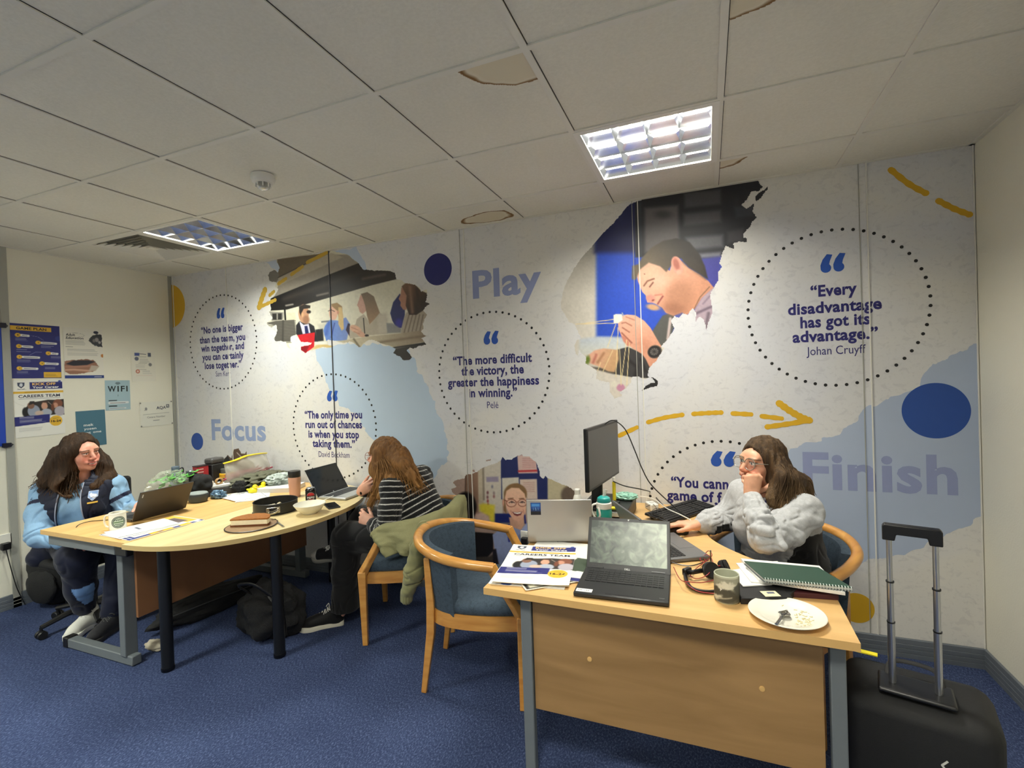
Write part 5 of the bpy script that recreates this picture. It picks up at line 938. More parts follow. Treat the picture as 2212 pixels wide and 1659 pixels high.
def laptop(label, hinge, rz, w_, d, lid, tilt, body, screen, keys=None, z=DT, group=None, lid_back=None):
    t = thing('laptop', label, 'laptop', (hinge[0], hinge[1], z), math.radians(rz), group)
    b = MB(); b.prism([(-w_ / 2, -d), (w_ / 2, -d), (w_ / 2, 0), (-w_ / 2, 0)], .003, .019); b.build('base', body, t, bevel=.004)
    k = MB(); nc, nr = 14, 6; kw = (w_ - .04) / nc; kd = (d * .46) / nr
    for j in range(nr):
        x = 0; 
        while x < nc:
            wd = 5 if (j == 0 and x == 4) else 1
            k.box((-w_ / 2 + .02 + (x + wd / 2) * kw, -d * .56 + (j + .5) * kd, .0200), (kw * wd - .003, kd - .003, .0022)); x += wd
    k.build('keyboard', keys or M_key, t, smooth=False)
    MB().box((0, -d * .79, .0192), (.105, d * .30, .0008)).build('touchpad', body, t, smooth=False)
    a = math.radians(tilt); R = rotm(rx=-a)
    l = MB(); l.box(R @ V3(0, .004, lid / 2 + .012), (w_, .008, lid), R); ld = l.build('lid', lid_back or body, t, bevel=.003)
    bz = MB(); bz.box(R @ V3(0, -.0006, lid / 2 + .012), (w_ - .004, .0012, lid - .004), R); bz.build('bezel', M_black, t, smooth=False)
    s = MB(); s.box(R @ V3(0, -.0014, lid / 2 + .017), (w_ - .026, .0010, lid - .038), R); s.build('screen', screen, t, smooth=False)
    h = MB()
    for x in (-w_ * .36, w_ * .36): h.tube([(x - .025, 0, .018), (x + .025, 0, .018)], .0065, 10)
    h.build('hinge', M_black, t)
    for x in (-1, 1):
        for y in (-.02, -d + .02): f_ = MB(); f_.box((x * (w_ / 2 - .03), y, .0015), (.02, .01, .003)); f_.build('rubber_foot', M_black, t, smooth=False)
    return t, R
t, R = laptop('open black laptop with a dusty, reflection-painted grey screen facing the viewer on the nearest desk', (4.352, -1.155), 2.5, .328, .245, .208, 29, M_dark, screen_dust_reflection())
tx = MB(); tx.text('DELL', R @ V3(0, -.0022, .017), V3(1, 0, 0), R @ V3(0, 0, 1), height=.0065, width=.022, bold=.03, align='C'); tx.build('maker_mark', flat((200, 200, 200)), t, smooth=False)
MB().box(R @ V3(0, -.0016, .2135), (.006, .001, .006), R).build('webcam', M_glass_off, t, smooth=False)
lb = MB(); lb.box((-.128, -.223, .0196), (.058, .026, .0006)); o = lb.build('white_label', flat((226, 226, 226)), t, smooth=False)
lb = MB(); lb.text('DE 124', (-.150, -.226, .0203), V3(1, 0, 0), V3(0, 1, 0), width=.04, height=.006, bold=.01); lb.build('label_text', flat((70, 70, 70)), o, smooth=False); lb = MB(); lb.text('intel', (.132, -.222, .0196), V3(1, 0, 0), V3(0, 1, 0), width=.016, height=.005); lb.build('chip_mark', flat((180, 180, 180)), t, smooth=False)
t, R = laptop('silver laptop seen from behind with a dark blue photo sticker on its lid', (3.996, -.875), 196, .305, .21, .205, 6, M_silver, M_glass_off)
nx = 34; gx, gz = np.meshgrid(np.linspace(.085, .133, nx), np.linspace(.145, .205, nx), indexing='ij'); P = np.stack([gx.ravel(), gz.ravel()], 1)
C = ink(P * 1000, [('poly', R4(84, 175, 134, 206), (30, 74, 150), 6), ('poly', R4(90, 186, 128, 200), (74, 140, 206), 4), ('line', [(108, 168), (110, 180)], (180, 220, 240), 2, 2), ('line', [(120, 170), (121, 180)], (110, 170, 220), 2, 2), ('line', [(97, 170), (98, 180)], (110, 170, 220), 2, 2), ('poly', R4(84, 140, 134, 162), (12, 14, 26), 3)], (22, 50, 104))
colour_mesh('photo_sticker', np.stack([P[:, 0], np.full(len(P), .0086), P[:, 1]], 1) @ R.T, lattice(nx, nx)[:, ::-1], C, P_sheet, t)
laptop('grey laptop open in front of the woman in the grey sweatshirt', (4.385, -.87), 120, .325, .222, .20, 22, mat('grey_laptop', (112, 112, 114), .4, metal=.3, var=.05), M_glass_off)
t, R = laptop('dark laptop seen from behind in front of the woman in blue', (1.415, -1.072), -90, .325, .225, .20, 27, M_graph, M_glass_off)
MB().box(R @ V3(.145, .0086, .185), (.006, .0008, .022), R).build('maker_mark', flat((190, 190, 188)), t, smooth=False)
t, R = laptop('open silver laptop with a black screen in front of the woman in stripes', (2.135, -.305), 92, .325, .225, .218, 31, mat('pale_silver_laptop', (186, 188, 188), .36, metal=.4, var=.04), M_glass_off, keys=mat('grey_keys', (60, 62, 66), .5))
MB().lathe([(.001, 0), (.006, 0), (.006, .0006)], 16, c=R @ V3(0, -.0022, .022), R=R @ rotm(rx=PI / 2)).build('maker_mark', flat((170, 172, 176)), t)

M_cer = mat('white_glaze', (234, 230, 216), .18, var=.02, spec=.5)
def mug(label, c, r, h, ang, m):
    t = thing('mug', label, 'mug', (c[0], c[1], DT), 0)
    MB().lathe([(.001, .0), (r * .9, 0), (r, .006), (r, h - .002), (r - .002, h), (r - .004, h - .002), (r - .0045, .008), (.001, .006)], 40).build('body', m, t)
    d = V3(math.cos(ang), math.sin(ang), 0); P = catmull([d * (r - .002) + V3(0, 0, h * .82), d * (r + .022) + V3(0, 0, h * .80), d * (r + .030) + V3(0, 0, h * .5), d * (r + .020) + V3(0, 0, h * .20), d * (r - .002) + V3(0, 0, h * .16)], 6)
    MB().tube(P, .0052, 10).build('handle', m, t); return t
va = math.atan2(CAM[1] + 1.34, CAM[0] - 1.49)
t = mug('white mug with a dark oval badge beside the dark laptop', (1.487, -1.345), .041, .100, math.radians(-152), M_cer)
M_drink = mat('drink', (60, 40, 26), .2)
L = [('ell', (46, 40, 34, 33, 0), (44, 60, 50), .8), ('ell', (46, 40, 30, 29, 0), (206, 212, 196), .8), ('ell', (46, 40, 28, 27, 0), (58, 74, 62), .8), ('ell', (46, 40, 24, 23, 0), (190, 200, 178), 1)]
L += [('line', [(26 + 5 * q, 50 + (2 if q % 2 else -1)), (28 + 5 * q, 56)], (50, 66, 54), 3, 1) for q in range(8)] + [('line', [(26, 40), (66, 40)], (70, 104, 60), 6, 1.5), ('line', [(30, 30), (62, 28)], (60, 80, 66), 4, 1.5), ('line', [(36, 22), (56, 21)], (60, 80, 66), 3, 1.5)]
decal(t, .041, va - 1.12 + .1, va + 1.12 + .1, .008, .088, L, (234, 230, 216), 'oval_badge')
va2 = math.atan2(CAM[1] + 1.29, CAM[0] - 4.71)
t = mug('grey green mug with a worn landscape print in front of the headset', (4.709, -1.272), .0405, .096, va2 + 2.9, mat('sage_glaze', (188, 190, 168), .25, var=.06, scale=20))
L = [('wpoly', R4(-10, 0, 300, 40), (96, 96, 84), 14, 10, 6), ('wpoly', [(20, 30), (80, 60), (140, 34), (200, 10), (60, 0)], (66, 66, 58), 12, 9, 5), ('wpoly', [(60, 50), (100, 74), (150, 60), (110, 44)], (206, 204, 188), 9, 7, 4), ('wpoly', [(126, 56), (160, 70), (170, 30), (140, 16)], (72, 72, 64), 9, 7, 4), ('wpoly', [(30, 10), (90, 26), (70, 4)], (196, 194, 178), 9, 7, 4), ('line', [(20, 26), (70, 10), (120, 20)], (190, 186, 168), 3, 3), ('wpoly', [(10, 60), (40, 80), (50, 50), (20, 40)], (84, 86, 74), 9, 8, 4)]
decal(t, .0405, va2 - 2.6, va2 + 2.0, .006, .088, L, (150, 150, 132), 'landscape_print')
m = MB(); wrap_text(m, 'P', .0405, va2 - .45, .045, .006, .009); m.build('letter', flat((236, 234, 226)), t)
# plate, spoon
pt = thing('plate', 'white plate with crumbs on the front corner of the nearest desk', 'plate', (4.880, -1.348, DT))
MB().lathe([(.001, .003), (.062, .0025), (.066, .0), (.070, .003), (.080, .009), (.110, .018), (.111, .020), (.109, .0215), (.080, .0135), (.074, .0085), (.001, .0075)], 56).build('dish', M_cer, pt)
cr = MB(); rr = random.Random(4)
for q in range(70):
    a = rr.gauss(-.2, .8); r_ = .075 * math.sqrt(rr.random()); cr.box((r_ * math.cos(a) + .012, r_ * math.sin(a) - .005, .0088), (rr.uniform(.002, .011), rr.uniform(.0015, .003), .002), rotm(rz=rr.uniform(0, PI)))
cr.build('crumbs', mat('crumbs', (206, 194, 150), .8, var=.3, scale=300), pt)['kind'] = 'stuff'
M_cut = mat('cutlery_steel', (188, 186, 180), .18, metal=1.0, var=.08)
def cutlery(kind, label, cat, a, b, z, head_z=None, mtl=None, scale=1.0):
    """a = end of the handle, b = tip of the head"""
    a = np.array(a, float); b = np.array(b, float); L_ = np.linalg.norm(b - a); rz = math.atan2(b[1] - a[1], b[0] - a[0]); pitch = math.asin((b[2] - a[2]) / L_) if len(a) > 2 else 0
    t = thing(kind, label, cat, (a[0], a[1], a[2] if len(a) > 2 else z)); t.rotation_euler = (0, -pitch, rz)
    hl = L_ * .62
    MB().tube(catmull([(0, 0, .003), (hl * .4, 0, .004), (hl * .8, 0, .007), (hl, 0, .006)], 6), [.0055 * scale - .0025 * scale * (i / 18) for i in range(19)], 8, flat=.35, up=(0, 0, 1)).build('handle', mtl or M_cut, t)
    hd = MB()
    if kind == 'spoon':
        n = 12; G = []
        for i in range(n + 1):
            u = i / n; x = hl + (L_ - hl) * u; hw = .0185 * scale * math.sin(PI * min(.98, .08 + .92 * u) ** .8); G.append([(x, hw * v, .004 + .006 * (v * v) - .0035 * math.sin(PI * u)) for v in np.linspace(-1, 1, 9)])
        hd.grid(np.array(G)[:, ::-1]); hd.build('bowl', mtl or M_cut, t, solid=.0012)
    else:
        hd.prism([(hl, -.003), (hl + .012, -.011 * scale), (hl + .03, -.012 * scale), (hl + .03, .012 * scale), (hl + .012, .011 * scale), (hl, .003)], .0035, .0055)
        for q in (-1.5, -.5, .5, 1.5): hd.beam((hl + .028, q * .0068 * scale, .0045), (L_, q * .0066 * scale, .006), .0028, .0018)
        hd.build('tines', mtl or M_cut, t, smooth=False)
    return t
cutlery('spoon', 'steel spoon resting on the white plate', 'spoon', (4.838, -1.455, DT + .0225), (4.882, -1.335, DT + .0105), 0, scale=.95)
cutlery('fork', 'small steel fork lying beside the cut cake', 'fork', (2.435, -1.045, DT + .001), (2.255, -.955, DT + .001), 0)
# cake, tin, bowl
ck = thing('cake', 'half-eaten cheesecake with a brown top on its round tin base', 'cake', (2.235, -1.085, DT + .001))
MB().lathe([(.001, 0), (.134, 0), (.136, .003), (.133, .006), (.001, .005)], 48).build('tin_base', mat('worn_tin_base', (150, 118, 84), .5, var=.35, scale=26), ck)
ring = MB(); ring.lathe([(.131, .004), (.136, .003), (.137, .006), (.133, .008), (.131, .004)], 48, caps=False); ring.build('tin_rim', M_black, ck)
def half_cake(z0, z1, r, nz, seed, cut=-.01):
    pts = [(r * math.cos(a), r * math.sin(a)) for a in np.linspace(-.12, PI + .12, 30)]; rot = .42
    m_ = MB(); n = len(pts); V = []
    for k in range(nz + 1):
        z = z0 + (z1 - z0) * k / nz
        for x, y in pts:
            d = 1 + .035 * mnoise.noise(Vector((x * 40, y * 40, z * 60 + seed))); x_, y_ = x * d, y * d
            V.append((x_ * math.cos(rot) - y_ * math.sin(rot), x_ * math.sin(rot) + y_ * math.cos(rot) + cut, z + (.003 * mnoise.noise(Vector((x * 50, y * 50, seed))) if k == nz else 0)))
    F = [(a * n + i, a * n + (i + 1) % n, (a + 1) * n + (i + 1) % n, (a + 1) * n + i) for a in range(nz) for i in range(n)] + [tuple(nz * n + i for i in range(n)), tuple(range(n - 1, -1, -1))]
    return m_.add(V, F)
half_cake(.005, .016, .104, 2, 1).build('biscuit_base', mat('biscuit', (110, 62, 26), .85, var=.25, scale=120, bump=.4), ck)
half_cake(.0155, .042, .102, 4, 5).build('cream', mat('cream_filling', (240, 228, 196), .5, var=.08, scale=40, bump=.2, bscale=80), ck)
half_cake(.0415, .050, .105, 2, 9).build('topping', mat('caramel_topping', (158, 96, 34), .8, var=.45, scale=90, bump=.5, bscale=260), ck)
M_tin = mat('dark_nonstick', (42, 42, 42), .4, metal=.3, var=.1)
tn = thing('cake_tin', 'dark round springform cake tin with crumbs and an open clasp', 'cake tin', (2.088, -.782, DT + .001))
MB().lathe([(.001, .0), (.134, 0), (.136, .003), (.130, .006), (.129, .064), (.132, .067), (.129, .069), (.126, .066), (.127, .009), (.001, .008)], 56).build('ring', M_tin, tn)
cb = MB(); rr = random.Random(8)
for q in range(26):
    a = rr.uniform(0, 2 * PI); r_ = .11 * math.sqrt(rr.random()); blob(cb, (r_ * math.cos(a), r_ * math.sin(a), .020), (rr.uniform(.01, .022), rr.uniform(.008, .016), rr.uniform(.006, .016)), .4, 9, q, 8, 6)
cb.build('leftover_crumbs', mat('pale_crumbs', (196, 182, 148), .8, var=.3, scale=80), tn)['kind'] = 'stuff'
ca = math.atan2(CAM[1] + .8, CAM[0] - 2.1) - .12; cl = MB(); d = V3(math.cos(ca), math.sin(ca), 0); s_ = V3(-d[1], d[0], 0)
cl.box(d * .131 + V3(0, 0, .034) + s_ * -.03, (.004, .018, .03), np.stack([d, s_, V3(0, 0, 1)], 1)); cl.box(d * .131 + V3(0, 0, .034) + s_ * .03, (.004, .018, .036), np.stack([d, s_, V3(0, 0, 1)], 1))
cl.tube(catmull([d * .135 + s_ * -.032 + V3(0, 0, .048), d * .140 + s_ * .0 + V3(0, 0, .05), d * .136 + s_ * .032 + V3(0, 0, .046), d * .138 + s_ * .0 + V3(0, 0, .028), d * .135 + s_ * -.032 + V3(0, 0, .030)], 6), .0018, 6)
cl.tube(catmull([d * .134 + s_ * .03 + V3(0, 0, .03), d * .15 + s_ * .01 + V3(0, 0, .02), d * .146 + s_ * -.03 + V3(0, 0, .014)], 6), .003, 6, flat=2.2); cl.build('clasp', mat('clasp_steel', (190, 184, 170), .25, metal=.9), tn)
bw = thing('bowl', 'white cereal bowl on the pale table extension', 'bowl', (2.362, -.775, DT + .001))
MB().lathe([(.001, .0), (.040, 0), (.042, .004), (.068, .022), (.090, .052), (.0945, .0605), (.0925, .062), (.087, .053), (.065, .026), (.035, .010), (.001, .009)], 48).build('dish', M_cer, bw)
cutlery('fork', 'white plastic fork standing in the white bowl', 'fork', (2.485, -.700, DT + .098), (2.345, -.79, DT + .022), 0, mtl=mat('white_plastic_fork', (240, 240, 236), .35))
ph = thing('phone', 'black phone lying between the white bowl and the open silver laptop', 'phone', (2.375, -.600, DT + .001), math.radians(55)); m = MB(); m.box((0, 0, .004), (.075, .155, .008)); m.build('body', M_black, ph, bevel=.003); m = MB(); m.box((0, 0, .0084), (.069, .148, .0008)); m.build('screen', M_glass_off, ph)
cn = thing('drink_can', 'black and red PEPSI can between the pink tumbler and the bowl', 'can', (2.205, -.605, DT + .001))
MB().lathe([(.001, .004), (.024, 0), (.026, .002), (.0325, .012), (.033, .018)], 32).build('base', M_alu, cn); MB().lathe([(.033, .018), (.033, .098), (.0325, .102), (.027, .111)], 36).build('body', flat((14, 14, 18), .25), cn); MB().lathe([(.027, .111), (.0275, .114), (.026, .115), (.024, .1125), (.001, .1125)], 32).build('top', M_alu, cn)
m = MB(); m.box((.006, 0, .1138), (.02, .012, .0015)); m.build('ring_pull', M_alu, cn, bevel=.002)
va = math.atan2(CAM[1] + .6, CAM[0] - 2.2)
decal(cn, .033, va - 1.0, va + 1.0, .02, .096, [('ell', (33, 40, 27, 28, 0), (206, 206, 206), 1), ('ell', (33, 42, 25, 24, 0), (190, 36, 44), 1), ('poly', R4(4, 24, 62, 46), (16, 16, 20), 1.5), ('line', [(12, 20), (54, 20)], (110, 90, 60), 2, 2)], (14, 14, 18), 'badge')
m = MB(); wrap_text(m, 'PEPSI', .033, va, .047, .046, .013, .03); m.build('lettering', flat((226, 226, 226)), cn)
tb = thing('tumbler', 'pale pink tumbler with a black lid', 'tumbler', (1.905, -.448, DT))
MB().lathe([(.001, 0), (.034, 0), (.036, .003), (.042, .13), (.0425, .142), (.001, .142)], 40).build('body', mat('pink_coating', (206, 158, 142), .55, var=.05, scale=200), tb); MB().lathe([(.0405, .141), (.042, .146), (.0425, .180), (.040, .186), (.001, .186)], 40).build('lid', M_black, tb)
# pot, packet
pt = thing('food_pot', 'charcoal grey round pot behind the dark laptop', 'pot', (1.315, -.745, DT)); MB().lathe([(.001, 0), (.050, 0), (.060, .006), (.067, .03), (.069, .056), (.067, .060), (.062, .061), (.001, .058)], 40, sy=.9).build('body', mat('charcoal_plastic', (52, 58, 60), .5), pt); MB().lathe([(.066, .0595), (.062, .066), (.02, .068), (.001, .068)], 40, sy=.9).build('lid', mat('pale_lid', (150, 158, 156), .5), pt)
m = blob(MB(), (0, 0, .026), (.055, .038, .030), .5, 10, 3, 36, 20, 0.0, True); one('snack_packet', m, mat('foil_packet', (120, 150, 176), .25, metal=.3, var=.7, scale=60), 'crumpled blue and white packet beside the charcoal pot', 'packet', loc=(0, 0, 0)).location = (1.36, -.625, DT)
# brochure and sheets on the left desk
t = thing('brochure', 'large navy and yellow brochure under white sheets at the corner of the rectangular desk', 'brochure', (1.672, -1.262, DT + .0012), math.radians(-3))
w_, h_ = .297, .40
MB().box((0, 0, .001), (w_, h_, .002)).build('pages', flat((222, 222, 216)), t, smooth=False)
sheet(t, w_, h_, [('poly', R4(262, 0, 290, 400), (36, 46, 120), 1), ('poly', R4(0, 6, 290, 40), (36, 46, 120), 1), ('poly', R4(255, 110, 292, 230), (232, 172, 48), 1), ('poly', R4(252, 270, 292, 330), (232, 172, 48), 1), ('poly', [(268, 140), (286, 160), (268, 190)], (40, 46, 110), 1.5), ('poly', R4(0, 330, 240, 392), (228, 176, 70), 2), ('poly', R4(60, 300, 200, 362), (110, 96, 96), 3), ('line', [(262, 366), (282, 372)], (232, 232, 226), 24, 2), ('line', [(190, 22), (270, 22)], (206, 210, 224), 7, 1.5)] + lines(60, 190, [310, 322, 334, 346], (60, 50, 60), 4, .3), (230, 228, 220), z=.0022)
for k_, (x, y, a) in enumerate(((1.645, -1.312, -7), (1.628, -1.298, -12))):
    q = thing('paper_sheet', ('white printed sheet on top of the navy brochure' if k_ else 'white sheet between the navy brochure and the top sheet'), 'paper', (x, y, DT + .0042 + .0022 * k_), math.radians(a)); w2, h2 = .21, .297
    sheet(q, w2, h2, ([('poly', R4(60, 120, 136, 136), (120, 124, 140), 2), ('line', [(40, 210), (150, 204)], (168, 170, 178), 2, 1), ('line', [(70, 222), (130, 219)], (150, 152, 160), 2.4, 1)] + lines(66, 130, [124, 130], (60, 62, 80), 3, .2)) if k_ else [], (236, 236, 232), step=.004)
def sheet_box(name, label, cat, c, rz, size, z0, th, rgb=(232, 232, 228), marks=None, group=None):
    t = thing(name, label, cat, (c[0], c[1], z0), math.radians(rz), group); MB().box((0, 0, th / 2), (size[0], size[1], th)).build('pages', flat(rgb), t, smooth=False)
    if marks is not None: sheet(t, size[0] - .001, size[1] - .001, marks, rgb, step=.004, z=th + .0006)
    return t
tl = lambda n, x0=30, x1=180, y0=40, dy=18, c=(150, 150, 156): lines(x0, x1, [y0 + dy * q for q in range(n)], c, 2.4, .35, n)
sheet_box('paper_stack', 'thick stack of white papers beside the pink tumbler', 'papers', (1.60, -.30, ), 22, (.30, .215), DT, .032, (206, 204, 200), [('poly', R4(2, 2, 297, 212), (232, 232, 230), 1)])
sheet_box('paper_sheet', 'white sheet lying lowest of the loose sheets in front of the thick paper stack', 'paper', (1.59, -.525), 46, (.21, .297), DT + .001, .002)
sheet_box('paper_sheet', 'white sheet with dark edge lines, middle one of the loose sheets by the cake tin', 'paper', (1.555, -.535), 60, (.21, .297), DT + .0035, .002, marks=[('line', [(196, 20), (196, 280)], (120, 124, 132), 6, 2)])
sheet_box('paper_sheet', 'topmost loose white sheet behind the cake tin', 'paper', (1.50, -.555), 76, (.205, .28), DT + .006, .002, marks=[('line', [(180, 10), (184, 270)], (96, 100, 110), 5, 2), ('line', [(60, 40), (80, 70)], (130, 130, 140), 2, 2)])
nbk = sheet_box('notebook', 'open white notebook with printed lines on a dark folder behind the dark laptop', 'notebook', (1.18, -.505), 68, (.27, .19), DT + .055, .014, marks=tl(7, 20, 240, 30, 18))
nbk = sheet_box('folder', 'dark folder under the open white notebook', 'folder', (1.19, -.505), 66, (.29, .22), DT + .0, .052, (58, 58, 60))
# clutter along the mural
M_bag = mat('clear_bag_film', (214, 220, 204), .12, var=.08, alpha=.2, spec=.9)
sb = thing('salad_bag', 'clear plastic bag of green salad leaves behind the dark laptop', 'bag of salad', (1.15, -.835, DT))
lf = MB(); rr = random.Random(2)
for q in range(46):
    c = V3(rr.gauss(0, .035), rr.gauss(.05, .06), rr.uniform(.09, .20)); a = rr.uniform(0, 6.3); u = V3(math.cos(a), math.sin(a), rr.uniform(-.4, .4)) * rr.uniform(.02, .035); v_ = V3(-math.sin(a), math.cos(a), rr.uniform(-.6, .6)) * rr.uniform(.012, .02); nn = np.cross(u, v_); nn /= np.linalg.norm(nn)
    lf.grid(np.array([[c + u * i + v_ * j * (1 - i * i * .8) + nn * .008 * (i * i - j * j) for j in (-1, -.3, .3, 1)] for i in (-1, -.5, 0, .5, 1)]))
lf.build('leaves', mat('salad_leaf', (70, 150, 44), .45, var=.5, scale=40), sb)['kind'] = 'stuff'
m = blob(MB(), (0, 0, .105), (.08, .145, .118), .22, 7, 5, 56, 32, 0.001, True); m.build('film', M_bag, sb)
fx = thing('water_flask', 'blue grey flask with a loop cap, leftmost in the clutter behind the dark laptop', 'flask', (1.075, -.735, DT)); MB().lathe([(.001, 0), (.036, 0), (.038, .01), (.038, .16), (.034, .185), (.024, .2), (.001, .2)], 32).build('body', mat('slate_blue', (96, 112, 126), .4), fx); MB().lathe([(.024, .2), (.026, .205), (.026, .235), (.022, .24), (.001, .24)], 28).build('cap', mat('slate_cap', (80, 94, 108), .4), fx); MB().tube(catmull([(.0, .024, .215), (0, .052, .22), (0, .055, .19), (0, .036, .17)], 6), .004, 8).build('strap_loop', M_black, fx)
m = blob(MB(), (0, 0, .085), (.075, .10, .095), .28, 6, 8, 48, 28, 0.0); one('pouch', m, mat('black_fabric_pouch', (16, 16, 17), .8, var=.3, scale=50, bump=.4, bscale=400), 'black soft pouch in front of the red carton', 'pouch', loc=(0, 0, 0)).location = (1.125, -.58, DT + .058) if False else (1.19, -.655, DT)
rx = thing('carton', 'red printed carton beside the black box', 'carton', (1.085, -.555, DT), math.radians(-8)); MB().box((0, 0, .105), (.06, .085, .21)).build('box', flat((176, 36, 44), .4), rx, bevel=.002)
sh = MB()
for q in range(4): sh.box((.0304, -.02 + .004 * q, .19 - q * .022), (.0008, .05 - .006 * q, .007))
sh.build('printed_lines', flat((226, 190, 180)), rx, smooth=False); MB().box((0, 0, .212), (.063, .088, .006)).build('lid', flat((40, 22, 24)), rx)
bx = thing('box', 'black box with a rounded grey top against the mural', 'box', (1.075, -.435, DT), math.radians(4)); MB().box((0, 0, .105), (.10, .125, .21)).build('body', mat('black_card', (24, 22, 22), .5, var=.2, scale=40), bx, bevel=.006); m = MB(); m.box((0, 0, .232), (.085, .115, .045)); m.build('top', mat('grey_lid', (70, 68, 68), .4), bx, bevel=.014)
jr = thing('jar', 'small glass jar with a steel lid behind the black pouch', 'jar', (1.06, -.618, DT)); MB().lathe([(.001, 0), (.027, 0), (.028, .01), (.028, .16), (.001, .16)], 28).build('glass', mat('smoky_glass', (70, 80, 76), .1, var=.1), jr); MB().lathe([(.029, .155), (.029, .185), (.026, .188), (.001, .188)], 28).build('lid', M_alu, jr)
yc = thing('lunch_pot', 'dark pot with a yellow collar beside the clear zip bag', 'pot', (1.15, -.395, DT)); MB().lathe([(.001, 0), (.040, 0), (.044, .01), (.046, .10)], 28).build('body', mat('dark_pot', (38, 44, 52), .4), yc); MB().lathe([(.046, .098), (.049, .102), (.049, .128), (.045, .132), (.001, .132)], 28).build('collar', flat((226, 170, 36), .4), yc); MB().lathe([(.040, .131), (.040, .165), (.036, .168), (.001, .168)], 28).build('lid', mat('smoky_lid', (96, 96, 92), .2), yc)
m = blob(MB(), (0, 0, .055), (.17, .235, .052), .28, 9, 11, 64, 34, 0.0, True); jk = one('jacket', m, mat('olive_cloth', (98, 98, 80), .85, var=.16, scale=30, bump=.35, bscale=300), 'olive jacket heaped on the desk under the clear zip bag', 'jacket', loc=(0, 0, 0)); jk.location = (1.33, -.235, DT)
m = blob(MB(), (0, 0, .045), (.055, .05, .046), .3, 8, 12, 36, 20, 0.0); one('hat', m, mat('black_wool', (18, 18, 19), .9, var=.3, scale=60, bump=.4), 'black woollen bundle at the near end of the olive jacket', 'hat', loc=(0, 0, 0)).location = (1.37, -.455, DT)
zb = thing('zip_bag', 'clear zip bag with a yellow zip and pink contents on the olive jacket', 'zip bag', (1.22, -.262, DT + .075), math.radians(0))
G = []
for kz, z in enumerate(np.linspace(0, .15, 8)):
    th = .055 * math.sin(PI * (1 - kz / 7) * .5 + .18); row = []
    for a in np.linspace(0, 2 * PI, 40, endpoint=False):
        y = .20 * math.copysign(abs(math.cos(a)) ** .6, math.cos(a)) * (1 - .03 * kz / 7); x = th * math.sin(a) * (1 + .25 * math.sin(y * 60 + kz)) + .01 * math.sin(y * 33 + kz * .7); row.append((x, y, z + (.018 * math.sin(y * 9 + 1) * kz / 7)))
    G.append(row)
V = [p for r in G for p in r]; F = [(a * 40 + i, a * 40 + (i + 1) % 40, (a + 1) * 40 + (i + 1) % 40, (a + 1) * 40 + i) for a in range(7) for i in range(40)] + [tuple(range(39, -1, -1))]
MB().add(V, F).build('film', mat('clear_pouch_film', (226, 222, 208), .1, var=.06, alpha=.38, spec=.9), zb, angle=70)
MB().tube([np.array(p) + V3(0, 0, .004) for p in G[-1]], .010, 6, closed=True, flat=.5).build('zip', flat((232, 208, 40), .4), zb)
cn_ = MB(); rr = random.Random(5)
for q in range(26): 
    y = rr.uniform(-.15, .16); cn_.tube([(rr.uniform(-.03, .03), y - .06, rr.uniform(.008, .05)), (rr.uniform(-.03, .03), y + .06, rr.uniform(.01, .07))], rr.uniform(.003, .007), 6)
cn_.build('contents', mat('pink_red_contents', (168, 52, 78), .5, var=.6, scale=24), zb)['kind'] = 'stuff'
m = blob(MB(), (0, 0, .030), (.10, .125, .040), .35, 9, 15, 52, 28, 0.0, True); one('plastic_bag', m, mat('milky_bag', (196, 206, 200), .2, var=.2, scale=30, alpha=.82), 'crumpled pale plastic bag on the thick paper stack', 'plastic bag', loc=(0, 0, 0)).location = (1.52, -.205, DT + .034)
for q, (dx, dy) in enumerate(((0, 0), (-.005, .085))):
    dk = thing('toy_duck', 'yellow toy duck, ' + ('nearer one by the olive jacket' if q == 0 else 'farther one beside the thick paper stack'), 'toy duck', (1.50 + dx, -.455 + dy, DT), math.radians(30 + q * 70)); M_y = flat((238, 222, 30), .35)
    MB().ball((0, 0, .024), (.034, .026, .024), 20, 12).build('body', M_y, dk); MB().ball((.016, 0, .052), (.018, .017, .017), 18, 10).build('head', M_y, dk); m = MB(); m.ball((.034, 0, .050), (.009, .008, .004), 10, 6); m.build('beak', flat((230, 140, 40)), dk)
    m = MB(); m.ball((.028, .010, .058), .003, 8, 6); m.ball((.028, -.010, .058), .003, 8, 6); m.build('eyes', flat((20, 20, 20)), dk); m = MB(); m.ball((-.034, 0, .034), (.012, .008, .007), 10, 6); m.build('tail', M_y, dk)
for q, (x, y, c, a, L_) in enumerate(((1.405, -.545, (232, 230, 224), 30, 'white pen lying near the olive jacket'), (1.42, -.52, (30, 30, 34), 52, 'black pen lying by the yellow toy ducks'))):
    pn = thing('pen', L_, 'pen', (x, y, DT + .006), math.radians(a)); MB().tube([(-.06, 0, 0), (.045, 0, 0)], .0048, 8).build('barrel', flat(c, .3), pn); MB().tube([(.045, 0, 0), (.066, 0, 0)], [.0046, .001], 8).build('tip', M_black, pn)
for q, (px_, py_, r_, c, L_) in enumerate(((445, 1029, .024, (196, 36, 46), 'red ball by the red carton'), (455, 1031, .020, (226, 214, 196), 'cream pompom between the red ball and the brown loop'))):
    p = hx(px_, py_, 1.20); o = one('ball', MB().ball((0, 0, 0), r_, 20, 12), mat('toy_ball_%d' % q, c, .5, var=.15, scale=60), L_, 'ball', loc=(0, 0, 0)); o.location = (1.20, p[1], DT + .069 + r_ - (.0 if q else 0))
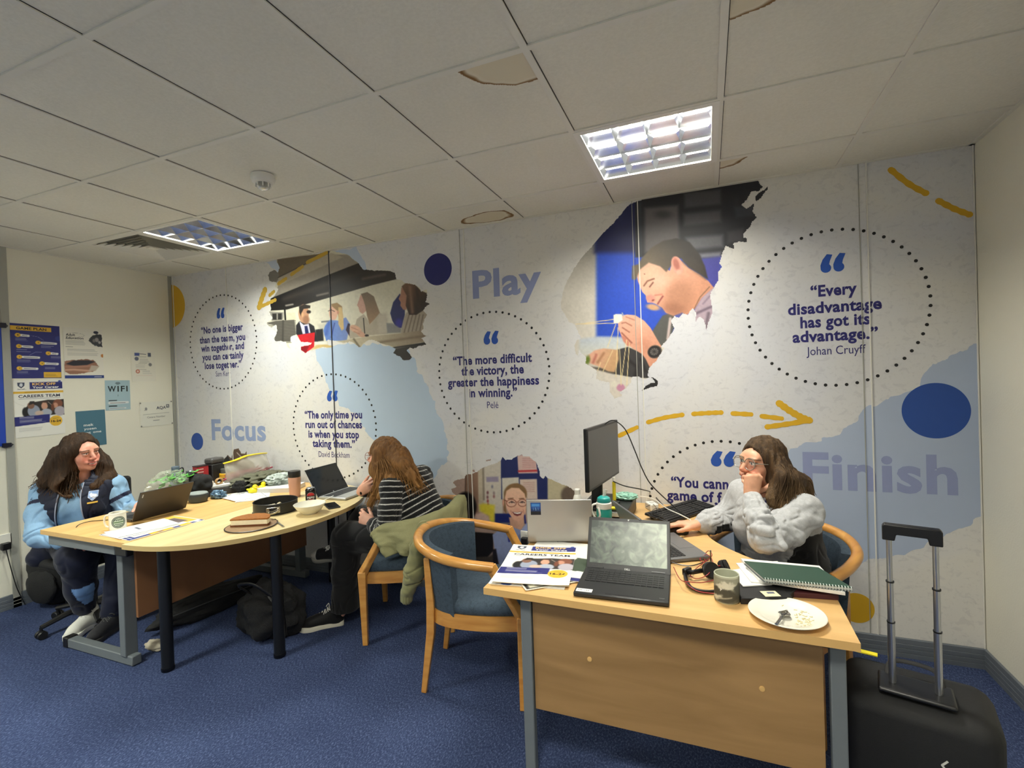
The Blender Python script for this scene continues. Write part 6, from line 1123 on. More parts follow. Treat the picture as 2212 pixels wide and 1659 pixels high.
p = hx(473, 1032, 1.22); lp = one('ribbon_loop', MB().tube([(0, .03 + .026 * math.cos(a), .024 + .020 * math.sin(a)) for a in np.linspace(0, 2 * PI, 24, endpoint=False)], .006, 8, closed=True, flat=2.0), mat('tan_ribbon', (176, 138, 86), .6), 'tan ribbon loop beside the cream pompom', 'ribbon', loc=(0, 0, 0)); lp.location = (1.22, p[1] - .03, DT + .069)
# cable of the dark laptop
cb = one('cable', MB().tube(catmull([hz(160, 1142, DT + .004) + V3(0, 0, -.05), hz(166, 1137, DT + .004), hz(190, 1127, DT + .004), hz(220, 1124, DT + .004), hz(245, 1122, DT + .004), V3(1.26, -1.19, DT + .004)], 8), .0022, 6), M_black, 'thin black cable running over the desk edge to the dark laptop', 'cable')

# ---------------------------------------------------------------- nearest desk
cs = [np.array(hz(*q, DT + .012)) for q in ((1110, 1180), (1237, 1188), (1240, 1255), (1062, 1258))]; cc = sum(cs) / 4
t = thing('leaflet', 'KICK OFF Your Career leaflet on top of the pile on the nearest desk', 'leaflet', (cc[0], cc[1], DT + .0125), math.radians(10))
MB().box((0, 0, -.001), (.293, .412, .002)).build('pages', flat((224, 222, 214)), t, smooth=False); careers_poster(t, .297, .42, curl=.003)
for k_, (dx, dy, a, L_, base, lay) in enumerate(((-.006, .0, 7, 'white leaflet lowest in the pile, its corner towards the tub chair', (232, 230, 224), [('ell', (70, 10, 22, 12, 0), (52, 84, 170), 1)]), (.0, .0, 39, 'black and cream leaflet sticking out under the top careers leaflet', (236, 232, 212), [('poly', R4(7, 7, 208, 290), (30, 30, 30), 1), ('poly', R4(20, 14, 160, 60), (226, 220, 196), 6), ('ell', (60, 36, 14, 14, 0), (120, 116, 100), 2), ('ell', (110, 36, 16, 16, 0), (26, 26, 26), 2), ('line', [(250, 110), (286, 160)], (226, 220, 196), 10, 4), ('wpoly', [(170, 20), (280, 30), (270, 100), (200, 90)], (60, 58, 54), 12, 8, 3)]), (.060, .085, 2, 'leaflet with a dark photograph sticking out beside the black laptop', (232, 230, 222), [('wpoly', [(190, 90), (297, 100), (297, 230), (230, 240)], (60, 74, 58), 12, 8, 3), ('poly', R4(0, 0, 297, 30), (34, 38, 112), 1)]))):
    q = thing('leaflet', L_, 'leaflet', (*((cc[0] + dx, cc[1] + dy) if k_ != 1 else (4.012, -1.235)), DT + .0012 + .003 * k_), math.radians(a)); w2, h2 = (.297, .42) if k_ != 1 else (.215, .297)
    MB().box((0, 0, .0), (w2 - .002, h2 - .002, .002)).build('pages', flat((224, 222, 214)), q, smooth=False); sheet(q, w2, h2, lay, base, step=.004, z=.0016)
# monitor on its stand
M_scr = mat('monitor_screen', (58, 58, 58), .3, var=.04, spec=.5)
mt = thing('monitor', 'black monitor turned edge-on towards the woman in the grey sweatshirt', 'monitor', (4.105, -.44, DT), 0)
pa, pb = hy(1266, 995, -.72), hy(1332, 965, -.19); ang = math.atan2(pb[1] - pa[1], pb[0] - pa[0]); cz = (pa[2] + pb[2]) / 2 - DT; ux = V3(math.cos(ang), math.sin(ang), 0); nx_ = V3(math.sin(ang), -math.cos(ang), 0); ctr = (pa + pb) / 2 - V3(4.105, -.44, DT); Rm = np.stack([ux, -nx_, V3(0, 0, 1)], 1); ctr[2] = cz; WM = np.linalg.norm((pb - pa)[:2])
m = MB(); m.box(ctr, (WM, .022, .318), Rm); m.box(ctr - nx_ * .02, (WM * .6, .03, .2), Rm); m.build('casing', M_black, mt, bevel=.004)
m = MB(); m.box(ctr + nx_ * .0115, (WM - .016, .001, .29), Rm); m.build('screen', M_scr, mt, smooth=False)
m = MB(); m.beam(V3(ctr[0] - nx_[0] * .04, ctr[1] - nx_[1] * .04, .085), ctr - nx_ * .035, .06, .02, up=ux); m.build('neck', M_black, mt, bevel=.004)
m = MB(); m.box((ctr[0] - nx_[0] * .02, ctr[1] - nx_[1] * .02, .085), (.16, .20, .012), Rm @ rotm(rz=PI / 2)); m.build('foot', M_black, mt, bevel=.004)
rs = thing('monitor_riser', 'black monitor riser with a pale front lip under the black monitor', 'riser', (4.13, -.36, DT)); m = MB(); m.box((0, 0, .068), (.26, .40, .022)); m.build('top', M_dark, rs, bevel=.004)
for s in (-1, 1): m = MB(); m.box((s * .118, 0, .0285), (.02, .38, .057)); m.build('side', M_dark, rs, bevel=.003)
m = MB(); m.box((0, -.2005, .066), (.25, .003, .02)); m.build('front_lip', M_trim_grey, rs, smooth=False); m = MB(); m.box((0, .17, .03), (.22, .012, .05)); m.build('back', M_dark, rs, smooth=False)
ZR = DT + .0791
bt = thing('water_bottle', 'teal water bottle with a white loop handle behind the black laptop', 'bottle', (4.182, -.735, DT)); M_teal = mat('teal_plastic', (44, 158, 146), .3, var=.06, alpha=.9); MB().lathe([(.001, 0), (.034, 0), (.037, .006), (.038, .05), (.036, .09), (.038, .125), (.036, .140), (.034, .146), (.001, .146)], 36).build('body', M_teal, bt); MB().lathe([(.036, .146), (.037, .150), (.037, .172), (.033, .176), (.001, .176)], 36).build('collar', M_white, bt)
MB().lathe([(.032, .176), (.034, .182), (.030, .196), (.018, .204), (.001, .205)], 32).build('lid', mat('teal_lid', (40, 150, 146), .3), bt); ha = math.atan2(-CR[1], -CR[0]); d = V3(math.cos(ha), math.sin(ha), 0); MB().tube(catmull([d * .034 + V3(0, 0, .168), d * .056 + V3(0, 0, .16), d * .058 + V3(0, 0, .128), d * .036 - V3(.0, .012, 0) + V3(0, 0, .098), d * .012 - V3(.0, .04, 0) + V3(0, 0, .12), d * .02 - V3(.0, .036, 0) + V3(0, 0, .16)], 7), .005, 8).build('loop_handle', M_white, bt); m = MB(); m.tube([(.0, .0, .2), (.012, .004, .235)], .008, 10); m.build('spout', mat('clear_spout', (214, 214, 206), .15, alpha=.7), bt)
wp = hy(1247, 1056, -.46); wb = thing('lotion_bottle', 'small white bottle behind the silver laptop', 'bottle', (wp[0], -.46, DT)); wb.scale = (1, 1, (wp[2] - DT) / .1); MB().lathe([(.001, 0), (.026, 0), (.028, .006), (.028, .06), (.02, .078), (.014, .084), (.001, .084)], 32).build('body', M_white, wb); MB().lathe([(.016, .082), (.016, .097), (.013, .1), (.001, .1)], 28).build('cap', M_white, wb)
kn = thing('craft_knife', 'yellow and black craft knife beside the teal bottle', 'knife', (4.165, -.525, ZR), math.radians(20)); m = MB(); m.box((0, 0, .009), (.10, .024, .016)); m.build('grip', flat((222, 206, 40), .35), kn, bevel=.006); m = MB(); m.box((-.01, 0, .0175), (.05, .010, .003)); m.build('slider', M_black, kn, bevel=.001); m = MB(); m.box((-.055, 0, .009), (.03, .018, .012)); m.build('tip', M_black, kn, bevel=.002)
m = blob(MB(), (0, 0, .016), (.062, .05, .020), .35, 9, 21, 40, 22, 0.0, True); one('cloth', m, mat('mint_cloth', (150, 196, 178), .6, var=.2, scale=40), 'folded mint green cloth on the monitor riser', 'cloth', loc=(0, 0, 0)).location = (4.215, -.27, ZR)
sheet_box('paper_sheet', 'white sheet with coloured print on the far end of the monitor riser', 'paper', (4.20, -.20), 12, (.13, .08), ZR + .0, .003, marks=[('poly', R4(10, 10, 60, 50), (190, 150, 90), 4), ('line', [(60, 60), (120, 56)], (110, 110, 120), 4, 2)])
ex = thing('adapter', 'white adapter block beside the mint cloth', 'adapter', (4.345, -.165, DT), math.radians(30)); m = MB(); m.box((0, 0, .02), (.05, .085, .04)); m.build('body', M_white, ex, bevel=.006); m = MB(); m.box((0, 0, .0405), (.02, .03, .002)); m.build('label', flat((190, 190, 186)), ex)
yk = thing('marker_pen', 'yellow marker standing behind the teal bottle', 'marker', (4.16, -.33, ZR)); MB().cyl((0, 0, .055), .010, .11, 14).build('barrel', flat((228, 206, 46), .3), yk); MB().cyl((0, 0, .122), .0085, .026, 14).build('cap', M_white, yk)
kb = thing('keyboard', 'black full-size keyboard beside the wall on the nearest desk', 'keyboard', (4.513, -.225, DT), math.radians(58)); m = MB(); Rk = rotm(rx=math.radians(7)); m.box((0, 0, .020), (.45, .155, .014), Rk); m.build('case', M_black, kb, bevel=.004)
for part, x0, n in (('letter_keys', -.215, 15), ('navigation_keys', .075, 3), ('number_keys', .14, 4)):
    k_ = MB()
    for j in range(6):
        for i in range(n): k_.box(Rk @ V3(x0 + (i + .5) * .019, -.056 + j * .0205 + (.004 if j == 5 else 0), .0085) + V3(0, 0, .020), (.0165, .017, .006), Rk)
    k_.build(part, M_key, kb, smooth=False)
for s in (-1, 1): m = MB(); m.box((s * .18, .06, .008), (.02, .012, .017)); m.build('foot', M_black, kb)
for s in (-1, 1): m = MB(); m.box((s * .18, -.062, .003), (.02, .012, .006)); m.build('foot', M_black, kb)
ms = thing('mouse', 'black computer mouse under the hand of the woman in grey', 'mouse', (4.512, -.572, DT), math.radians(165)); m = MB(); m.ball((0, 0, .012), (.052, .031, .024), 24, 14); V = m.v[-1]; V[:, 2] = np.maximum(V[:, 2], .001); m.build('shell', M_black, ms); m = MB(); m.box((.02, 0, .034), (.012, .005, .004)); m.build('wheel', flat((60, 60, 62)), ms)
# headset
hs = thing('headset', 'black headset with tangled red wires in front of the sage mug', 'headset', (4.62, -1.10, DT)); 
P0 = hz(1480, 1238, DT + .015); P1 = hz(1492, 1268, DT + .01); P2 = hz(1530, 1278, DT + .008); P3 = hz(1570, 1270, DT + .01); O = V3(4.62, -1.10, DT)
hb = catmull([hz(1520, 1232, DT + .03) - O, hz(1496, 1236, DT + .03) - O, P0 - O, P1 - O, P2 - O, P3 - O, hz(1600, 1250, DT + .012) - O], 7); MB().tube(hb, .0055, 10, flat=1.7).build('headband', M_black, hs)
for q, (px_, py_, z, r_) in enumerate(((1534, 1232, DT + .034, .031), (1562, 1226, DT + .028, .028))):
    c = hz(px_, py_, z) - O; c[2] = z - DT; e_ = MB(); e_.lathe([(.001, -.012), (r_ * .8, -.012), (r_, -.004), (r_, .008), (r_ * .7, .014), (.001, .012)], 28, R=rotm(rx=1.15, rz=.5 + q)); o = e_.build('ear_cup', M_black, hs); o.location = c
    e_ = MB(); e_.lathe([(r_ * .5, .010), (r_ * .98, .012), (r_ * .9, .020), (r_ * .5, .018)], 28, R=rotm(rx=1.15, rz=.5 + q)); o2 = e_.build('cushion', mat('foam', (22, 22, 22), .95), o)
m = MB(); a_ = hz(1484, 1234, DT + .02) - O; m.box(a_, (.018, .04, .026), rotm(rz=-.6)); m.build('slider', M_black, hs, bevel=.004)
rw = MB(); rr = random.Random(11)
W_ = [(1455, 1225), (1470, 1252), (1490, 1257), (1520, 1258), (1548, 1248), (1536, 1225), (1512, 1208), (1528, 1198), (1540, 1215), (1530, 1240), (1505, 1250), (1492, 1240), (1520, 1215), (1538, 1200), (1530, 1190), (1520, 1205), (1540, 1222), (1562, 1222), (1575, 1232)]
rw.tube(catmull([hz(x, y, DT + .006 + .035 * rr.random()) - O for x, y in W_], 6), .0016, 6); rw.tube(catmull([hz(x, y, DT + .008 + .02 * rr.random()) - O for x, y in ((1480, 1258), (1505, 1276), (1545, 1282), (1580, 1280))], 6), .0016, 6); rw.build('red_wires', flat((150, 40, 46), .4), hs)['label'] = 'tangled red wires'
MB().tube(catmull([hz(1535, 1190, DT + .10) - O, hz(1535, 1205, DT + .05) - O, hz(1537, 1222, DT + .03) - O], 6), .003, 6).build('microphone_boom', M_black, hs)
# notebooks and papers by the elbow
sp = thing('spiral_notebook', 'dark green spiral notebook on papers beside the seated woman in grey', 'notebook', (4.955, -.985, DT + .043), math.radians(-3)); M_green = mat('green_cover', (40, 70, 56), .5, var=.08, scale=20)
Q = [hz(1607, 1212, DT + .055) , hz(1650, 1250, DT + .055), hz(1842, 1270, DT + .055), hz(1768, 1226, DT + .055)]
Q = [q - V3(4.955, -.985, DT + .043) for q in Q]; c_, s_ = math.cos(math.radians(3)), math.sin(math.radians(3)); Q = [(q[0] * c_ - q[1] * s_, q[0] * s_ + q[1] * c_) for q in Q]
Q = [Q[0], Q[1], Q[2], Q[3]]
MB().prism(Q, .011, .013).build('cover', M_green, sp, smooth=False); MB().prism([(x * .985, y * .985) for x, y in Q], .002, .0108).build('pages', flat((206, 206, 200)), sp, smooth=False); MB().prism(Q, 0.0, .0018).build('back_cover', flat((96, 104, 108)), sp, smooth=False)
rings = MB(); e0, e1 = np.array(Q[1]), np.array(Q[2]); n_ = 30; dd = (e1 - e0) / np.linalg.norm(e1 - e0); nn = np.array([-dd[1], dd[0]])
for q in range(n_):
    c = e0 + (e1 - e0) * (q + .5) / n_; rings.tube([(c[0] + nn[0] * .007 * math.cos(a) , c[1] + nn[1] * .007 * math.cos(a), .007 + .0085 * math.sin(a)) for a in np.linspace(0, 2 * PI, 10, endpoint=False)], .0014, 5, closed=True)
rings.build('wire_spiral', mat('white_wire', (196, 202, 198), .3), sp)
def quad_sheet(name, label, cat, px4, z, th, rgb, bevel=0, layers=None):
    Q = [hz(x, y, z + th) for x, y in px4]; c = sum(Q) / 4; t = thing(name, label, cat, (c[0], c[1], z)); m = MB(); m.prism([(q[0] - c[0], q[1] - c[1]) for q in Q], 0, th); m.build('pages', flat(rgb, .55), t, smooth=False, bevel=bevel); return t
t = quad_sheet('folder', 'black folder under the white papers by the sage mug', 'folder', [(1592, 1262), (1600, 1292), (1700, 1292), (1730, 1262)], DT, .022, (24, 24, 27), .003)
t = quad_sheet('diary', 'dark red diary under the green spiral notebook', 'diary', [(1660, 1225), (1690, 1278), (1812, 1286), (1790, 1240)], DT, .018, (70, 26, 34), .002)
for k_, (p4, z, L_) in enumerate((([(1575, 1232), (1605, 1266), (1668, 1262), (1640, 1222)], .0235, 'crumpled white paper, lowest in the pile by the black headset'), ([(1590, 1216), (1622, 1256), (1700, 1264), (1680, 1212)], .0275, 'white paper in the middle of the pile beside the green notebook'), ([(1600, 1206), (1640, 1252), (1826, 1280), (1770, 1222)], .0315, 'white paper directly under the green spiral notebook'))):
    t = quad_sheet('paper_sheet', L_, 'paper', p4, DT + z, .0035 if k_ < 2 else .010, (232, 230, 226))
t = thing('identity_card', 'cream identity card on a black holder in front of the black folder', 'card', tuple(hz(1664, 1283, DT + .024)), math.radians(20)); t.location.z = DT + .0225; m = MB(); m.box((.022, 0, .001), (.075, .052, .002)); m.build('holder', M_black, t); m = MB(); m.box((0, 0, .0022), (.052, .042, .001)); m.build('card', flat((220, 214, 182)), t, smooth=False); sm = MB(); sm.box((.004, .006, .0029), (.024, .012, .0004)); sm.build('printed_block', flat((90, 96, 120)), t, smooth=False)
# cables
def cable(label, pts, r, m=None): return one('cable', MB().tube(catmull(pts, 8), r, 6), m or M_black, label, 'cable')
cable('black cable arching from the top of the monitor down to the keyboard', [hy(1268, 1042, -.62), hy(1262, 1060, -.64), hy(1266, 1035, -.66)][:0] + [hy(1300, 922, -.44), hy(1318, 909, -.42), hy(1332, 911, -.36), hy(1352, 930, -.3), hy(1372, 975, -.28), hy(1386, 1010, -.26), hy(1405, 1045, -.25), hy(1440, 1080, -.24), hz(1470, 1106, DT + .035), hz(1490, 1118, DT + .03)], .0032)
cable('white cable running from the adapter to the mouse', [hz(1382, 1072, DT + .05), hz(1412, 1078, DT + .04), hz(1440, 1098, DT + .045), hz(1470, 1112, DT + .045), hz(1492, 1124, DT + .04), hz(1502, 1138, DT + .012)], .0030, M_white)
cable('black cable trailing off the monitor riser towards the keyboard', [hy(1325, 1040, -.35), hy(1350, 1050, -.28), hy(1385, 1057, -.24), hz(1408, 1064, DT + .05), hz(1420, 1078, DT + .03), hz(1440, 1100, DT + .04)], .0032)
cable('tangle of thin black wire on the near side of the keyboard', [hz(1395, 1095, DT + .03), hz(1412, 1090, DT + .04), hz(1420, 1108, DT + .045), hz(1402, 1112, DT + .04), hz(1418, 1120, DT + .042), hz(1432, 1110, DT + .045), hz(1424, 1098, DT + .045), hz(1410, 1104, DT + .045), hz(1440, 1124, DT + .03), hz(1455, 1128, DT + .012)], .0016)
cable('thin black cable crossing in front of the silver laptop', [hz(1272, 1182, DT + .003), hz(1250, 1182, DT + .003), hz(1215, 1177, DT + .003), hz(1196, 1165, DT + .012), hz(1180, 1170, DT + .003), hz(1165, 1174, DT + .003)], .0024)
cable('short black leads at the side of the grey laptop', [hz(1452, 1215, DT + .008), hz(1470, 1220, DT + .006), hz(1492, 1222, DT + .006), hz(1510, 1218, DT + .008), hz(1530, 1210, DT + .006)], .0024)

# ---------------------------------------------------------------- on the floor
M_bagb = mat('black_rucksack', (17, 17, 19), .75, var=.3, scale=40, bump=.5, bscale=300)
b0 = hz(38, 1318, 0); bp = thing('backpack', 'black backpack with a top loop leaning on the notice wall', 'backpack', (max(b0[0] + .02, .22), b0[1] + .16, 0), math.radians(15))
m = blob(MB(), (0, 0, .25), (.17, .13, .27), .12, 6, 31, 48, 30, 0.0); m.build('body', M_bagb, bp); m = blob(MB(), (.02, -.115, .17), (.12, .035, .12), .12, 6, 33, 32, 20, 0.0); m.build('front_pocket', M_bagb, bp)
MB().tube(catmull([(-.03, .02, .49), (-.035, .02, .56), (.0, .02, .60), (.05, .02, .57), (.06, .02, .49)], 6), .010, 8, flat=.5).build('top_loop', M_black, bp); MB().tube(catmull([(.12, -.02, .42), (.18, -.06, .30), (.20, -.08, .12), (.16, -.06, .03)], 6), .014, 8, flat=.4).build('shoulder_strap', M_black, bp)
c0 = hz(597, 1398, 0); bg = thing('holdall', 'slumped black bag on the carpet behind a leg of the table extension', 'bag', (c0[0] - .14, c0[1] + .11, 0), .3)
m = blob(MB(), (0, 0, .15), (.19, .15, .175), .28, 6, 41, 56, 32, 0.0); m.build('body', M_bagb, bg); MB().tube(catmull([(-.1, -.05, .27), (-.15, -.1, .34), (-.04, -.13, .36), (.05, -.1, .28)], 6), .011, 8, flat=.5).build('handle', M_black, bg); MB().tube(catmull([(.04, -.1, .28), (.13, -.12, .18), (.15, -.13, .06)], 6), .013, 8, flat=.4).build('strap', M_black, bg)
lb_ = thing('long_bag', 'long black bag lying under the rectangular desk', 'bag', (1.48, -.80, 0), math.radians(83)); m = blob(MB(), (0, 0, .075), (.36, .10, .085), .18, 7, 45, 64, 24, 0.0); m.build('body', M_bagb, lb_); MB().tube(catmull([(-.3, -.085, .11), (-.1, -.11, .12), (.1, -.11, .115), (.3, -.08, .1)], 6), .004, 6).build('zip', flat((60, 60, 62)), lb_)
m = blob(MB(), (0, 0, .022), (.075, .035, .026), .25, 7, 47, 32, 16, 0.0); one('cloth', m, mat('beige_cloth', (176, 168, 150), .8), 'beige cloth on the carpet under the rectangular desk', 'cloth', loc=(0, 0, 0)).location = (1.60, -1.24, 0)
cr_ = thing('crate', 'black crate with grey paper on it under the rectangular desk beside the white trainer', 'crate', (1.20, -.72, 0), .15); m = MB(); rbox(m, .30, .26, 0.0, .22, .03); m.build('body', mat('black_print_box', (30, 30, 32), .5, var=.8, scale=26), cr_); m = MB(); m.box((0.02, -.02, .224), (.20, .2, .006), rotm(rz=.3)); m.build('grey_paper', flat((130, 130, 134)), cr_)
# ---------------------------------------------------------------- people: smooth implicit surfaces turned into meshes
def nrm(v): v = np.asarray(v, float); return v / np.linalg.norm(v)
def vnoise3(P, seed=0):
    i = np.floor(P).astype(np.int64); f = P - i; f = f * f * (3 - 2 * f)
    def h(a, b, c):
        n = (a * 374761393 + b * 668265263 + c * 2147483647 + seed * 974711) & 0xffffffff
        n = ((n ^ (n >> 13)) * 1274126177) & 0xffffffff
        return ((n ^ (n >> 16)) & 0xffff) / 32767.5 - 1
    r = 0
    for dx in (0, 1):
        for dy in (0, 1):
            for dz in (0, 1): r = r + h(i[:, 0] + dx, i[:, 1] + dy, i[:, 2] + dz) * (f[:, 0] if dx else 1 - f[:, 0]) * (f[:, 1] if dy else 1 - f[:, 1]) * (f[:, 2] if dz else 1 - f[:, 2])
    return r
class SDF:
    def __init__(s): s.p = []
    def cap(s, a, b, ra, rb=None, k=.02, flat=1.0, axis=None, sub=False):
        """tapered capsule, flattened by 'flat' along 'axis'"""
        a = np.asarray(a, float); b = np.asarray(b, float); rb = ra if rb is None else rb; d = b - a; l2 = max(d @ d, 1e-9); ax = None if axis is None else nrm(axis)
        def fn(P):
            q = P - a; t = np.clip((q @ d) / l2, 0, 1); v = q - t[:, None] * d
            if ax is not None: v = v + ((1 / flat - 1) * (v @ ax))[:, None] * ax
            return (np.sqrt((v * v).sum(1)) - (ra + (rb - ra) * t)) * (1.0 if ax is None else min(1, flat * 1.15))
        m = max(ra, rb) * max(1, flat); s.p.append((fn, np.minimum(a, b) - m, np.maximum(a, b) + m, k, sub)); return s
    def chain(s, pts, rs, k=.02, **kw):
        for i in range(len(pts) - 1): s.cap(pts[i], pts[i + 1], rs[i], rs[i + 1], k, **kw)
        return s
    def ell(s, c, r, k=.02, R=None, sub=False):
        c = np.asarray(c, float); r = np.asarray(r, float); R = np.eye(3) if R is None else np.asarray(R)
        def fn(P):
            q = (P - c) @ R; k0 = np.sqrt(((q / r) ** 2).sum(1)); k1 = np.sqrt(((q / r ** 2) ** 2).sum(1)); return np.where(k1 > 1e-9, k0 * (k0 - 1) / np.maximum(k1, 1e-9), -r.min())
        m = np.abs(R) @ r; s.p.append((fn, c - m, c + m, k, sub)); return s
    def eval(s, P):
        D = np.full(len(P), 1.0)
        for fn, lo, hi, k, sub in s.p:
            d = fn(P)
            if sub: h = np.maximum(k - np.abs(D + d), 0) / k; D = np.maximum(D, -d) + h * h * k / 4
            else: h = np.maximum(k - np.abs(D - d), 0) / k; D = np.minimum(D, d) - h * h * k / 4
        return D
    def mesh(s, h=.004, pad=.03, disp=None, lo=None, hi=None, cut=None):
        L = np.min([p[1] for p in s.p if not p[4]], 0) - pad if lo is None else np.asarray(lo, float); H = np.max([p[2] for p in s.p if not p[4]], 0) + pad if hi is None else np.asarray(hi, float)
        n = np.ceil((H - L) / h).astype(int) + 1; D = np.full(n, 1.0, np.float32); ax = [L[i] + h * np.arange(n[i]) for i in range(3)]
        for fn, lo_, hi_, k, sub in s.p:
            a = np.clip(np.floor((lo_ - k - 2.5 * h - .012 - L) / h).astype(int), 0, n); b = np.clip(np.ceil((hi_ + k + 2.5 * h + .012 - L) / h).astype(int) + 1, 0, n)
            if (b <= a).any(): continue
            X = np.meshgrid(*[ax[i][a[i]:b[i]] for i in range(3)], indexing='ij'); P = np.stack([x.ravel() for x in X], 1); d = fn(P).reshape(X[0].shape).astype(np.float32)
            sl = tuple(slice(a[i], b[i]) for i in range(3)); o = D[sl]
            if sub: q = np.maximum(k - np.abs(o + d), 0) / k; D[sl] = np.maximum(o, -d) + q * q * k / 4
            else: q = np.maximum(k - np.abs(o - d), 0) / k; D[sl] = np.minimum(o, d) - q * q * k / 4
        if disp is not None or cut is not None:
            near = np.argwhere(np.abs(D) < .035) ; P = L + near * h
            if disp is not None: D[tuple(near.T)] += disp(P).astype(np.float32)
            if cut is not None:
                m = np.argwhere(D < .035); D[tuple(m.T)] = np.maximum(D[tuple(m.T)], cut(L + m * h))
        return nets(D, L, h)
def nets(D, L, h):
    S = D < 0; n = np.array(D.shape) - 1
    cnt = np.zeros(n, np.int8)
    for dx in (0, 1):
        for dy in (0, 1):
            for dz in (0, 1): cnt += S[dx:n[0] + dx, dy:n[1] + dy, dz:n[2] + dz]
    act = np.argwhere((cnt > 0) & (cnt < 8)); idx = np.full(n, -1, np.int32); idx[tuple(act.T)] = np.arange(len(act))
    acc = np.zeros((len(act), 3)); w_ = np.zeros(len(act))
    C = [(x, y, z) for x in (0, 1) for y in (0, 1) for z in (0, 1)]
    for a in C:
        for ax in range(3):
            if a[ax]: continue
            b = list(a); b[ax] = 1; va = D[tuple((act + a).T)]; vb = D[tuple((act + b).T)]; m = (va < 0) != (vb < 0)
            t = np.where(m, va / np.where(m, va - vb, 1), 0); p = np.array(a, float)[None, :].repeat(len(act), 0); p[:, ax] += t; acc += p * m[:, None]; w_ += m
    V = L + (act + acc / w_[:, None]) * h; F = []
    for ax in range(3):
        o1, o2 = [(1, 2), (2, 0), (0, 1)][ax]; sh = [slice(None)] * 3
        A = [slice(1, n[i]) for i in range(3)]; A[ax] = slice(0, n[ax]); B = list(A); B[ax] = slice(1, n[ax] + 1)
        sa, sb = S[tuple(A)], S[tuple(B)]; e = np.argwhere(sa != sb); fl = sa[tuple(e.T)]
        base = e.copy(); base += [1 if i != ax else 0 for i in range(3)]
        d1 = np.zeros(3, int); d1[o1] = 1; d2 = np.zeros(3, int); d2[o2] = 1
        q = np.stack([idx[tuple((base - d1 - d2).T)], idx[tuple((base - d2).T)], idx[tuple(base.T)], idx[tuple((base - d1).T)]], 1)
        q[~fl] = q[~fl][:, ::-1]; F.append(q)
    F = np.concatenate(F); F = F[(F >= 0).all(1)]
    return V, F
def smooth_mesh(V, F, it=1, lam=.5):
    for _ in range(it):
        A = np.zeros_like(V); c = np.zeros(len(V))
        for a, b in ((0, 1), (1, 2), (2, 3), (3, 0)):
            np.add.at(A, F[:, a], V[F[:, b]]); np.add.at(A, F[:, b], V[F[:, a]]); np.add.at(c, F[:, a], 1); np.add.at(c, F[:, b], 1)
        V = V + lam * (A / np.maximum(c, 1)[:, None] - V)
    return V
def cloth_mat(name, rough=.85, bump=.25, bs=700, sheen=.2):
    m, t, N, L, b = _nt(name); a = N.new('ShaderNodeVertexColor'); a.layer_name = 'ink'; tc = N.new('ShaderNodeTexCoord')
    n = N.new('ShaderNodeTexNoise'); n.inputs['Scale'].default_value = bs; L.new(tc.outputs['Object'], n.inputs['Vector']); r = ramp(N, [(.3, (.86, .86, .86)), (.7, (1.1, 1.1, 1.1))]); L.new(n.outputs['Fac'], r.inputs[0])
    mx = N.new('ShaderNodeMix'); mx.data_type = 'RGBA'; mx.blend_type = 'MULTIPLY'; mx.inputs[0].default_value = 1; L.new(a.outputs[0], mx.inputs[6]); L.new(r.outputs[0], mx.inputs[7]); L.new(mx.outputs[2], b.inputs['Base Color'])
    b.inputs['Roughness'].default_value = rough; b.inputs['Specular IOR Level'].default_value = .25; b.inputs['Sheen Weight'].default_value = sheen
    bp = N.new('ShaderNodeBump'); bp.inputs['Strength'].default_value = bump; bp.inputs['Distance'].default_value = .002; L.new(n.outputs['Fac'], bp.inputs['Height']); L.new(bp.outputs[0], b.inputs['Normal']); return m
def skin_mat():
    m, t, N, L, b = _nt('skin'); a = N.new('ShaderNodeVertexColor'); a.layer_name = 'ink'; L.new(a.outputs[0], b.inputs['Base Color'])
    b.inputs['Roughness'].default_value = .48; b.inputs['Specular IOR Level'].default_value = .4; b.inputs['Subsurface Weight'].default_value = .12; b.inputs['Subsurface Radius'].default_value = (.012, .005, .003); b.inputs['Subsurface Scale'].default_value = .6
    tc = N.new('ShaderNodeTexCoord'); n = N.new('ShaderNodeTexNoise'); n.inputs['Scale'].default_value = 380; L.new(tc.outputs['Object'], n.inputs['Vector']); bp = N.new('ShaderNodeBump'); bp.inputs['Strength'].default_value = .12; bp.inputs['Distance'].default_value = .002; L.new(n.outputs['Fac'], bp.inputs['Height']); L.new(bp.outputs[0], b.inputs['Normal']); return m
def hair_mat(name):
    m, t, N, L, b = _nt(name); a = N.new('ShaderNodeVertexColor'); a.layer_name = 'ink'; L.new(a.outputs[0], b.inputs['Base Color'])
    b.inputs['Roughness'].default_value = .55; b.inputs['Specular IOR Level'].default_value = .22
    tc = N.new('ShaderNodeTexCoord'); mp = N.new('ShaderNodeMapping'); mp.inputs['Scale'].default_value = (1, 1, .07); n = N.new('ShaderNodeTexNoise'); n.inputs['Scale'].default_value = 420; L.new(tc.outputs['Object'], mp.inputs[0]); L.new(mp.outputs[0], n.inputs['Vector']); bp = N.new('ShaderNodeBump'); bp.inputs['Strength'].default_value = .9; bp.inputs['Distance'].default_value = .004; L.new(n.outputs['Fac'], bp.inputs['Height']); L.new(bp.outputs[0], b.inputs['Normal']); return m
M_skin = skin_mat(); M_cloth = cloth_mat('knit_cloth'); M_smoothcloth = cloth_mat('sports_cloth', .6, .12, 500, .1); M_hair = hair_mat('hair')
def add_part(name, V, F, rgb, m, t, smooth=True, sm=0):
    if sm: V = smooth_mesh(V, F, sm)
    return colour_mesh(name, V, F, rgb, m, t, world=True, smooth=smooth)
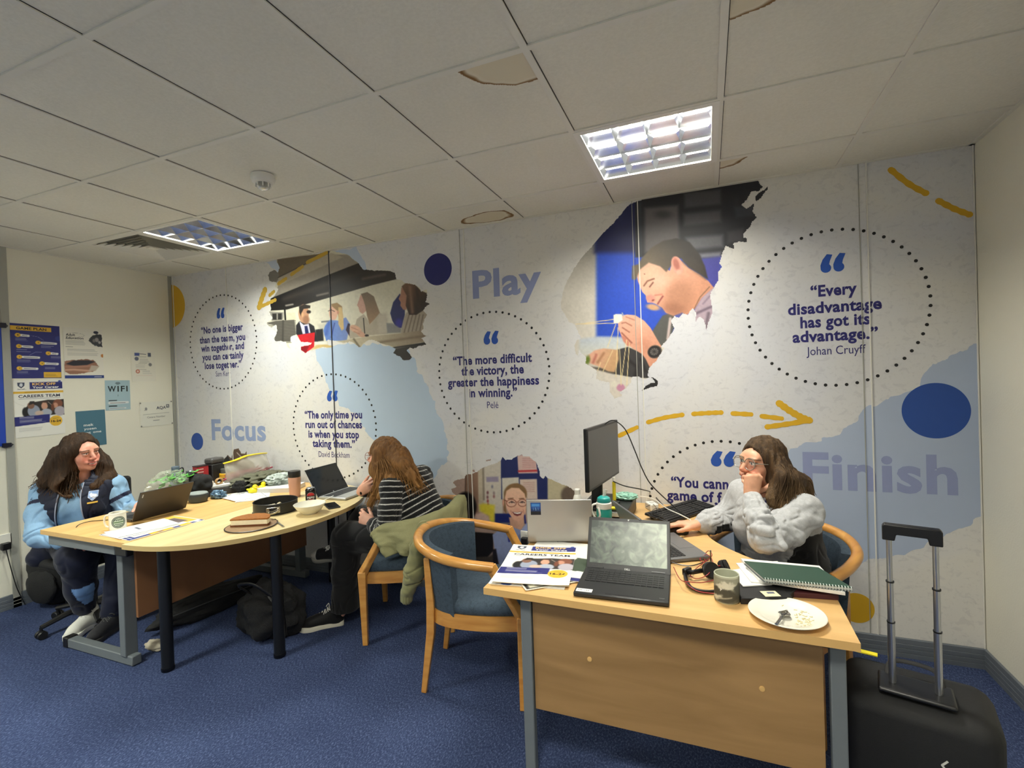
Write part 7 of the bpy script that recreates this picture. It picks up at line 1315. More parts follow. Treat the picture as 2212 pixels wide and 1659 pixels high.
def frame(yaw, pitch=0.0, roll=0.0):
    """columns: forward, left, up"""
    return np.array(Matrix.Rotation(math.radians(yaw), 3, 'Z') @ Matrix.Rotation(math.radians(-pitch), 3, 'Y') @ Matrix.Rotation(math.radians(roll), 3, 'X'))
def head_prims(S, c, R, smile=1.0, w_=1.0):
    g = lambda x, y, z: c + R @ V3(x, y * w_, z)
    S.ell(g(-.014, 0, .034), (.094, .076 * w_, .086), .02, R); S.ell(g(.026, 0, -.028), (.060, .062 * w_, .084), .035, R); S.ell(g(.036, 0, -.076), (.042, .044 * w_, .034), .025, R); S.ell(g(.068, 0, -.098), (.016, .020, .014), .022, R)
    S.ell(g(.072, 0, .030), (.018, .050 * w_, .022), .02, R)
    for s in (-1, 1):
        S.ell(g(.056, s * .037, -.034), (.026, .023, .024), .02, R); S.ell(g(.104, s * .032, .004), (.015, .016, .0095), .010, R, sub=True); S.ell(g(.078, s * .031, .003), (.0125, .013, .0120), .004, R)
        S.ell(g(.083, s * .031, .0125), (.010, .015, .0045), .005, R); S.ell(g(.0815, s * .031, -.0075), (.010, .014, .004), .005, R); S.ell(g(.084, s * .032, .024), (.011, .020, .006), .010, R)
        S.ell(g(.098, s * .011, -.034), (.010, .0085, .008), .008, R); S.ell(g(-.008, s * .076, -.006), (.018, .008, .031), .008, R); S.ell(g(-.003, s * .083, -.006), (.010, .005, .019), .006, R, sub=True)
        S.ell(g(.083 - .004, s * .031, -.062 + .006 * smile), (.012, .010, .009), .012, R)
    S.chain([g(.090, 0, .016), g(.100, 0, -.010), g(.113, 0, -.029)], [.0072, .0080, .0102], .012); S.ell(g(.105, 0, -.040), (.010, .006, .005), .006, R)
    wv = .024 + .004 * smile
    S.chain([g(.080, -wv, -.060 + .005 * smile), g(.0945, -.010, -.0605), g(.0960, 0, -.0615), g(.0945, .010, -.0605), g(.080, wv, -.060 + .005 * smile)], [.003, .0058, .0062, .0058, .003], .006)
    S.chain([g(.079, -wv, -.0645 + .006 * smile), g(.091, -.012, -.0745), g(.0935, 0, -.0765), g(.091, .012, -.0745), g(.079, wv, -.0645 + .006 * smile)], [.003, .006, .0072, .006, .003], .006)
    if smile > .6: S.chain([g(.092, -wv + .004, -.064 + .004), g(.103, 0, -.069), g(.092, wv - .004, -.064 + .004)], [.0022, .0048, .0022], .003, sub=True)
    else: S.chain([g(.090, -wv, -.062), g(.1015, 0, -.0685), g(.090, wv, -.062)], [.0015, .0020, .0015], .003, sub=True)
def face_colour(V, c, R, base, lips=(176, 84, 84), brow=(96, 70, 50), blush=(214, 120, 104), smile=1.0, iris=(70, 80, 84), teeth=True, sq=1.0):
    q = (V - c) @ R; C = np.tile(np.array(base, float), (len(V), 1)); x, y, z = q.T; ay = np.abs(y)
    def mixc(col, a): nonlocal C; a = np.clip(a, 0, 1)[:, None]; C = C * (1 - a) + np.array(col, float) * a
    front = x > .045; inhead = (np.abs(z) < .13) & (ay < .1) & (x > -.13) & (x < .13)
    mixc(blush, .55 * np.exp(-(((ay - .040) / .020) ** 2 + ((z + .034) / .020) ** 2)) * front); mixc(blush, .5 * np.exp(-((y / .013) ** 2 + ((z + .030) / .012) ** 2)) * (x > .095))
    mz = -.062 + .22 * smile * np.maximum(ay - .008, 0); wv = .027 + .004 * smile
    up = np.exp(-((z - (mz + .0022)) / .0052) ** 2) * (ay < wv) * (x > .074); lo = np.exp(-((z - (mz - .0135 + .30 * np.maximum(ay - .006, 0))) / .0062) ** 2) * (ay < wv - .003) * (x > .074)
    fd_ = np.clip((.024 - ay) / .006, 0, 1); mixc(lips, .8 * up * fd_); mixc(lips, .8 * lo * fd_)
    gap = np.exp(-((z - (mz - .0058)) / .0034) ** 2) * (ay < wv - .004) * (x > .074)
    if teeth and smile > .6: mixc((96, 36, 38), gap); mixc((236, 228, 216), np.exp(-((z - (mz - .0046)) / .0026) ** 2) * (ay < wv - .010) * (x > .074))
    else: mixc((110, 50, 50), gap * .9)
    ez = .003; lid = np.exp(-((z - (ez + .0075 - 8 * (ay - .031) ** 2)) / .0028) ** 2) * (np.abs(ay - .031) < .017) * front; mixc((60, 40, 34), .85 * lid)
    mixc((232, 226, 220), (((ay - .031) / .0145) ** 2 + ((z - ez) / (.0055 * sq)) ** 2 < 1) * front); mixc(iris, (((ay - .030) / .0058) ** 2 + ((z - ez) / (.0056 * sq)) ** 2 < 1) * front); mixc((16, 14, 14), (((ay - .030) / .0028) ** 2 + ((z - ez) / .0030) ** 2 < 1) * front)
    mixc((150, 96, 84), .45 * np.exp(-((z - (ez - .008)) / .003) ** 2) * (np.abs(ay - .031) < .016) * front)
    mixc(brow, .8 * np.exp(-((z - (.0255 - 5.5 * (ay - .036) ** 2)) / .0036) ** 2) * (np.abs(ay - .034) < .022) * front)
    mixc((120, 60, 50), .6 * np.exp(-(((ay - .008) / .004) ** 2 + ((z + .041) / .003) ** 2)) * (x > .09))
    n = vnoise3(V * 160, 3) * .5 + vnoise3(V * 60, 4); return np.clip(C * (1 + .035 * n[:, None]), 0, 255)
def hand_prims(S, wrist, f, n, s, curl=(20, 30, 20), spread=1.0, k=.007, sc_=1.0, thumb=(.62, .66, -.30), tcurl=20, curls=None):
    """f along the hand, n out of the back of the hand, s towards the thumb"""
    f = nrm(f); n = nrm(np.asarray(n, float) - (np.asarray(n, float) @ f) * f); s_ = np.cross(n, f); s = s_ if s_ @ np.asarray(s, float) > 0 else -s_
    w_ = np.asarray(wrist, float); offs = (.029, .0095, -.0105, -.029); ln = ((.041, .025, .021), (.045, .028, .022), (.042, .026, .021), (.033, .020, .019)); kl = (.084, .087, .083, .075)
    for i in range(4):
        kn = w_ + f * kl[i] * sc_ + s * offs[i] * sc_ + n * (.004 - .003 * abs(i - 1.2)); S.cap(w_ + s * offs[i] * .55 * sc_ + f * .008, kn, .0155 * sc_, .0105 * sc_, .014)
        p = kn; ang = 0.0; cu = curl if curls is None else curls[i]
        for j in range(3):
            ang += math.radians(cu[j] + (i - 1) * 3); sp = (offs[i] / .029) * .10 * spread; d = nrm(f * math.cos(ang) - n * math.sin(ang) + s * sp); q = p + d * ln[i][j] * sc_
            S.cap(p, q, (.0094 - .0011 * j) * sc_, (.0086 - .0011 * j) * sc_, .0045 if j else .007); p = q
    p = w_ + f * .018 * sc_ + s * .022 * sc_ - n * .004; d = nrm(f * thumb[0] + s * thumb[1] + n * thumb[2]); q = p + d * .040 * sc_; S.cap(p, q, .0165 * sc_, .0115 * sc_, .014)
    a = math.radians(tcurl); d2 = nrm(d * math.cos(a) + f * math.sin(a)); r = q + d2 * .030 * sc_; S.cap(q, r, .0108 * sc_, .0098 * sc_, .006); d3 = nrm(d2 * math.cos(a) + f * math.sin(a)); S.cap(r, r + d3 * .024 * sc_, .0098 * sc_, .0078 * sc_, .005)
    S.ell(w_ + f * .042 * sc_, np.array((.045, .033, .0155)) * sc_, .012, np.stack([f, s, n], 1))
def shoe(t, name, heel, toe, up, length, col, sole, lace, w_=.094, hi=False, capcol=None):
    """trainer: heel and toe directions, upper with laces, rubber sole"""
    heel = np.asarray(heel, float); f = nrm(np.asarray(toe, float) - heel); u = nrm(np.asarray(up, float) - (np.asarray(up, float) @ f) * f); l = np.cross(u, f); R = np.stack([f, l, u], 1); g = lambda x, y, z: heel + R @ V3(x * length, y, z)
    def outline(k, z): return [g(x, y * w_ * k, z) for x, y in catmull([(0, 0), (.03, .32), (.25, .34), (.5, .36), (.72, .50), (.90, .42), (1.0, .12), (1.0, -.10), (.9, -.34), (.72, -.42), (.5, -.34), (.25, -.34), (.03, -.32)], 4, True)]
    m = MB(); rings = [outline(1.0, 0), outline(1.04, .006), outline(1.04, .024), outline(1.0, .028)]; n = len(rings[0]); V = [p for r in rings for p in r]; m.add(V, [(a * n + i, a * n + (i + 1) % n, (a + 1) * n + (i + 1) % n, (a + 1) * n + i) for a in range(3) for i in range(n)] + [tuple(range(n - 1, -1, -1)), tuple(3 * n + i for i in range(n))]); o = m.build('shoe', flat(sole, .6), t, world=True, angle=50)
    S = SDF(); S.cap(g(.14, 0, .045), g(.74, .004, .040), .036, .034, .02, flat=.9); S.cap(g(.74, .004, .038), g(.90, .004, .034), .034, .024, .02); S.cap(g(.16, 0, .05), g(.12, 0, .105 if not hi else .135), .036, .036, .03); S.cap(g(.22, 0, .09), g(.58, 0, .058), .030, .026, .03)
    V, F = S.mesh(.004, cut=lambda P: -(((P - heel) @ u) - .020)); q = (V - heel) @ R; C = np.tile(np.array(col, float), (len(V), 1))
    if capcol is not None: C[q[:, 0] > .76 * length] = capcol
    add_part('upper', V, F, C, M_smoothcloth, o if False else t, sm=1)
    lc = MB()
    for i in range(6):
        x = .34 + i * .065; z = .108 - i * .0085
        lc.tube([g(x, -.024, z - .008), g(x + .01, 0, z + .008), g(x + .045, .024, z - .012)], .0028, 6); lc.tube([g(x, .024, z - .008), g(x + .01, 0, z + .0085), g(x + .045, -.024, z - .012)], .0028, 6)
    lc.tube(catmull([g(.33, 0, .118), g(.36, .03, .13), g(.30, .04, .115), g(.32, .004, .118), g(.34, -.035, .128), g(.40, -.04, .108)], 5), .0026, 6); lc.build('laces', flat(lace, .7), t, world=True)
def locks(t, starts, ends, mids, r0, col, n, seed, wav=.012, name='hair_locks', spread=.02):
    """loose wavy strands"""
    rr = random.Random(seed); m = MB()
    for _ in range(n):
        a = rr.random(); i = min(int(a * (len(starts) - 1)), len(starts) - 2); u = a * (len(starts) - 1) - i; mix = lambda L: np.asarray(L[i], float) * (1 - u) + np.asarray(L[i + 1], float) * u
        j = lambda s: V3(rr.gauss(0, s), rr.gauss(0, s), rr.gauss(0, s)); P = catmull([mix(starts) + j(.004), mix(mids) + j(spread * .6), mix(ends) + j(spread)], 7); ph = rr.uniform(0, 6.3); k_ = len(P); d = nrm(P[-1] - P[0]); sd = nrm(np.cross(d, V3(rr.random(), rr.random(), rr.random())))
        P = np.array([p + sd * wav * (q / k_) * math.sin(ph + q * .8) for q, p in enumerate(P)]); m.tube(P, [r0 * (1 - .75 * q / (k_ - 1)) for q in range(k_)], 5, flat=1.6)
    V = np.concatenate(m.v); f4 = [f for f in m.f if len(f) == 4]; C = hair_colour(V, col, seed); o = colour_mesh(name, V, np.array(f4), C, M_hair, t, world=True, smooth=True); return o
def hair_colour(V, col, seed=0):
    a, b = np.array(col[0], float), np.array(col[1], float); n = .5 + .5 * vnoise3(V * np.array((150, 150, 9)), seed) * .7 + .25 * vnoise3(V * np.array((40, 40, 6)), seed + 1); n = np.clip(n, 0, 1)[:, None]; C = a * (1 - n) + b * n
    if len(col) > 2:   # lighter lengths
        k = np.clip((col[3] - V[:, 2]) / col[4], 0, 1)[:, None] * (.55 + .45 * n); C = C * (1 - k) + np.array(col[2], float) * k
    return np.clip(C, 0, 255)
def hair_disp(amp=.004, seed=0, fx=70, fz=9): return lambda P: amp * vnoise3(P * np.array((fx, fx, fz)), seed) + amp * .6 * vnoise3(P * np.array((fx * 2.2, fx * 2.2, fz)), seed + 5)
def fold_disp(amp=.004, seed=0, f=16.0): return lambda P: amp * (1.3 * np.maximum(0, 1 - 3.6 * np.abs(vnoise3(P * f + 1.7 * np.stack([vnoise3(P * 7, seed + 2)] * 3, 1), seed))) + .7 * vnoise3(P * f * .8, seed + 9) - .2)
def glasses(t, c, R, col, w_=1.0, x0=.104, r=.0255, name='glasses', th=.0018, zc=.000):
    g = lambda x, y, z: c + R @ V3(x, y * w_, z); m = MB()
    for s in (-1, 1):
        m.tube([g(x0 - .10 * abs(r * math.cos(a)) * .3, s * .033 + r * 1.08 * math.cos(a), zc + r * .92 * math.sin(a) * (1.0 if math.sin(a) > 0 else 1.05)) for a in np.linspace(0, 2 * PI, 28, endpoint=False)], th, 8, closed=True)
        m.tube([g(x0 - .004, s * .0600, zc + .008), g(x0 - .02, s * .0745, zc + .010), g(.0, s * .083, zc + .008), g(-.025, s * .084, zc - .006)], th, 6)
    m.tube([g(x0, -.008, zc + .006), g(x0 + .004, 0, zc + .009), g(x0, .008, zc + .006)], th, 6); o = m.build(name, col, t, world=True)
    ln = MB()
    for s in (-1, 1): ln.add([g(x0 - .001, s * .033 + r * 1.06 * math.cos(a), zc + r * .9 * math.sin(a)) for a in np.linspace(0, 2 * PI, 24, endpoint=False)], [tuple(range(24))])
    ln.build('lenses', mat('spectacle_lens', (240, 244, 244), .25, alpha=.05, spec=.3, var=0), o, world=True); return o
def march(S, o, d, far=.25):
    o = np.asarray(o, float); d = nrm(d); P = np.atleast_2d(o).copy(); t = np.zeros(len(P))
    for _ in range(50): t = np.minimum(t + np.maximum(S.eval(P + t[:, None] * d), -.02) * .8, far)
    return P + t[:, None] * d
def project_patch(S, t, name, c, right, up, w_, h_, layers, base, m=None, step=.004, lift=.0025, mask=None):
    """printed patch laid on an implicit surface by looking along the patch's normal"""
    right, up = nrm(right), nrm(up); d = -np.cross(right, up); nx, ny = int(w_ / step) + 2, int(h_ / step) + 2
    gx, gy = np.meshgrid(np.linspace(0, w_, nx), np.linspace(0, h_, ny), indexing='ij'); Q = np.stack([gx.ravel(), gy.ravel()], 1); P = np.asarray(c, float) + (Q[:, :1] - w_ / 2) * right + (Q[:, 1:] - h_ / 2) * up - d * .12
    V = march(S, P, d) - d * lift; C = ink(Q * 1000, layers, base); F = lattice(nx, ny)
    if mask is not None: F = F[(sd_poly(Q * 1000, mask)[F] < 0).all(1)]
    return colour_mesh(name, V, F, C, m or P_sheet, t, world=True, smooth=True)
# ---------------------------------------------------------------- woman in the grey sweatshirt
def torso(S, pel, chest, neck, f, l, wp=.165, wc=.165, dp=.115, dc=.115, bust=.0, k=.05):
    """pelvis to shoulders as flattened capsules; f faces forward, l to the person's left"""
    S.cap(pel - l * (wp - dp), pel + l * (wp - dp), dp, dp, k); S.cap(pel, (pel + chest) / 2, dp * 1.05, dp * .98, k, flat=1.25, axis=l); S.cap((pel + chest) / 2, chest, dp * .98, dc * .98, k, flat=1.3, axis=l)
    S.cap(chest - l * (wc - dc), chest + l * (wc - dc), dc, dc, k)
    if bust:
        for s in (-1, 1): S.ell(chest + f * (dc * .72) + l * s * .075 - V3(0, 0, .045), (.075, .075, .075 + bust), .05)
def limbs(S, pts, rs, k=.025): S.chain([np.asarray(p, float) for p in pts], rs, k)
w3 = thing('person', 'woman in a grey sweatshirt and glasses resting her chin on her fist', 'person', (4.96, -.49, 0))
R3 = frame(-139, 6, -4); H3 = V3(4.892, -.532, 1.082)
f3 = nrm(V3(-.78, -.62, 0)); l3 = V3(-f3[1], f3[0], 0)
pel, ch, nk = V3(4.985, -.455, .56), V3(4.955, -.535, .83), V3(4.935, -.545, .955)
LS, LE, LW = V3(5.045, -.675, .905), V3(4.862, -.835, .822), V3(4.838, -.675, .952)
RS, RE, RW = V3(4.825, -.425, .905), V3(4.735, -.425, .785), V3(4.600, -.555, .772)
S = SDF(); torso(S, pel, ch, nk, f3, l3, .17, .15, .11, .10)
S.cap(nk - V3(0, 0, .03), H3 + R3 @ V3(-.025, 0, -.06), .055, .050, .03); head_prims(S, H3, R3, .55)
limbs(S, (LS, LE, LW), (.044, .032, .026)); limbs(S, (RS, RE, RW), (.044, .032, .026)); S.cap(ch + V3(0, 0, .06), LS, .055, .048, .04); S.cap(ch + V3(0, 0, .06), RS, .055, .048, .04)
K3 = [pel + V3(-.24, -.27, -.03), pel + V3(-.30, -.12, -.03)]; A3 = [K3[0] + V3(-.0, -.01, -.41), K3[1] + V3(.0, -.02, -.41)]
for q, s in ((0, 1), (1, -1)):
    limbs(S, (pel + l3 * s * .085 - V3(0, 0, .02), K3[q], A3[q]), (.085, .058, .038), .03); S.cap(A3[q] - V3(0, 0, .03), A3[q] + f3 * .15 - V3(0, 0, .055), .034, .026, .03)
Rs = np.array(CR); cu_ = np.array([0, 0, 1.])
hand_prims(S, LW + V3(-.004, .004, .008), V3(.03, .10, .95) * 1.0 + CR * .16, -CF * 1.0 + CR * -.15, CR, curls=((72, 95, 55), (78, 95, 55), (82, 95, 55), (86, 95, 55)), thumb=(.34, .80, -.34), tcurl=24, spread=.4)
hand_prims(S, RW, V3(-.86, -.16, .05), V3(0, .1, 1), V3(.3, -.95, 0), curls=((14, 22, 14), (16, 22, 14), (18, 24, 14), (24, 26, 16)), thumb=(.80, .52, -.22), tcurl=8)
V, F = S.mesh(.0032, lo=np.array([4.40, -.98, .02]), hi=np.array([5.22, -.22, 1.24]))
C = face_colour(V, H3, R3, (222, 166, 136), (178, 96, 88), (120, 92, 70), (214, 126, 106), .55, (92, 104, 104), False)
add_part('body', V, F, C, M_skin, w3, sm=1)
glasses(w3, H3, R3, mat('clear_grey_frame', (132, 132, 122), .2, var=.05, alpha=.9), r=.0285, th=.0017, zc=.001)
# sweatshirt
T3 = SDF(); torso(T3, pel + V3(0, 0, .03), ch, nk, f3, l3, .205, .178, .142, .128, 0.02)
T3.cap(ch + V3(0, 0, .05), LS + V3(0, 0, -.01), .078, .068, .05); T3.cap(ch + V3(0, 0, .05), RS + V3(0, 0, -.005), .082, .078, .05); T3.cap(nk - V3(0, 0, .06), nk + V3(-.008, -.004, -.002), .085, .074, .03)
LC = LW - nrm(LW - LE) * .012; RC = RW - nrm(RW - RE) * .02
LM = LS * .45 + LE * .55
T3.chain([LS, LM + V3(.015, -.01, -.012), LE + V3(.012, .004, -.004)], [.068, .070, .060], .03); T3.chain([LE + V3(.004, .0, .0), LE * .5 + LC * .5, LC - nrm(LC - LE) * .045], [.058, .051, .049], .02); T3.cap(LC - nrm(LC - LE) * .045, LC, .040, .039, .006)
T3.chain([RS, RE + V3(.01, .0, .006), RE * .4 + RC * .6, RC - nrm(RC - RE) * .03], [.074, .062, .054, .050], .03); T3.cap(RC - nrm(RC - RE) * .035, RC, .038, .036, .006)
# gathered folds at the elbow and upper sleeve
cr_ = LE + V3(.0, .06, .055)
for (a, b, r_) in ((cr_, LS + V3(.0, -.045, .02), .020), (cr_ + V3(.012, .0, -.018), LS + V3(.035, -.06, -.03), .022), (cr_ + V3(.01, -.01, -.035), LM + V3(.05, -.06, -.03), .020), (cr_ + V3(-.004, -.03, -.04), LE + V3(.07, -.045, -.015), .018), (LE + V3(-.035, -.02, .05), LE + V3(.02, -.06, .045), .016), (LE + V3(-.03, .03, .075), LE + V3(.025, .0, .085), .016), (LE + V3(-.035, .06, .085), LE + V3(.02, .04, .105), .014)): T3.cap(a, b, r_, r_ * 1.1, .022)
fd0 = fold_disp(.0030, 31, 9)
def fd(P):
    d = fd0(P)
    for c_, A_, m_ in ((LE + V3(.02, .075, .035), .009, .27), (RE + V3(-.03, -.05, .03), .008, .2)):
        q_ = P - c_; r_ = np.linalg.norm(q_, axis=1); u_ = q_ / np.maximum(r_, 1e-6)[:, None]; n_ = vnoise3(u_ * 3.4 + .4 * vnoise3(P * 9, 2)[:, None], 5); d = d + A_ * (np.maximum(0, 1 - 3.2 * np.abs(n_)) - .3) * np.clip(r_ / .06, 0, 1) * np.clip(1.25 - r_ / m_, 0, 1)
    return d
bz = lambda P: np.sqrt((((P - (nk + V3(-.02, -.015, .01))) ** 2).sum(1)))
V, F = T3.mesh(.0042, disp=lambda P: fd(P), cut=lambda P: .072 - bz(P) + .0)
q = V - ch; lat = q @ l3; fw = q @ f3; C = np.tile(np.array((180, 181, 184), float), (len(V), 1)); C *= (1 + .05 * vnoise3(V * 300, 7) + .04 * vnoise3(V * 90, 8))[:, None]
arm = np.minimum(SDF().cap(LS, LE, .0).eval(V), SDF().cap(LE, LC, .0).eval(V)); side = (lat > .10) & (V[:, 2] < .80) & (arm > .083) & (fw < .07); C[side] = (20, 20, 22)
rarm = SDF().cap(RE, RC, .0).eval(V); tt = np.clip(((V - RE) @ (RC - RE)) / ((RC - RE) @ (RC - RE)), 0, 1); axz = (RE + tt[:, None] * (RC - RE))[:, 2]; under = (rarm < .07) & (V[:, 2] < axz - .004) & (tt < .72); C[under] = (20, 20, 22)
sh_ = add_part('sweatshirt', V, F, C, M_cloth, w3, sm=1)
Sx = SDF(); torso(Sx, pel + V3(0, 0, .03), ch, nk, f3, l3, .17, .15, .12, .108); Sx.cap(nk - V3(0, 0, .05), nk + V3(0, 0, .012), .066, .056, .02); V, F = Sx.mesh(.006, cut=lambda P: .045 - bz(P) + .0); add_part('tee_shirt', V, F, np.tile(np.array((66, 74, 92.)), (len(V), 1)), M_cloth, w3, sm=1)
ly = MB(); ly.tube(catmull([nk + f3 * .05 + l3 * .05 + V3(0, 0, .03), ch + f3 * .135 + l3 * .04 + V3(0, 0, .05), ch + f3 * .152 + l3 * .01 - V3(0, 0, .06)], 8), .007, 6, flat=.3); ly.build('lanyard', flat((60, 64, 130), .5), w3, world=True)
Tr = SDF()
for q_, s in ((0, 1), (1, -1)): limbs(Tr, (pel + l3 * s * .09 - V3(0, 0, .01), K3[q_], A3[q_]), (.105, .074, .056), .04)
V, F = Tr.mesh(.007, disp=fold_disp(.004, 3)); add_part('trousers', V, F, np.tile(np.array((26, 28, 36.)), (len(V), 1)), M_cloth, w3, sm=1)
for q_ in (0, 1): b_ = A3[q_]; shoe(w3, 'shoe', V3(b_[0] + .03, b_[1] + .04, 0), V3(b_[0] - .15, b_[1] - .13, 0), (0, 0, 1), .25, (30, 30, 34), (60, 60, 60), (40, 40, 40))
# hair
g3 = lambda x, y, z: H3 + R3 @ V3(x, y, z)
Hs = SDF(); Hs.ell(g3(-.018, 0, .040), (.104, .088, .092), .02, R3); Hs.ell(g3(-.04, 0, -.03), (.075, .084, .10), .03, R3)
hl = 0
for a, b, c_, ra, rb in ((g3(-.02, .070, .02), hy(1690, 1030, -.66), hy(1668, 1088, -.70), .034, .018), (g3(-.05, .066, .0), hy(1708, 1040, -.62), hy(1690, 1098, -.70), .040, .016), (g3(-.08, .035, -.02), hy(1722, 1040, -.58), hy(1725, 1078, -.66), .044, .020), (g3(-.09, .0, -.03), hy(1732, 1046, -.54), hy(1750, 1072, -.56), .046, .020), (g3(-.05, -.065, 0), g3(-.06, -.075, -.10), g3(-.04, -.07, -.17), .034, .016), (g3(.02, .062, .04), g3(.0, .082, -.05), hy(1662, 1075, -.70), .022, .014)): Hs.chain([a, b, c_], [ra, (ra + rb) / 2 + .002, rb], .03)
for sx_ in (1, -1): Hs.ell(g3(.112, sx_ * .012, -.045), (.080, .074, .128), .012, R3, sub=True)
V, F = Hs.mesh(.0036, disp=hair_disp(.0055, 5, 62, 8)); hc3 = ((50, 38, 28), (104, 80, 54), (150, 118, 78), 1.03, .14)
add_part('hair', V, F, hair_colour(V, hc3, 3), M_hair, w3, sm=0)
locks(w3, [g3(-.0, .078, .02), g3(-.05, .075, .02), g3(-.09, .04, .0), g3(-.10, 0, 0)], [hy(1664, 1092, -.70), hy(1692, 1102, -.71), hy(1728, 1082, -.67), hy(1748, 1070, -.56)], [hy(1684, 1030, -.68), hy(1706, 1036, -.66), hy(1724, 1034, -.60), hy(1730, 1036, -.55)], .0026, hc3, 240, 3, .008, spread=.016)

# ---------------------------------------------------------------- woman in stripes
w2 = thing('person', 'woman with long light brown hair in a black striped jumper, legs crossed', 'person', (2.90, -.43, 0))
R2 = frame(187, 1, 3); H2 = V3(2.652, -.405, 1.035); f2 = nrm(V3(-.97, .22, 0)); l2 = V3(-f2[1], f2[0], 0)
pel, ch, nk = V3(2.955, -.415, .56), V3(2.845, -.415, .83), V3(2.775, -.410, .945)
LS, LE, LW = V3(2.835, -.585, .870), V3(2.850, -.655, .622), V3(2.690, -.600, .640)
RS, RE, RW = V3(2.845, -.250, .880), V3(2.565, -.185, .768), V3(2.428, -.385, .776)
KL, AL = V3(2.505, -.615, .545), V3(2.475, -.655, .12); KR, AR = V3(2.500, -.440, .610), V3(2.330, -.500, .435)
S = SDF(); torso(S, pel, ch, nk, f2, l2, .165, .15, .105, .095); S.cap(nk - V3(-.01, 0, .03), H2 + R2 @ V3(-.025, 0, -.06), .052, .048, .03); head_prims(S, H2, R2, .9)
limbs(S, (LS, LE, LW), (.042, .032, .024)); limbs(S, (RS, RE, RW), (.042, .032, .024)); S.cap(ch + V3(-.02, 0, .05), LS, .055, .046, .04); S.cap(ch + V3(-.02, 0, .05), RS, .055, .046, .04)
limbs(S, (pel + l2 * .085, KL, AL), (.080, .052, .030), .03); limbs(S, (pel - l2 * .085 + V3(0, 0, .02), KR, AR), (.080, .052, .030), .03); S.cap(AL - V3(0, 0, .05), AL + V3(-.09, -.075, -.078), .022, .016, .03); S.cap(AR, AR + V3(-.11, -.01, -.05), .022, .016, .03)
hand_prims(S, LW, V3(-.80, -.05, .42), -CF * .8 + V3(-.2, 0, .3), V3(0, 0, 1), curls=((34, 50, 30), (44, 56, 34), (52, 60, 36), (58, 62, 36)), thumb=(.72, .46, -.40), tcurl=14)
hand_prims(S, RW, V3(.82, .10, .50) , -CF + V3(-.3, 0, .0), V3(0, .1, 1), curls=((18, 26, 16), (24, 30, 18), (30, 34, 20), (36, 36, 22)), thumb=(.80, .50, -.36), tcurl=8)
V, F = S.mesh(.0038, lo=np.array([2.10, -.95, .0]), hi=np.array([3.2, -.08, 1.2])); add_part('body', V, F, face_colour(V, H2, R2, (224, 170, 146), (190, 96, 92), (120, 92, 66), (216, 130, 112), .9), M_skin, w2, sm=1)
glasses(w2, H2, R2, mat('thin_copper_frame', (150, 84, 66), .3, metal=.6), r=.0265, th=.0014)
T2 = SDF(); torso(T2, pel + V3(0, 0, .02), ch, nk, f2, l2, .185, .172, .135, .120, .01); T2.cap(ch + V3(-.02, 0, .04), LS, .078, .068, .05); T2.cap(ch + V3(-.02, 0, .04), RS, .078, .068, .05); T2.cap(nk - V3(-.02, 0, .07), nk - V3(-.004, 0, .005), .080, .066, .03)
T2.chain([LS, LS * .5 + LE * .5 + V3(.012, -.012, 0), LE + V3(.008, -.004, 0), LW * .75 + LE * .25, LW], [.068, .070, .064, .050, .038], .025); T2.chain([RS, RE, RW * .6 + RE * .4, RW * .92 + RE * .08], [.066, .056, .046, .036], .025)
V, F = T2.mesh(.0042, disp=fold_disp(.0042, 12, 14), cut=lambda P: .064 - np.sqrt(((P - (nk + V3(-.022, 0, .012))) ** 2).sum(1)))
# knitted stripes follow the body and each sleeve
dB = SDF(); torso(dB, pel + V3(0, 0, .02), ch, nk, f2, l2, .185, .172, .135, .120); dA = SDF().chain([LS, LE, LW], [.066, .064, .04], .02); dR = SDF().chain([RS, RE, RW], [.066, .056, .04], .02)
eB, eA, eR = dB.eval(V), dA.eval(V), dR.eval(V); up2 = nrm(nk - pel); sB = (V - pel) @ up2 + .10 * np.clip((V - pel) @ l2, 0, .3) - .05 * ((V - pel) @ f2)
def along(V, P0, P1, P2):
    a, b = P1 - P0, P2 - P1; d0 = SDF().cap(P0, P1, 0).eval(V); d1 = SDF().cap(P1, P2, 0).eval(V); s0 = (V - P0) @ nrm(a); s1 = np.linalg.norm(a) + (V - P1) @ nrm(b); w_ = np.clip((d0 - d1) / .05 + .5, 0, 1); return s0 * (1 - w_) + s1 * w_
sA = along(V, LS + V3(0, 0, .06), LE, LW); sR = along(V, RS, RE, RW); isA = (eA < eB - .004) & (eA < eR); isR = (eR < eB - .004) & (eR <= eA); s = np.where(isA, sA, np.where(isR, sR, sB)) + .004 * vnoise3(V * 14, 4)
fr = np.mod(s, .034) / .034; al = np.clip(1.6 - np.abs(fr - .5) / .075, 0, 1)[:, None]; endA = (np.linalg.norm(V - LW, axis=1) < .075) | (np.linalg.norm(V - RW, axis=1) < .09); al[endA] = 0
C = np.array((17, 17, 19.)) * (1 - al) + np.array((216, 214, 208.)) * al; add_part('striped_jumper', V, F, C, M_cloth, w2, sm=1)
Tr = SDF(); Tr.cap(pel - l2 * .06, pel + l2 * .06, .14, .14, .05); Tr.chain([pel + l2 * .095, KL + V3(0, 0, .0), KL * .5 + AL * .5 + V3(.01, 0, 0), AL + V3(.03, .0, -.0)], [.118, .092, .082, .088], .04); Tr.chain([pel - l2 * .06 + V3(0, 0, .03), KR, AR + V3(.03, 0, .02)], [.110, .084, .080], .04)
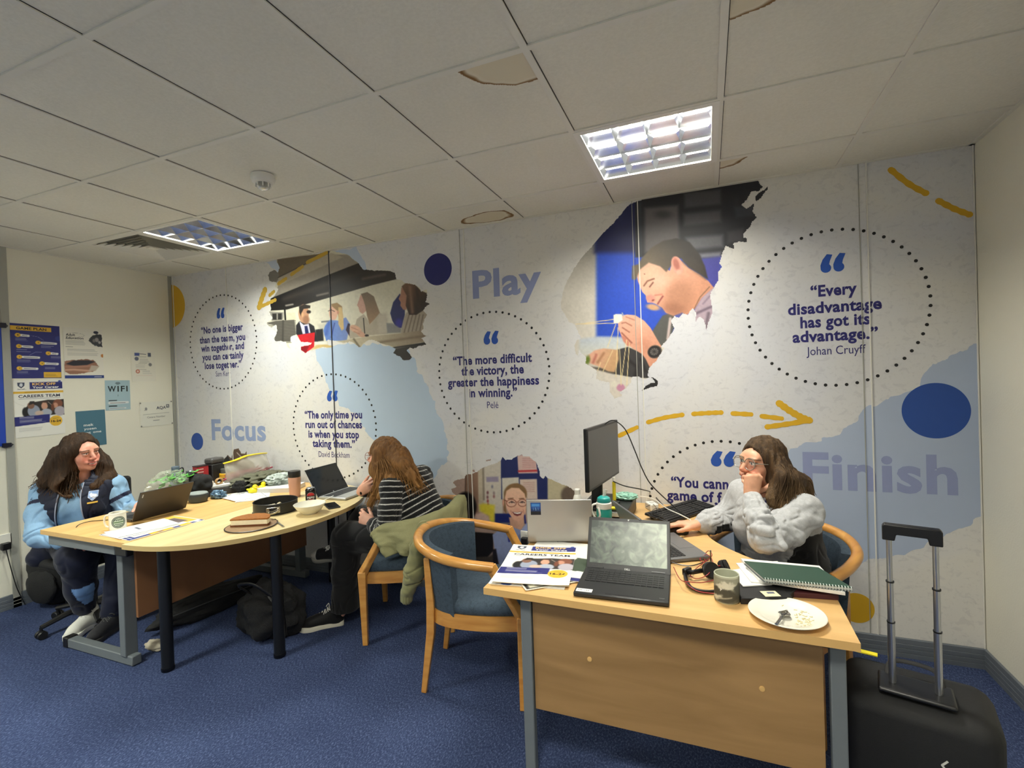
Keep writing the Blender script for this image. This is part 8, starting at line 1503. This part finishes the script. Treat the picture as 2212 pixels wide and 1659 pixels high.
V, F = Tr.mesh(.0052, disp=fold_disp(.005, 22, 11), cut=lambda P: np.where(P[:, 0] < 2.75, .105 - P[:, 2], -9.)); add_part('trousers', V, F, np.tile(np.array((16, 16, 18.)), (len(V), 1)), M_cloth, w2, sm=1)
shoe(w2, 'shoe', V3(2.475, -.640, 0), V3(2.285, -.800, 0), (0, 0, 1), .262, (22, 22, 24), (226, 222, 206), (230, 228, 220), hi=True)
shoe(w2, 'shoe', AR + V3(.055, .008, -.085), AR + V3(-.19, -.03, -.095), (-.10, -.42, .9), .255, (22, 22, 24), (150, 148, 140), (226, 224, 216), hi=True, capcol=(206, 204, 196))
g2 = lambda x, y, z: H2 + R2 @ V3(x, y, z)
Hs = SDF(); Hs.ell(g2(-.016, 0, .038), (.106, .090, .094), .02, R2); Hs.ell(g2(-.035, 0, -.04), (.078, .088, .11), .03, R2)
for P, r_ in (([g2(-.005, .078, .03), g2(.0, .094, -.07), hy(822, 1048, -.57), hy(800, 1088, -.60)], (.030, .036, .030, .018)), ([g2(-.02, .082, .02), g2(-.01, .098, -.08), hy(845, 1035, -.58), hy(818, 1075, -.62)], (.036, .042, .032, .018)), ([g2(-.06, .06, .0), hy(866, 1004, -.50), hy(884, 1026, -.52), hy(903, 1052, -.52)], (.048, .046, .030, .012)), ([g2(-.09, .0, -.01), hy(872, 996, -.42), hy(890, 1020, -.44), hy(910, 1046, -.45)], (.052, .050, .036, .012)), ([g2(-.05, -.07, 0), g2(-.07, -.08, -.10), g2(-.10, -.07, -.18)], (.040, .044, .024))): Hs.chain(P, r_, .03)
Hs.chain([g2(-.06, .03, .05), hy(860, 984, -.43), hy(876, 1012, -.46)], [.064, .058, .040], .04); Hs.ell(g2(.128, 0, -.045), (.078, .074, .126), .012, R2, sub=True)
V, F = Hs.mesh(.0038, disp=hair_disp(.0055, 15, 60, 8)); hc2 = ((84, 56, 30), (140, 98, 54), (172, 126, 72), 1.06, .18); add_part('hair', V, F, hair_colour(V, hc2, 8), M_hair, w2)
locks(w2, [g2(.0, .086, .0), g2(-.02, .09, .02), g2(-.07, .065, .0), g2(-.10, .0, .0)], [hy(790, 1094, -.60), hy(822, 1082, -.62), hy(902, 1062, -.52), hy(918, 1052, -.44)], [hy(812, 1040, -.58), hy(838, 1030, -.59), hy(876, 1012, -.53), hy(882, 1000, -.44)], .0026, hc2, 300, 8, .012, spread=.020)

# ---------------------------------------------------------------- woman in blue
w1 = thing('person', 'laughing woman with long dark brown hair in a pale blue top and navy gilet', 'person', (.74, -1.12, 0))
R1 = frame(6, -2, 6); H1 = V3(.810, -1.165, 1.128); f1 = nrm(V3(.70, -.71, 0)); l1 = V3(-f1[1], f1[0], 0)
pel, ch, nk = V3(.72, -1.10, .56), V3(.745, -1.150, .825), V3(.770, -1.160, .955)
RS, RE, RW = ch - l1 * .175 + V3(0, 0, .055), V3(.775, -1.385, .640), V3(.945, -1.335, .600)
LS, LE, LW = ch + l1 * .175 + V3(0, 0, .050), V3(.965, -.985, .690), V3(1.155, -1.030, .765)
KR, AR = V3(.985, -1.300, .500), V3(.905, -1.235, .13); KL, AL = V3(1.115, -1.10, .52), V3(1.085, -1.18, .12)
S = SDF(); torso(S, pel, ch, nk, f1, l1, .185, .165, .125, .115); S.cap(nk - V3(0, 0, .03), H1 + R1 @ V3(-.025, 0, -.06), .058, .054, .03); head_prims(S, H1, R1, 1.2, 1.06)
limbs(S, (LS, LE, LW), (.048, .036, .028)); limbs(S, (RS, RE, RW), (.048, .036, .028)); S.cap(ch + V3(0, 0, .05), LS, .06, .055, .04); S.cap(ch + V3(0, 0, .05), RS, .06, .055, .04)
limbs(S, (pel - l1 * .09, KR, AR), (.092, .062, .040), .03); limbs(S, (pel + l1 * .09, KL, AL), (.092, .062, .040), .03)
hand_prims(S, LW, V3(.95, -.15, .02), V3(0, 0, 1), V3(0, -1, 0), curl=(22, 30, 20)); hand_prims(S, RW, V3(.9, .2, .0), V3(.1, -.3, 1), V3(0, 1, 0), curl=(26, 34, 22))
V, F = S.mesh(.0038, lo=np.array([.45, -1.6, .0]), hi=np.array([1.4, -.85, 1.25])); add_part('body', V, F, face_colour(V, H1, R1, (218, 156, 134), (176, 82, 80), (76, 54, 40), (212, 112, 100), 1.25, sq=.55), M_skin, w1, sm=1)
T1 = SDF(); torso(T1, pel + V3(0, 0, .03), ch, nk, f1, l1, .205, .180, .150, .132, .035); T1.cap(ch + V3(0, 0, .04), LS, .082, .074, .05); T1.cap(ch + V3(0, 0, .04), RS, .082, .074, .05); T1.cap(nk - V3(0, 0, .07), nk - V3(0, 0, .0), .088, .072, .03)
T1.chain([LS, LE, LW * .8 + LE * .2], [.074, .064, .046], .03); T1.chain([RS, RS * .5 + RE * .5 - l1 * .008, RE, RW * .85 + RE * .15], [.074, .074, .066, .050], .03)
fd = fold_disp(.0068, 41, 14); V, F = T1.mesh(.0046, disp=fd, cut=lambda P: .068 - np.sqrt(((P - (nk + V3(.02, -.02, .012))) ** 2).sum(1)))
C = np.tile(np.array((132, 168, 202), float), (len(V), 1)); C *= (1 + .03 * vnoise3(V * 60, 9))[:, None]
for a, b in ((RS, RE), (LS, LE)):
    d = nrm(b - a); tt = (V - a) @ d; out = SDF().cap(a, b, .0).eval(V) < .115; sidew = np.abs((V - ch) @ l1) > .165; band = out & sidew & (np.abs(tt - .085 - .1 * ((V - a) @ f1)) < .013); C[band] = (24, 30, 58)
tp_ = add_part('long_sleeved_top', V, F, C, M_smoothcloth, w1, sm=1)
# gilet: torso shell open at the front
G1 = SDF(); torso(G1, pel + V3(0, 0, .0), ch, nk, f1, l1, .235, .196, .172, .150, .02); G1.cap(ch + V3(0, 0, .035), ch + l1 * .125 + V3(0, 0, .055), .105, .100, .05); G1.cap(ch + V3(0, 0, .035), ch - l1 * .125 + V3(0, 0, .055), .105, .100, .05); G1.cap(nk - V3(0, 0, .08), nk + V3(-.01, 0, .0), .112, .098, .03)
G1.cap(pel - l1 * .14 - f1 * .02 + V3(0, 0, .05), pel - l1 * .25 + f1 * .05 - V3(0, 0, .10), .10, .06, .06)
def gilet_cut(P):
    q = P - ch; lat = q @ l1; fw = q @ f1; z = q[:, 2]; wdt = np.where(z > .05, .052 + .10 * np.clip(z - .05, 0, .2), .052 + .10 * np.clip(.05 - z, 0, .4)); front = np.where(fw > 0, wdt - np.abs(lat - .0), -9.); 
    sl = np.maximum(-SDF().cap(RS - l1 * .02, RS - l1 * .3 - V3(0, 0, .1), .105, .13).eval(P), -SDF().cap(LS + l1 * .02, LS + l1 * .3 - V3(0, 0, .1), .105, .13).eval(P)) * -1
    armh = np.maximum(.0 - SDF().cap(RS - l1 * .05 - V3(0, 0, .03), RE, .082).eval(P), .0 - SDF().cap(LS + l1 * .05 - V3(0, 0, .03), LE, .082).eval(P))
    return np.maximum(np.maximum(front, armh), .074 - np.sqrt(((P - (nk + V3(.03, -.03, .03))) ** 2).sum(1)))
V, F = G1.mesh(.0050, disp=fold_disp(.005, 52, 12), cut=gilet_cut); add_part('gilet', V, F, np.tile(np.array((20, 24, 44.)), (len(V), 1)), M_smoothcloth, w1, sm=1)
pp = MB()
for sg in (-1, 1):
    zz = np.linspace(.115, -.30, 22); o_ = np.array([ch + l1 * sg * (.056 + (.10 * max(z - .05, 0) if z > .05 else .10 * (.05 - z))) + V3(0, 0, z) + f1 * .01 for z in zz]); P = march(G1, o_ + f1 * .26, -f1 * np.ones((1, 3)), .3); pp.tube(P + f1 * .002, .0036, 6)
pp.build('piping', flat((150, 156, 176), .5), w1, world=True)
cl_ = [('poly', [(0, 64), (52, 64), (52, 26), (26, 0), (0, 26)], (206, 212, 226), 1), ('poly', [(4, 60), (48, 60), (48, 28), (26, 6), (4, 28)], (120, 150, 200), 1), ('wpoly', [(14, 52), (24, 44), (40, 40), (44, 28), (30, 16), (18, 24), (10, 40)], (232, 234, 236), 9, 2, 1), ('line', [(8, 14), (26, 24), (44, 18)], (34, 44, 90), 3, 1)]
cc_ = ch + l1 * .118 + f1 * .1 + V3(0, 0, .030); project_patch(G1, w1, 'crest', cc_ + f1 * .06, nrm(l1), V3(0, 0, 1), .052, .066, cl_, (206, 212, 226), lift=.006, mask=[(0, 66), (52, 66), (52, 26), (26, 0), (0, 26)])
project_patch(G1, w1, 'crest_ribbon', cc_ + f1 * .06 + V3(0, 0, -.042), nrm(l1), V3(0, 0, 1), .046, .010, [], (206, 168, 70), lift=.006)
yk_ = SDF(); yk_.chain([RS, RE], [.086, .078], .03); project_patch(T1, w1, 'maker_mark', RS + V3(.02, -.02, -.018) + nrm(V3(.3, -.95, 0)) * .10, nrm(V3(.95, .3, 0)), V3(0, 0, 1), .020, .024, [('line', [(4, 4), (10, 20), (17, 6)], (24, 30, 60), 3, .8), ('poly', [(7, 10), (16, 12), (10, 2)], (24, 30, 60), 1)], (134, 180, 218), lift=.006, mask=[(0, 0), (20, 0), (20, 24), (0, 24)])
# trousers, trainers
Tr = SDF(); Tr.cap(pel - l1 * .08, pel + l1 * .08, .155, .155, .05); Tr.chain([pel - l1 * .10, KR, KR * .45 + AR * .55, AR + V3(0, 0, .02)], [.125, .100, .078, .060], .04); Tr.chain([pel + l1 * .10, KL, AL], [.120, .092, .060], .04)
V, F = Tr.mesh(.0055, disp=fold_disp(.0045, 62, 11)); C = np.tile(np.array((20, 24, 44.)), (len(V), 1)); tt = (V - KR) @ nrm(AR - KR); dd = (V - (KR + tt[:, None] * nrm(AR - KR))); tri = (tt > .17) & (tt < .31) & (SDF().cap(KR, AR, 0).eval(V) < .1) & ((dd @ CR) > .015 + .22 * (tt - .17)) & ((dd @ CF) < .0) ; C[tri] = (104, 140, 190); add_part('trousers', V, F, C, M_smoothcloth, w1, sm=1)
shoe(w1, 'shoe', V3(.893, -1.165, .006), V3(.972, -1.372, .002), (.0, 0, 1), .225, (214, 214, 206), (226, 226, 220), (190, 190, 184), .10)
shoe(w1, 'shoe', V3(1.085, -1.14, 0), V3(1.17, -1.36, 0), (0, 0, 1), .25, (40, 40, 44), (60, 60, 60), (60, 60, 60))
g1 = lambda x, y, z: H1 + R1 @ V3(x, y, z)
Hs = SDF(); Hs.ell(g1(-.020, 0, .040), (.108, .094, .094), .02, R1); Hs.ell(g1(-.04, 0, -.04), (.080, .092, .11), .03, R1)
for P, r_ in (([g1(.01, -.080, .03), hx(128, 1000, .74), hx(112, 1032, .72), hx(92, 1045, .70)], (.040, .062, .062, .028)), ([g1(.0, -.088, .0), hx(148, 1010, .80), hx(134, 1048, .82), hx(146, 1068, .86)], (.036, .046, .046, .026)), ([g1(-.06, -.05, 0), hx(135, 985, .68), hx(98, 1025, .64)], (.055, .068, .040)), ([g1(-.03, .085, .0), hx(222, 1010, .84), hx(232, 1035, .86), hx(205, 1050, .90)], (.038, .048, .052, .030)), ([g1(-.07, .06, -.02), hx(218, 1000, .78), hx(240, 1020, .80)], (.045, .050, .030)), ([g1(-.09, 0, -.02), V3(.66, -1.10, .98), V3(.64, -1.10, .9)], (.05, .06, .03))): Hs.chain(P, r_, .035)
Hs.ell(g1(.118, .0, -.020), (.082, .082, .122), .010, R1, sub=True); Hs.cap(g1(.10, .0, -.10), ch + f1 * .16 + V3(0, 0, .10), .062, .055, .012, sub=True)
V, F = Hs.mesh(.0042, disp=hair_disp(.006, 25, 46, 12)); hc1 = ((34, 24, 17), (74, 52, 34), (92, 66, 42), 1.02, .2); add_part('hair', V, F, hair_colour(V, hc1, 12), M_hair, w1)
locks(w1, [g1(.02, -.086, .03), g1(-.02, -.09, .02), g1(-.06, -.07, .02)], [hx(172, 1076, .88), hx(118, 1062, .78), hx(76, 1044, .68)], [hx(158, 1020, .84), hx(136, 1012, .78), hx(122, 1000, .70)], .0036, hc1, 220, 12, .018, spread=.024)
locks(w1, [g1(-.02, .088, .02), g1(-.06, .07, .0)], [hx(204, 1058, .92), hx(250, 1030, .82)], [hx(220, 1012, .86), hx(228, 1002, .80)], .0036, hc1, 110, 14, .018, spread=.018)

# ---------------------------------------------------------------- office chair under the woman in blue
oc = thing('office_chair', 'black swivel chair under the woman in blue, one castor arm visible', 'chair', (.79, -1.13, 0)); B0 = V3(.79, -1.13, 0)
for q in range(5):
    a = math.atan2(-1.425 + 1.13, .775 - .79) + q * 2 * PI / 5; d = V3(math.cos(a), math.sin(a), 0); e = B0 + d * .27
    m = MB(); m.tube([B0 + V3(0, 0, .115), B0 + d * .14 + V3(0, 0, .10), e + V3(0, 0, .072)], [.026, .022, .017], 8, flat=.8); m.build('base_arm', M_black, oc, world=True)
    m = MB(); s_ = V3(-d[1], d[0], 0); R_ = np.stack([V3(0, 0, 1), d, s_], 1)
    for o_ in (-1, 1): m.lathe([(.001, -.008), (.022, -.009), (.026, -.004), (.026, .004), (.022, .009), (.001, .008)], 18, c=e + s_ * o_ * .016 + V3(0, 0, .0262), R=R_)
    m.tube([e + V3(0, 0, .03), e + V3(0, 0, .075)], .009, 8); m.build('castor', M_black, oc, world=True)
m = MB(); m.tube([B0 + V3(0, 0, .09), B0 + V3(0, 0, .40)], .028, 14); m.build('gas_column', M_black, oc, world=True)
m = MB(); rbox(m, .46, .44, .395, .455, .03); o = m.build('seat', mat('black_seat_cloth', (20, 20, 22), .9, var=.2, scale=200), oc, angle=70); o.location = (-.06, .02, 0)
m = MB(); m.tube(catmull([B0 + V3(-.15, .12, .42), B0 + V3(-.30, .20, .45), B0 + V3(-.30, .22, .60)], 6), .018, 8); m.build('back_stem', M_black, oc, world=True)
m = MB(); rbox(m, .40, .06, .55, .90, .025); o = m.build('backrest', mat('black_back_cloth', (20, 20, 22), .9, var=.2, scale=200), oc, angle=70); o.location = (-.27, .20, 0); o.rotation_euler = (0, 0, math.radians(-140 + 90 + 90))

# ---------------------------------------------------------------- green jacket over the rail
jk2 = thing('jacket', 'olive green jacket hanging over the rail of the tub chair of the woman in stripes', 'jacket', (3.02, -.62, 0))
a_ = math.radians(205); rl = np.array([(2.885 + x * math.cos(a_) - y * math.sin(a_), -.445 + x * math.sin(a_) + y * math.cos(a_), z) for x, y, z in catmull([(-.300, -.02, .734), (-.288, .10, .730), (-.235, .205, .716), (-.13, .280, .695), (0, .298, .672), (.13, .285, .652), (.17, .284, .62)], 8)]); cen = V3(2.885, -.445, 0)
bot = catmull([hy(992, 1282, -.60), hy(962, 1262, -.68), hy(925, 1225, -.76), hy(896, 1205, -.80), hy(862, 1196, -.82), hy(838, 1202, -.83)], 10); nu = 56; G = []
for i in range(nu):
    u = i / (nu - 1); T_ = np.array([np.interp(u * (len(rl) - 1), range(len(rl)), rl[:, k]) for k in range(3)]); B_ = np.array([np.interp(u * (len(bot) - 1), range(len(bot)), bot[:, k]) for k in range(3)])
    o_ = T_ - cen; o_[2] = 0; o_ = nrm(o_); row = []
    for v in np.linspace(-.32, 1, 34):
        if v < 0: p = T_ - o_ * (.034 + .03 * -v) + V3(0, 0, .034 + v * .42)
        elif v < .10: t_ = v / .10 * PI; p = T_ + o_ * -.034 * math.cos(t_) + V3(0, 0, .034 + .012 * math.sin(t_))
        else: k = (v - .10) / .90; p = (T_ + o_ * .036 + V3(0, 0, .03)) * (1 - k) + B_ * k + o_ * .02 * math.sin(PI * k)
        k = max(v, 0); w_ = .022 * k ** .7 * math.sin(u * 27 + 1.6 * math.sin(v * 4) + 2.2 * v) + .010 * mnoise.noise(Vector((u * 9, v * 5, 3))) + .006 * mnoise.noise(Vector((u * 24, v * 13, 7)))
        row.append(p + o_ * (w_ + .004))
    G.append(row)
M_kh = mat('washed_olive_cotton', (128, 126, 88), .8, var=.12, scale=24, bump=.3, bscale=260)
MB().grid(np.array(G)).build('cloth', M_kh, jk2, world=True, angle=180, solid=.005)
sl_ = [hy(915, 1140, -.83), hy(908, 1185, -.87), hy(896, 1235, -.87), hy(880, 1284, -.86)]; J = SDF().chain(sl_, [.036, .050, .052, .038], .03)
V, F = J.mesh(.004, disp=lambda P: fold_disp(.0065, 71, 14)(P) + .002 * np.sin(P[:, 2] * 95 + 6 * P[:, 0])); add_part('sleeve', V, F, np.tile(np.array((134, 132, 92.)), (len(V), 1)) * (1 + .07 * vnoise3(V * 60, 6))[:, None], M_cloth, jk2, sm=1)
cf = SDF(); cf.cap(sl_[-1] + V3(0, 0, .012), sl_[-1] - V3(.006, 0, .022), .037, .034, .01); V, F = cf.mesh(.0036, disp=lambda P: .0018 * np.sin((P @ CR) * 420)); add_part('cuff', V, F, np.tile(np.array((136, 134, 94.)), (len(V), 1)), M_cloth, jk2, sm=1)

# ---------------------------------------------------------------- repeats share a group
GR = {'laptop': 'laptops on the desks', 'paper': 'loose white sheets', 'leaflet': 'leaflets on the nearest desk', 'poster': 'notices on the left wall', 'notice': 'notices on the left wall', 'cable': 'cables on the desks', 'mug': 'mugs on the desks', 'toy duck': 'yellow toy ducks', 'pen': 'pens by the olive jacket', 'person': 'women at the desks', 'desk': 'beech desks', 'folder': 'folders on the desks', 'notebook': 'notebooks on the desks', 'bottle': 'bottles on the nearest desk', 'socket': 'wall sockets', 'fork': 'forks on the table extension'}
for o in SC.objects:
    if o.parent is None and o.get('category') in GR and 'group' not in o: o['group'] = GR[o['category']]
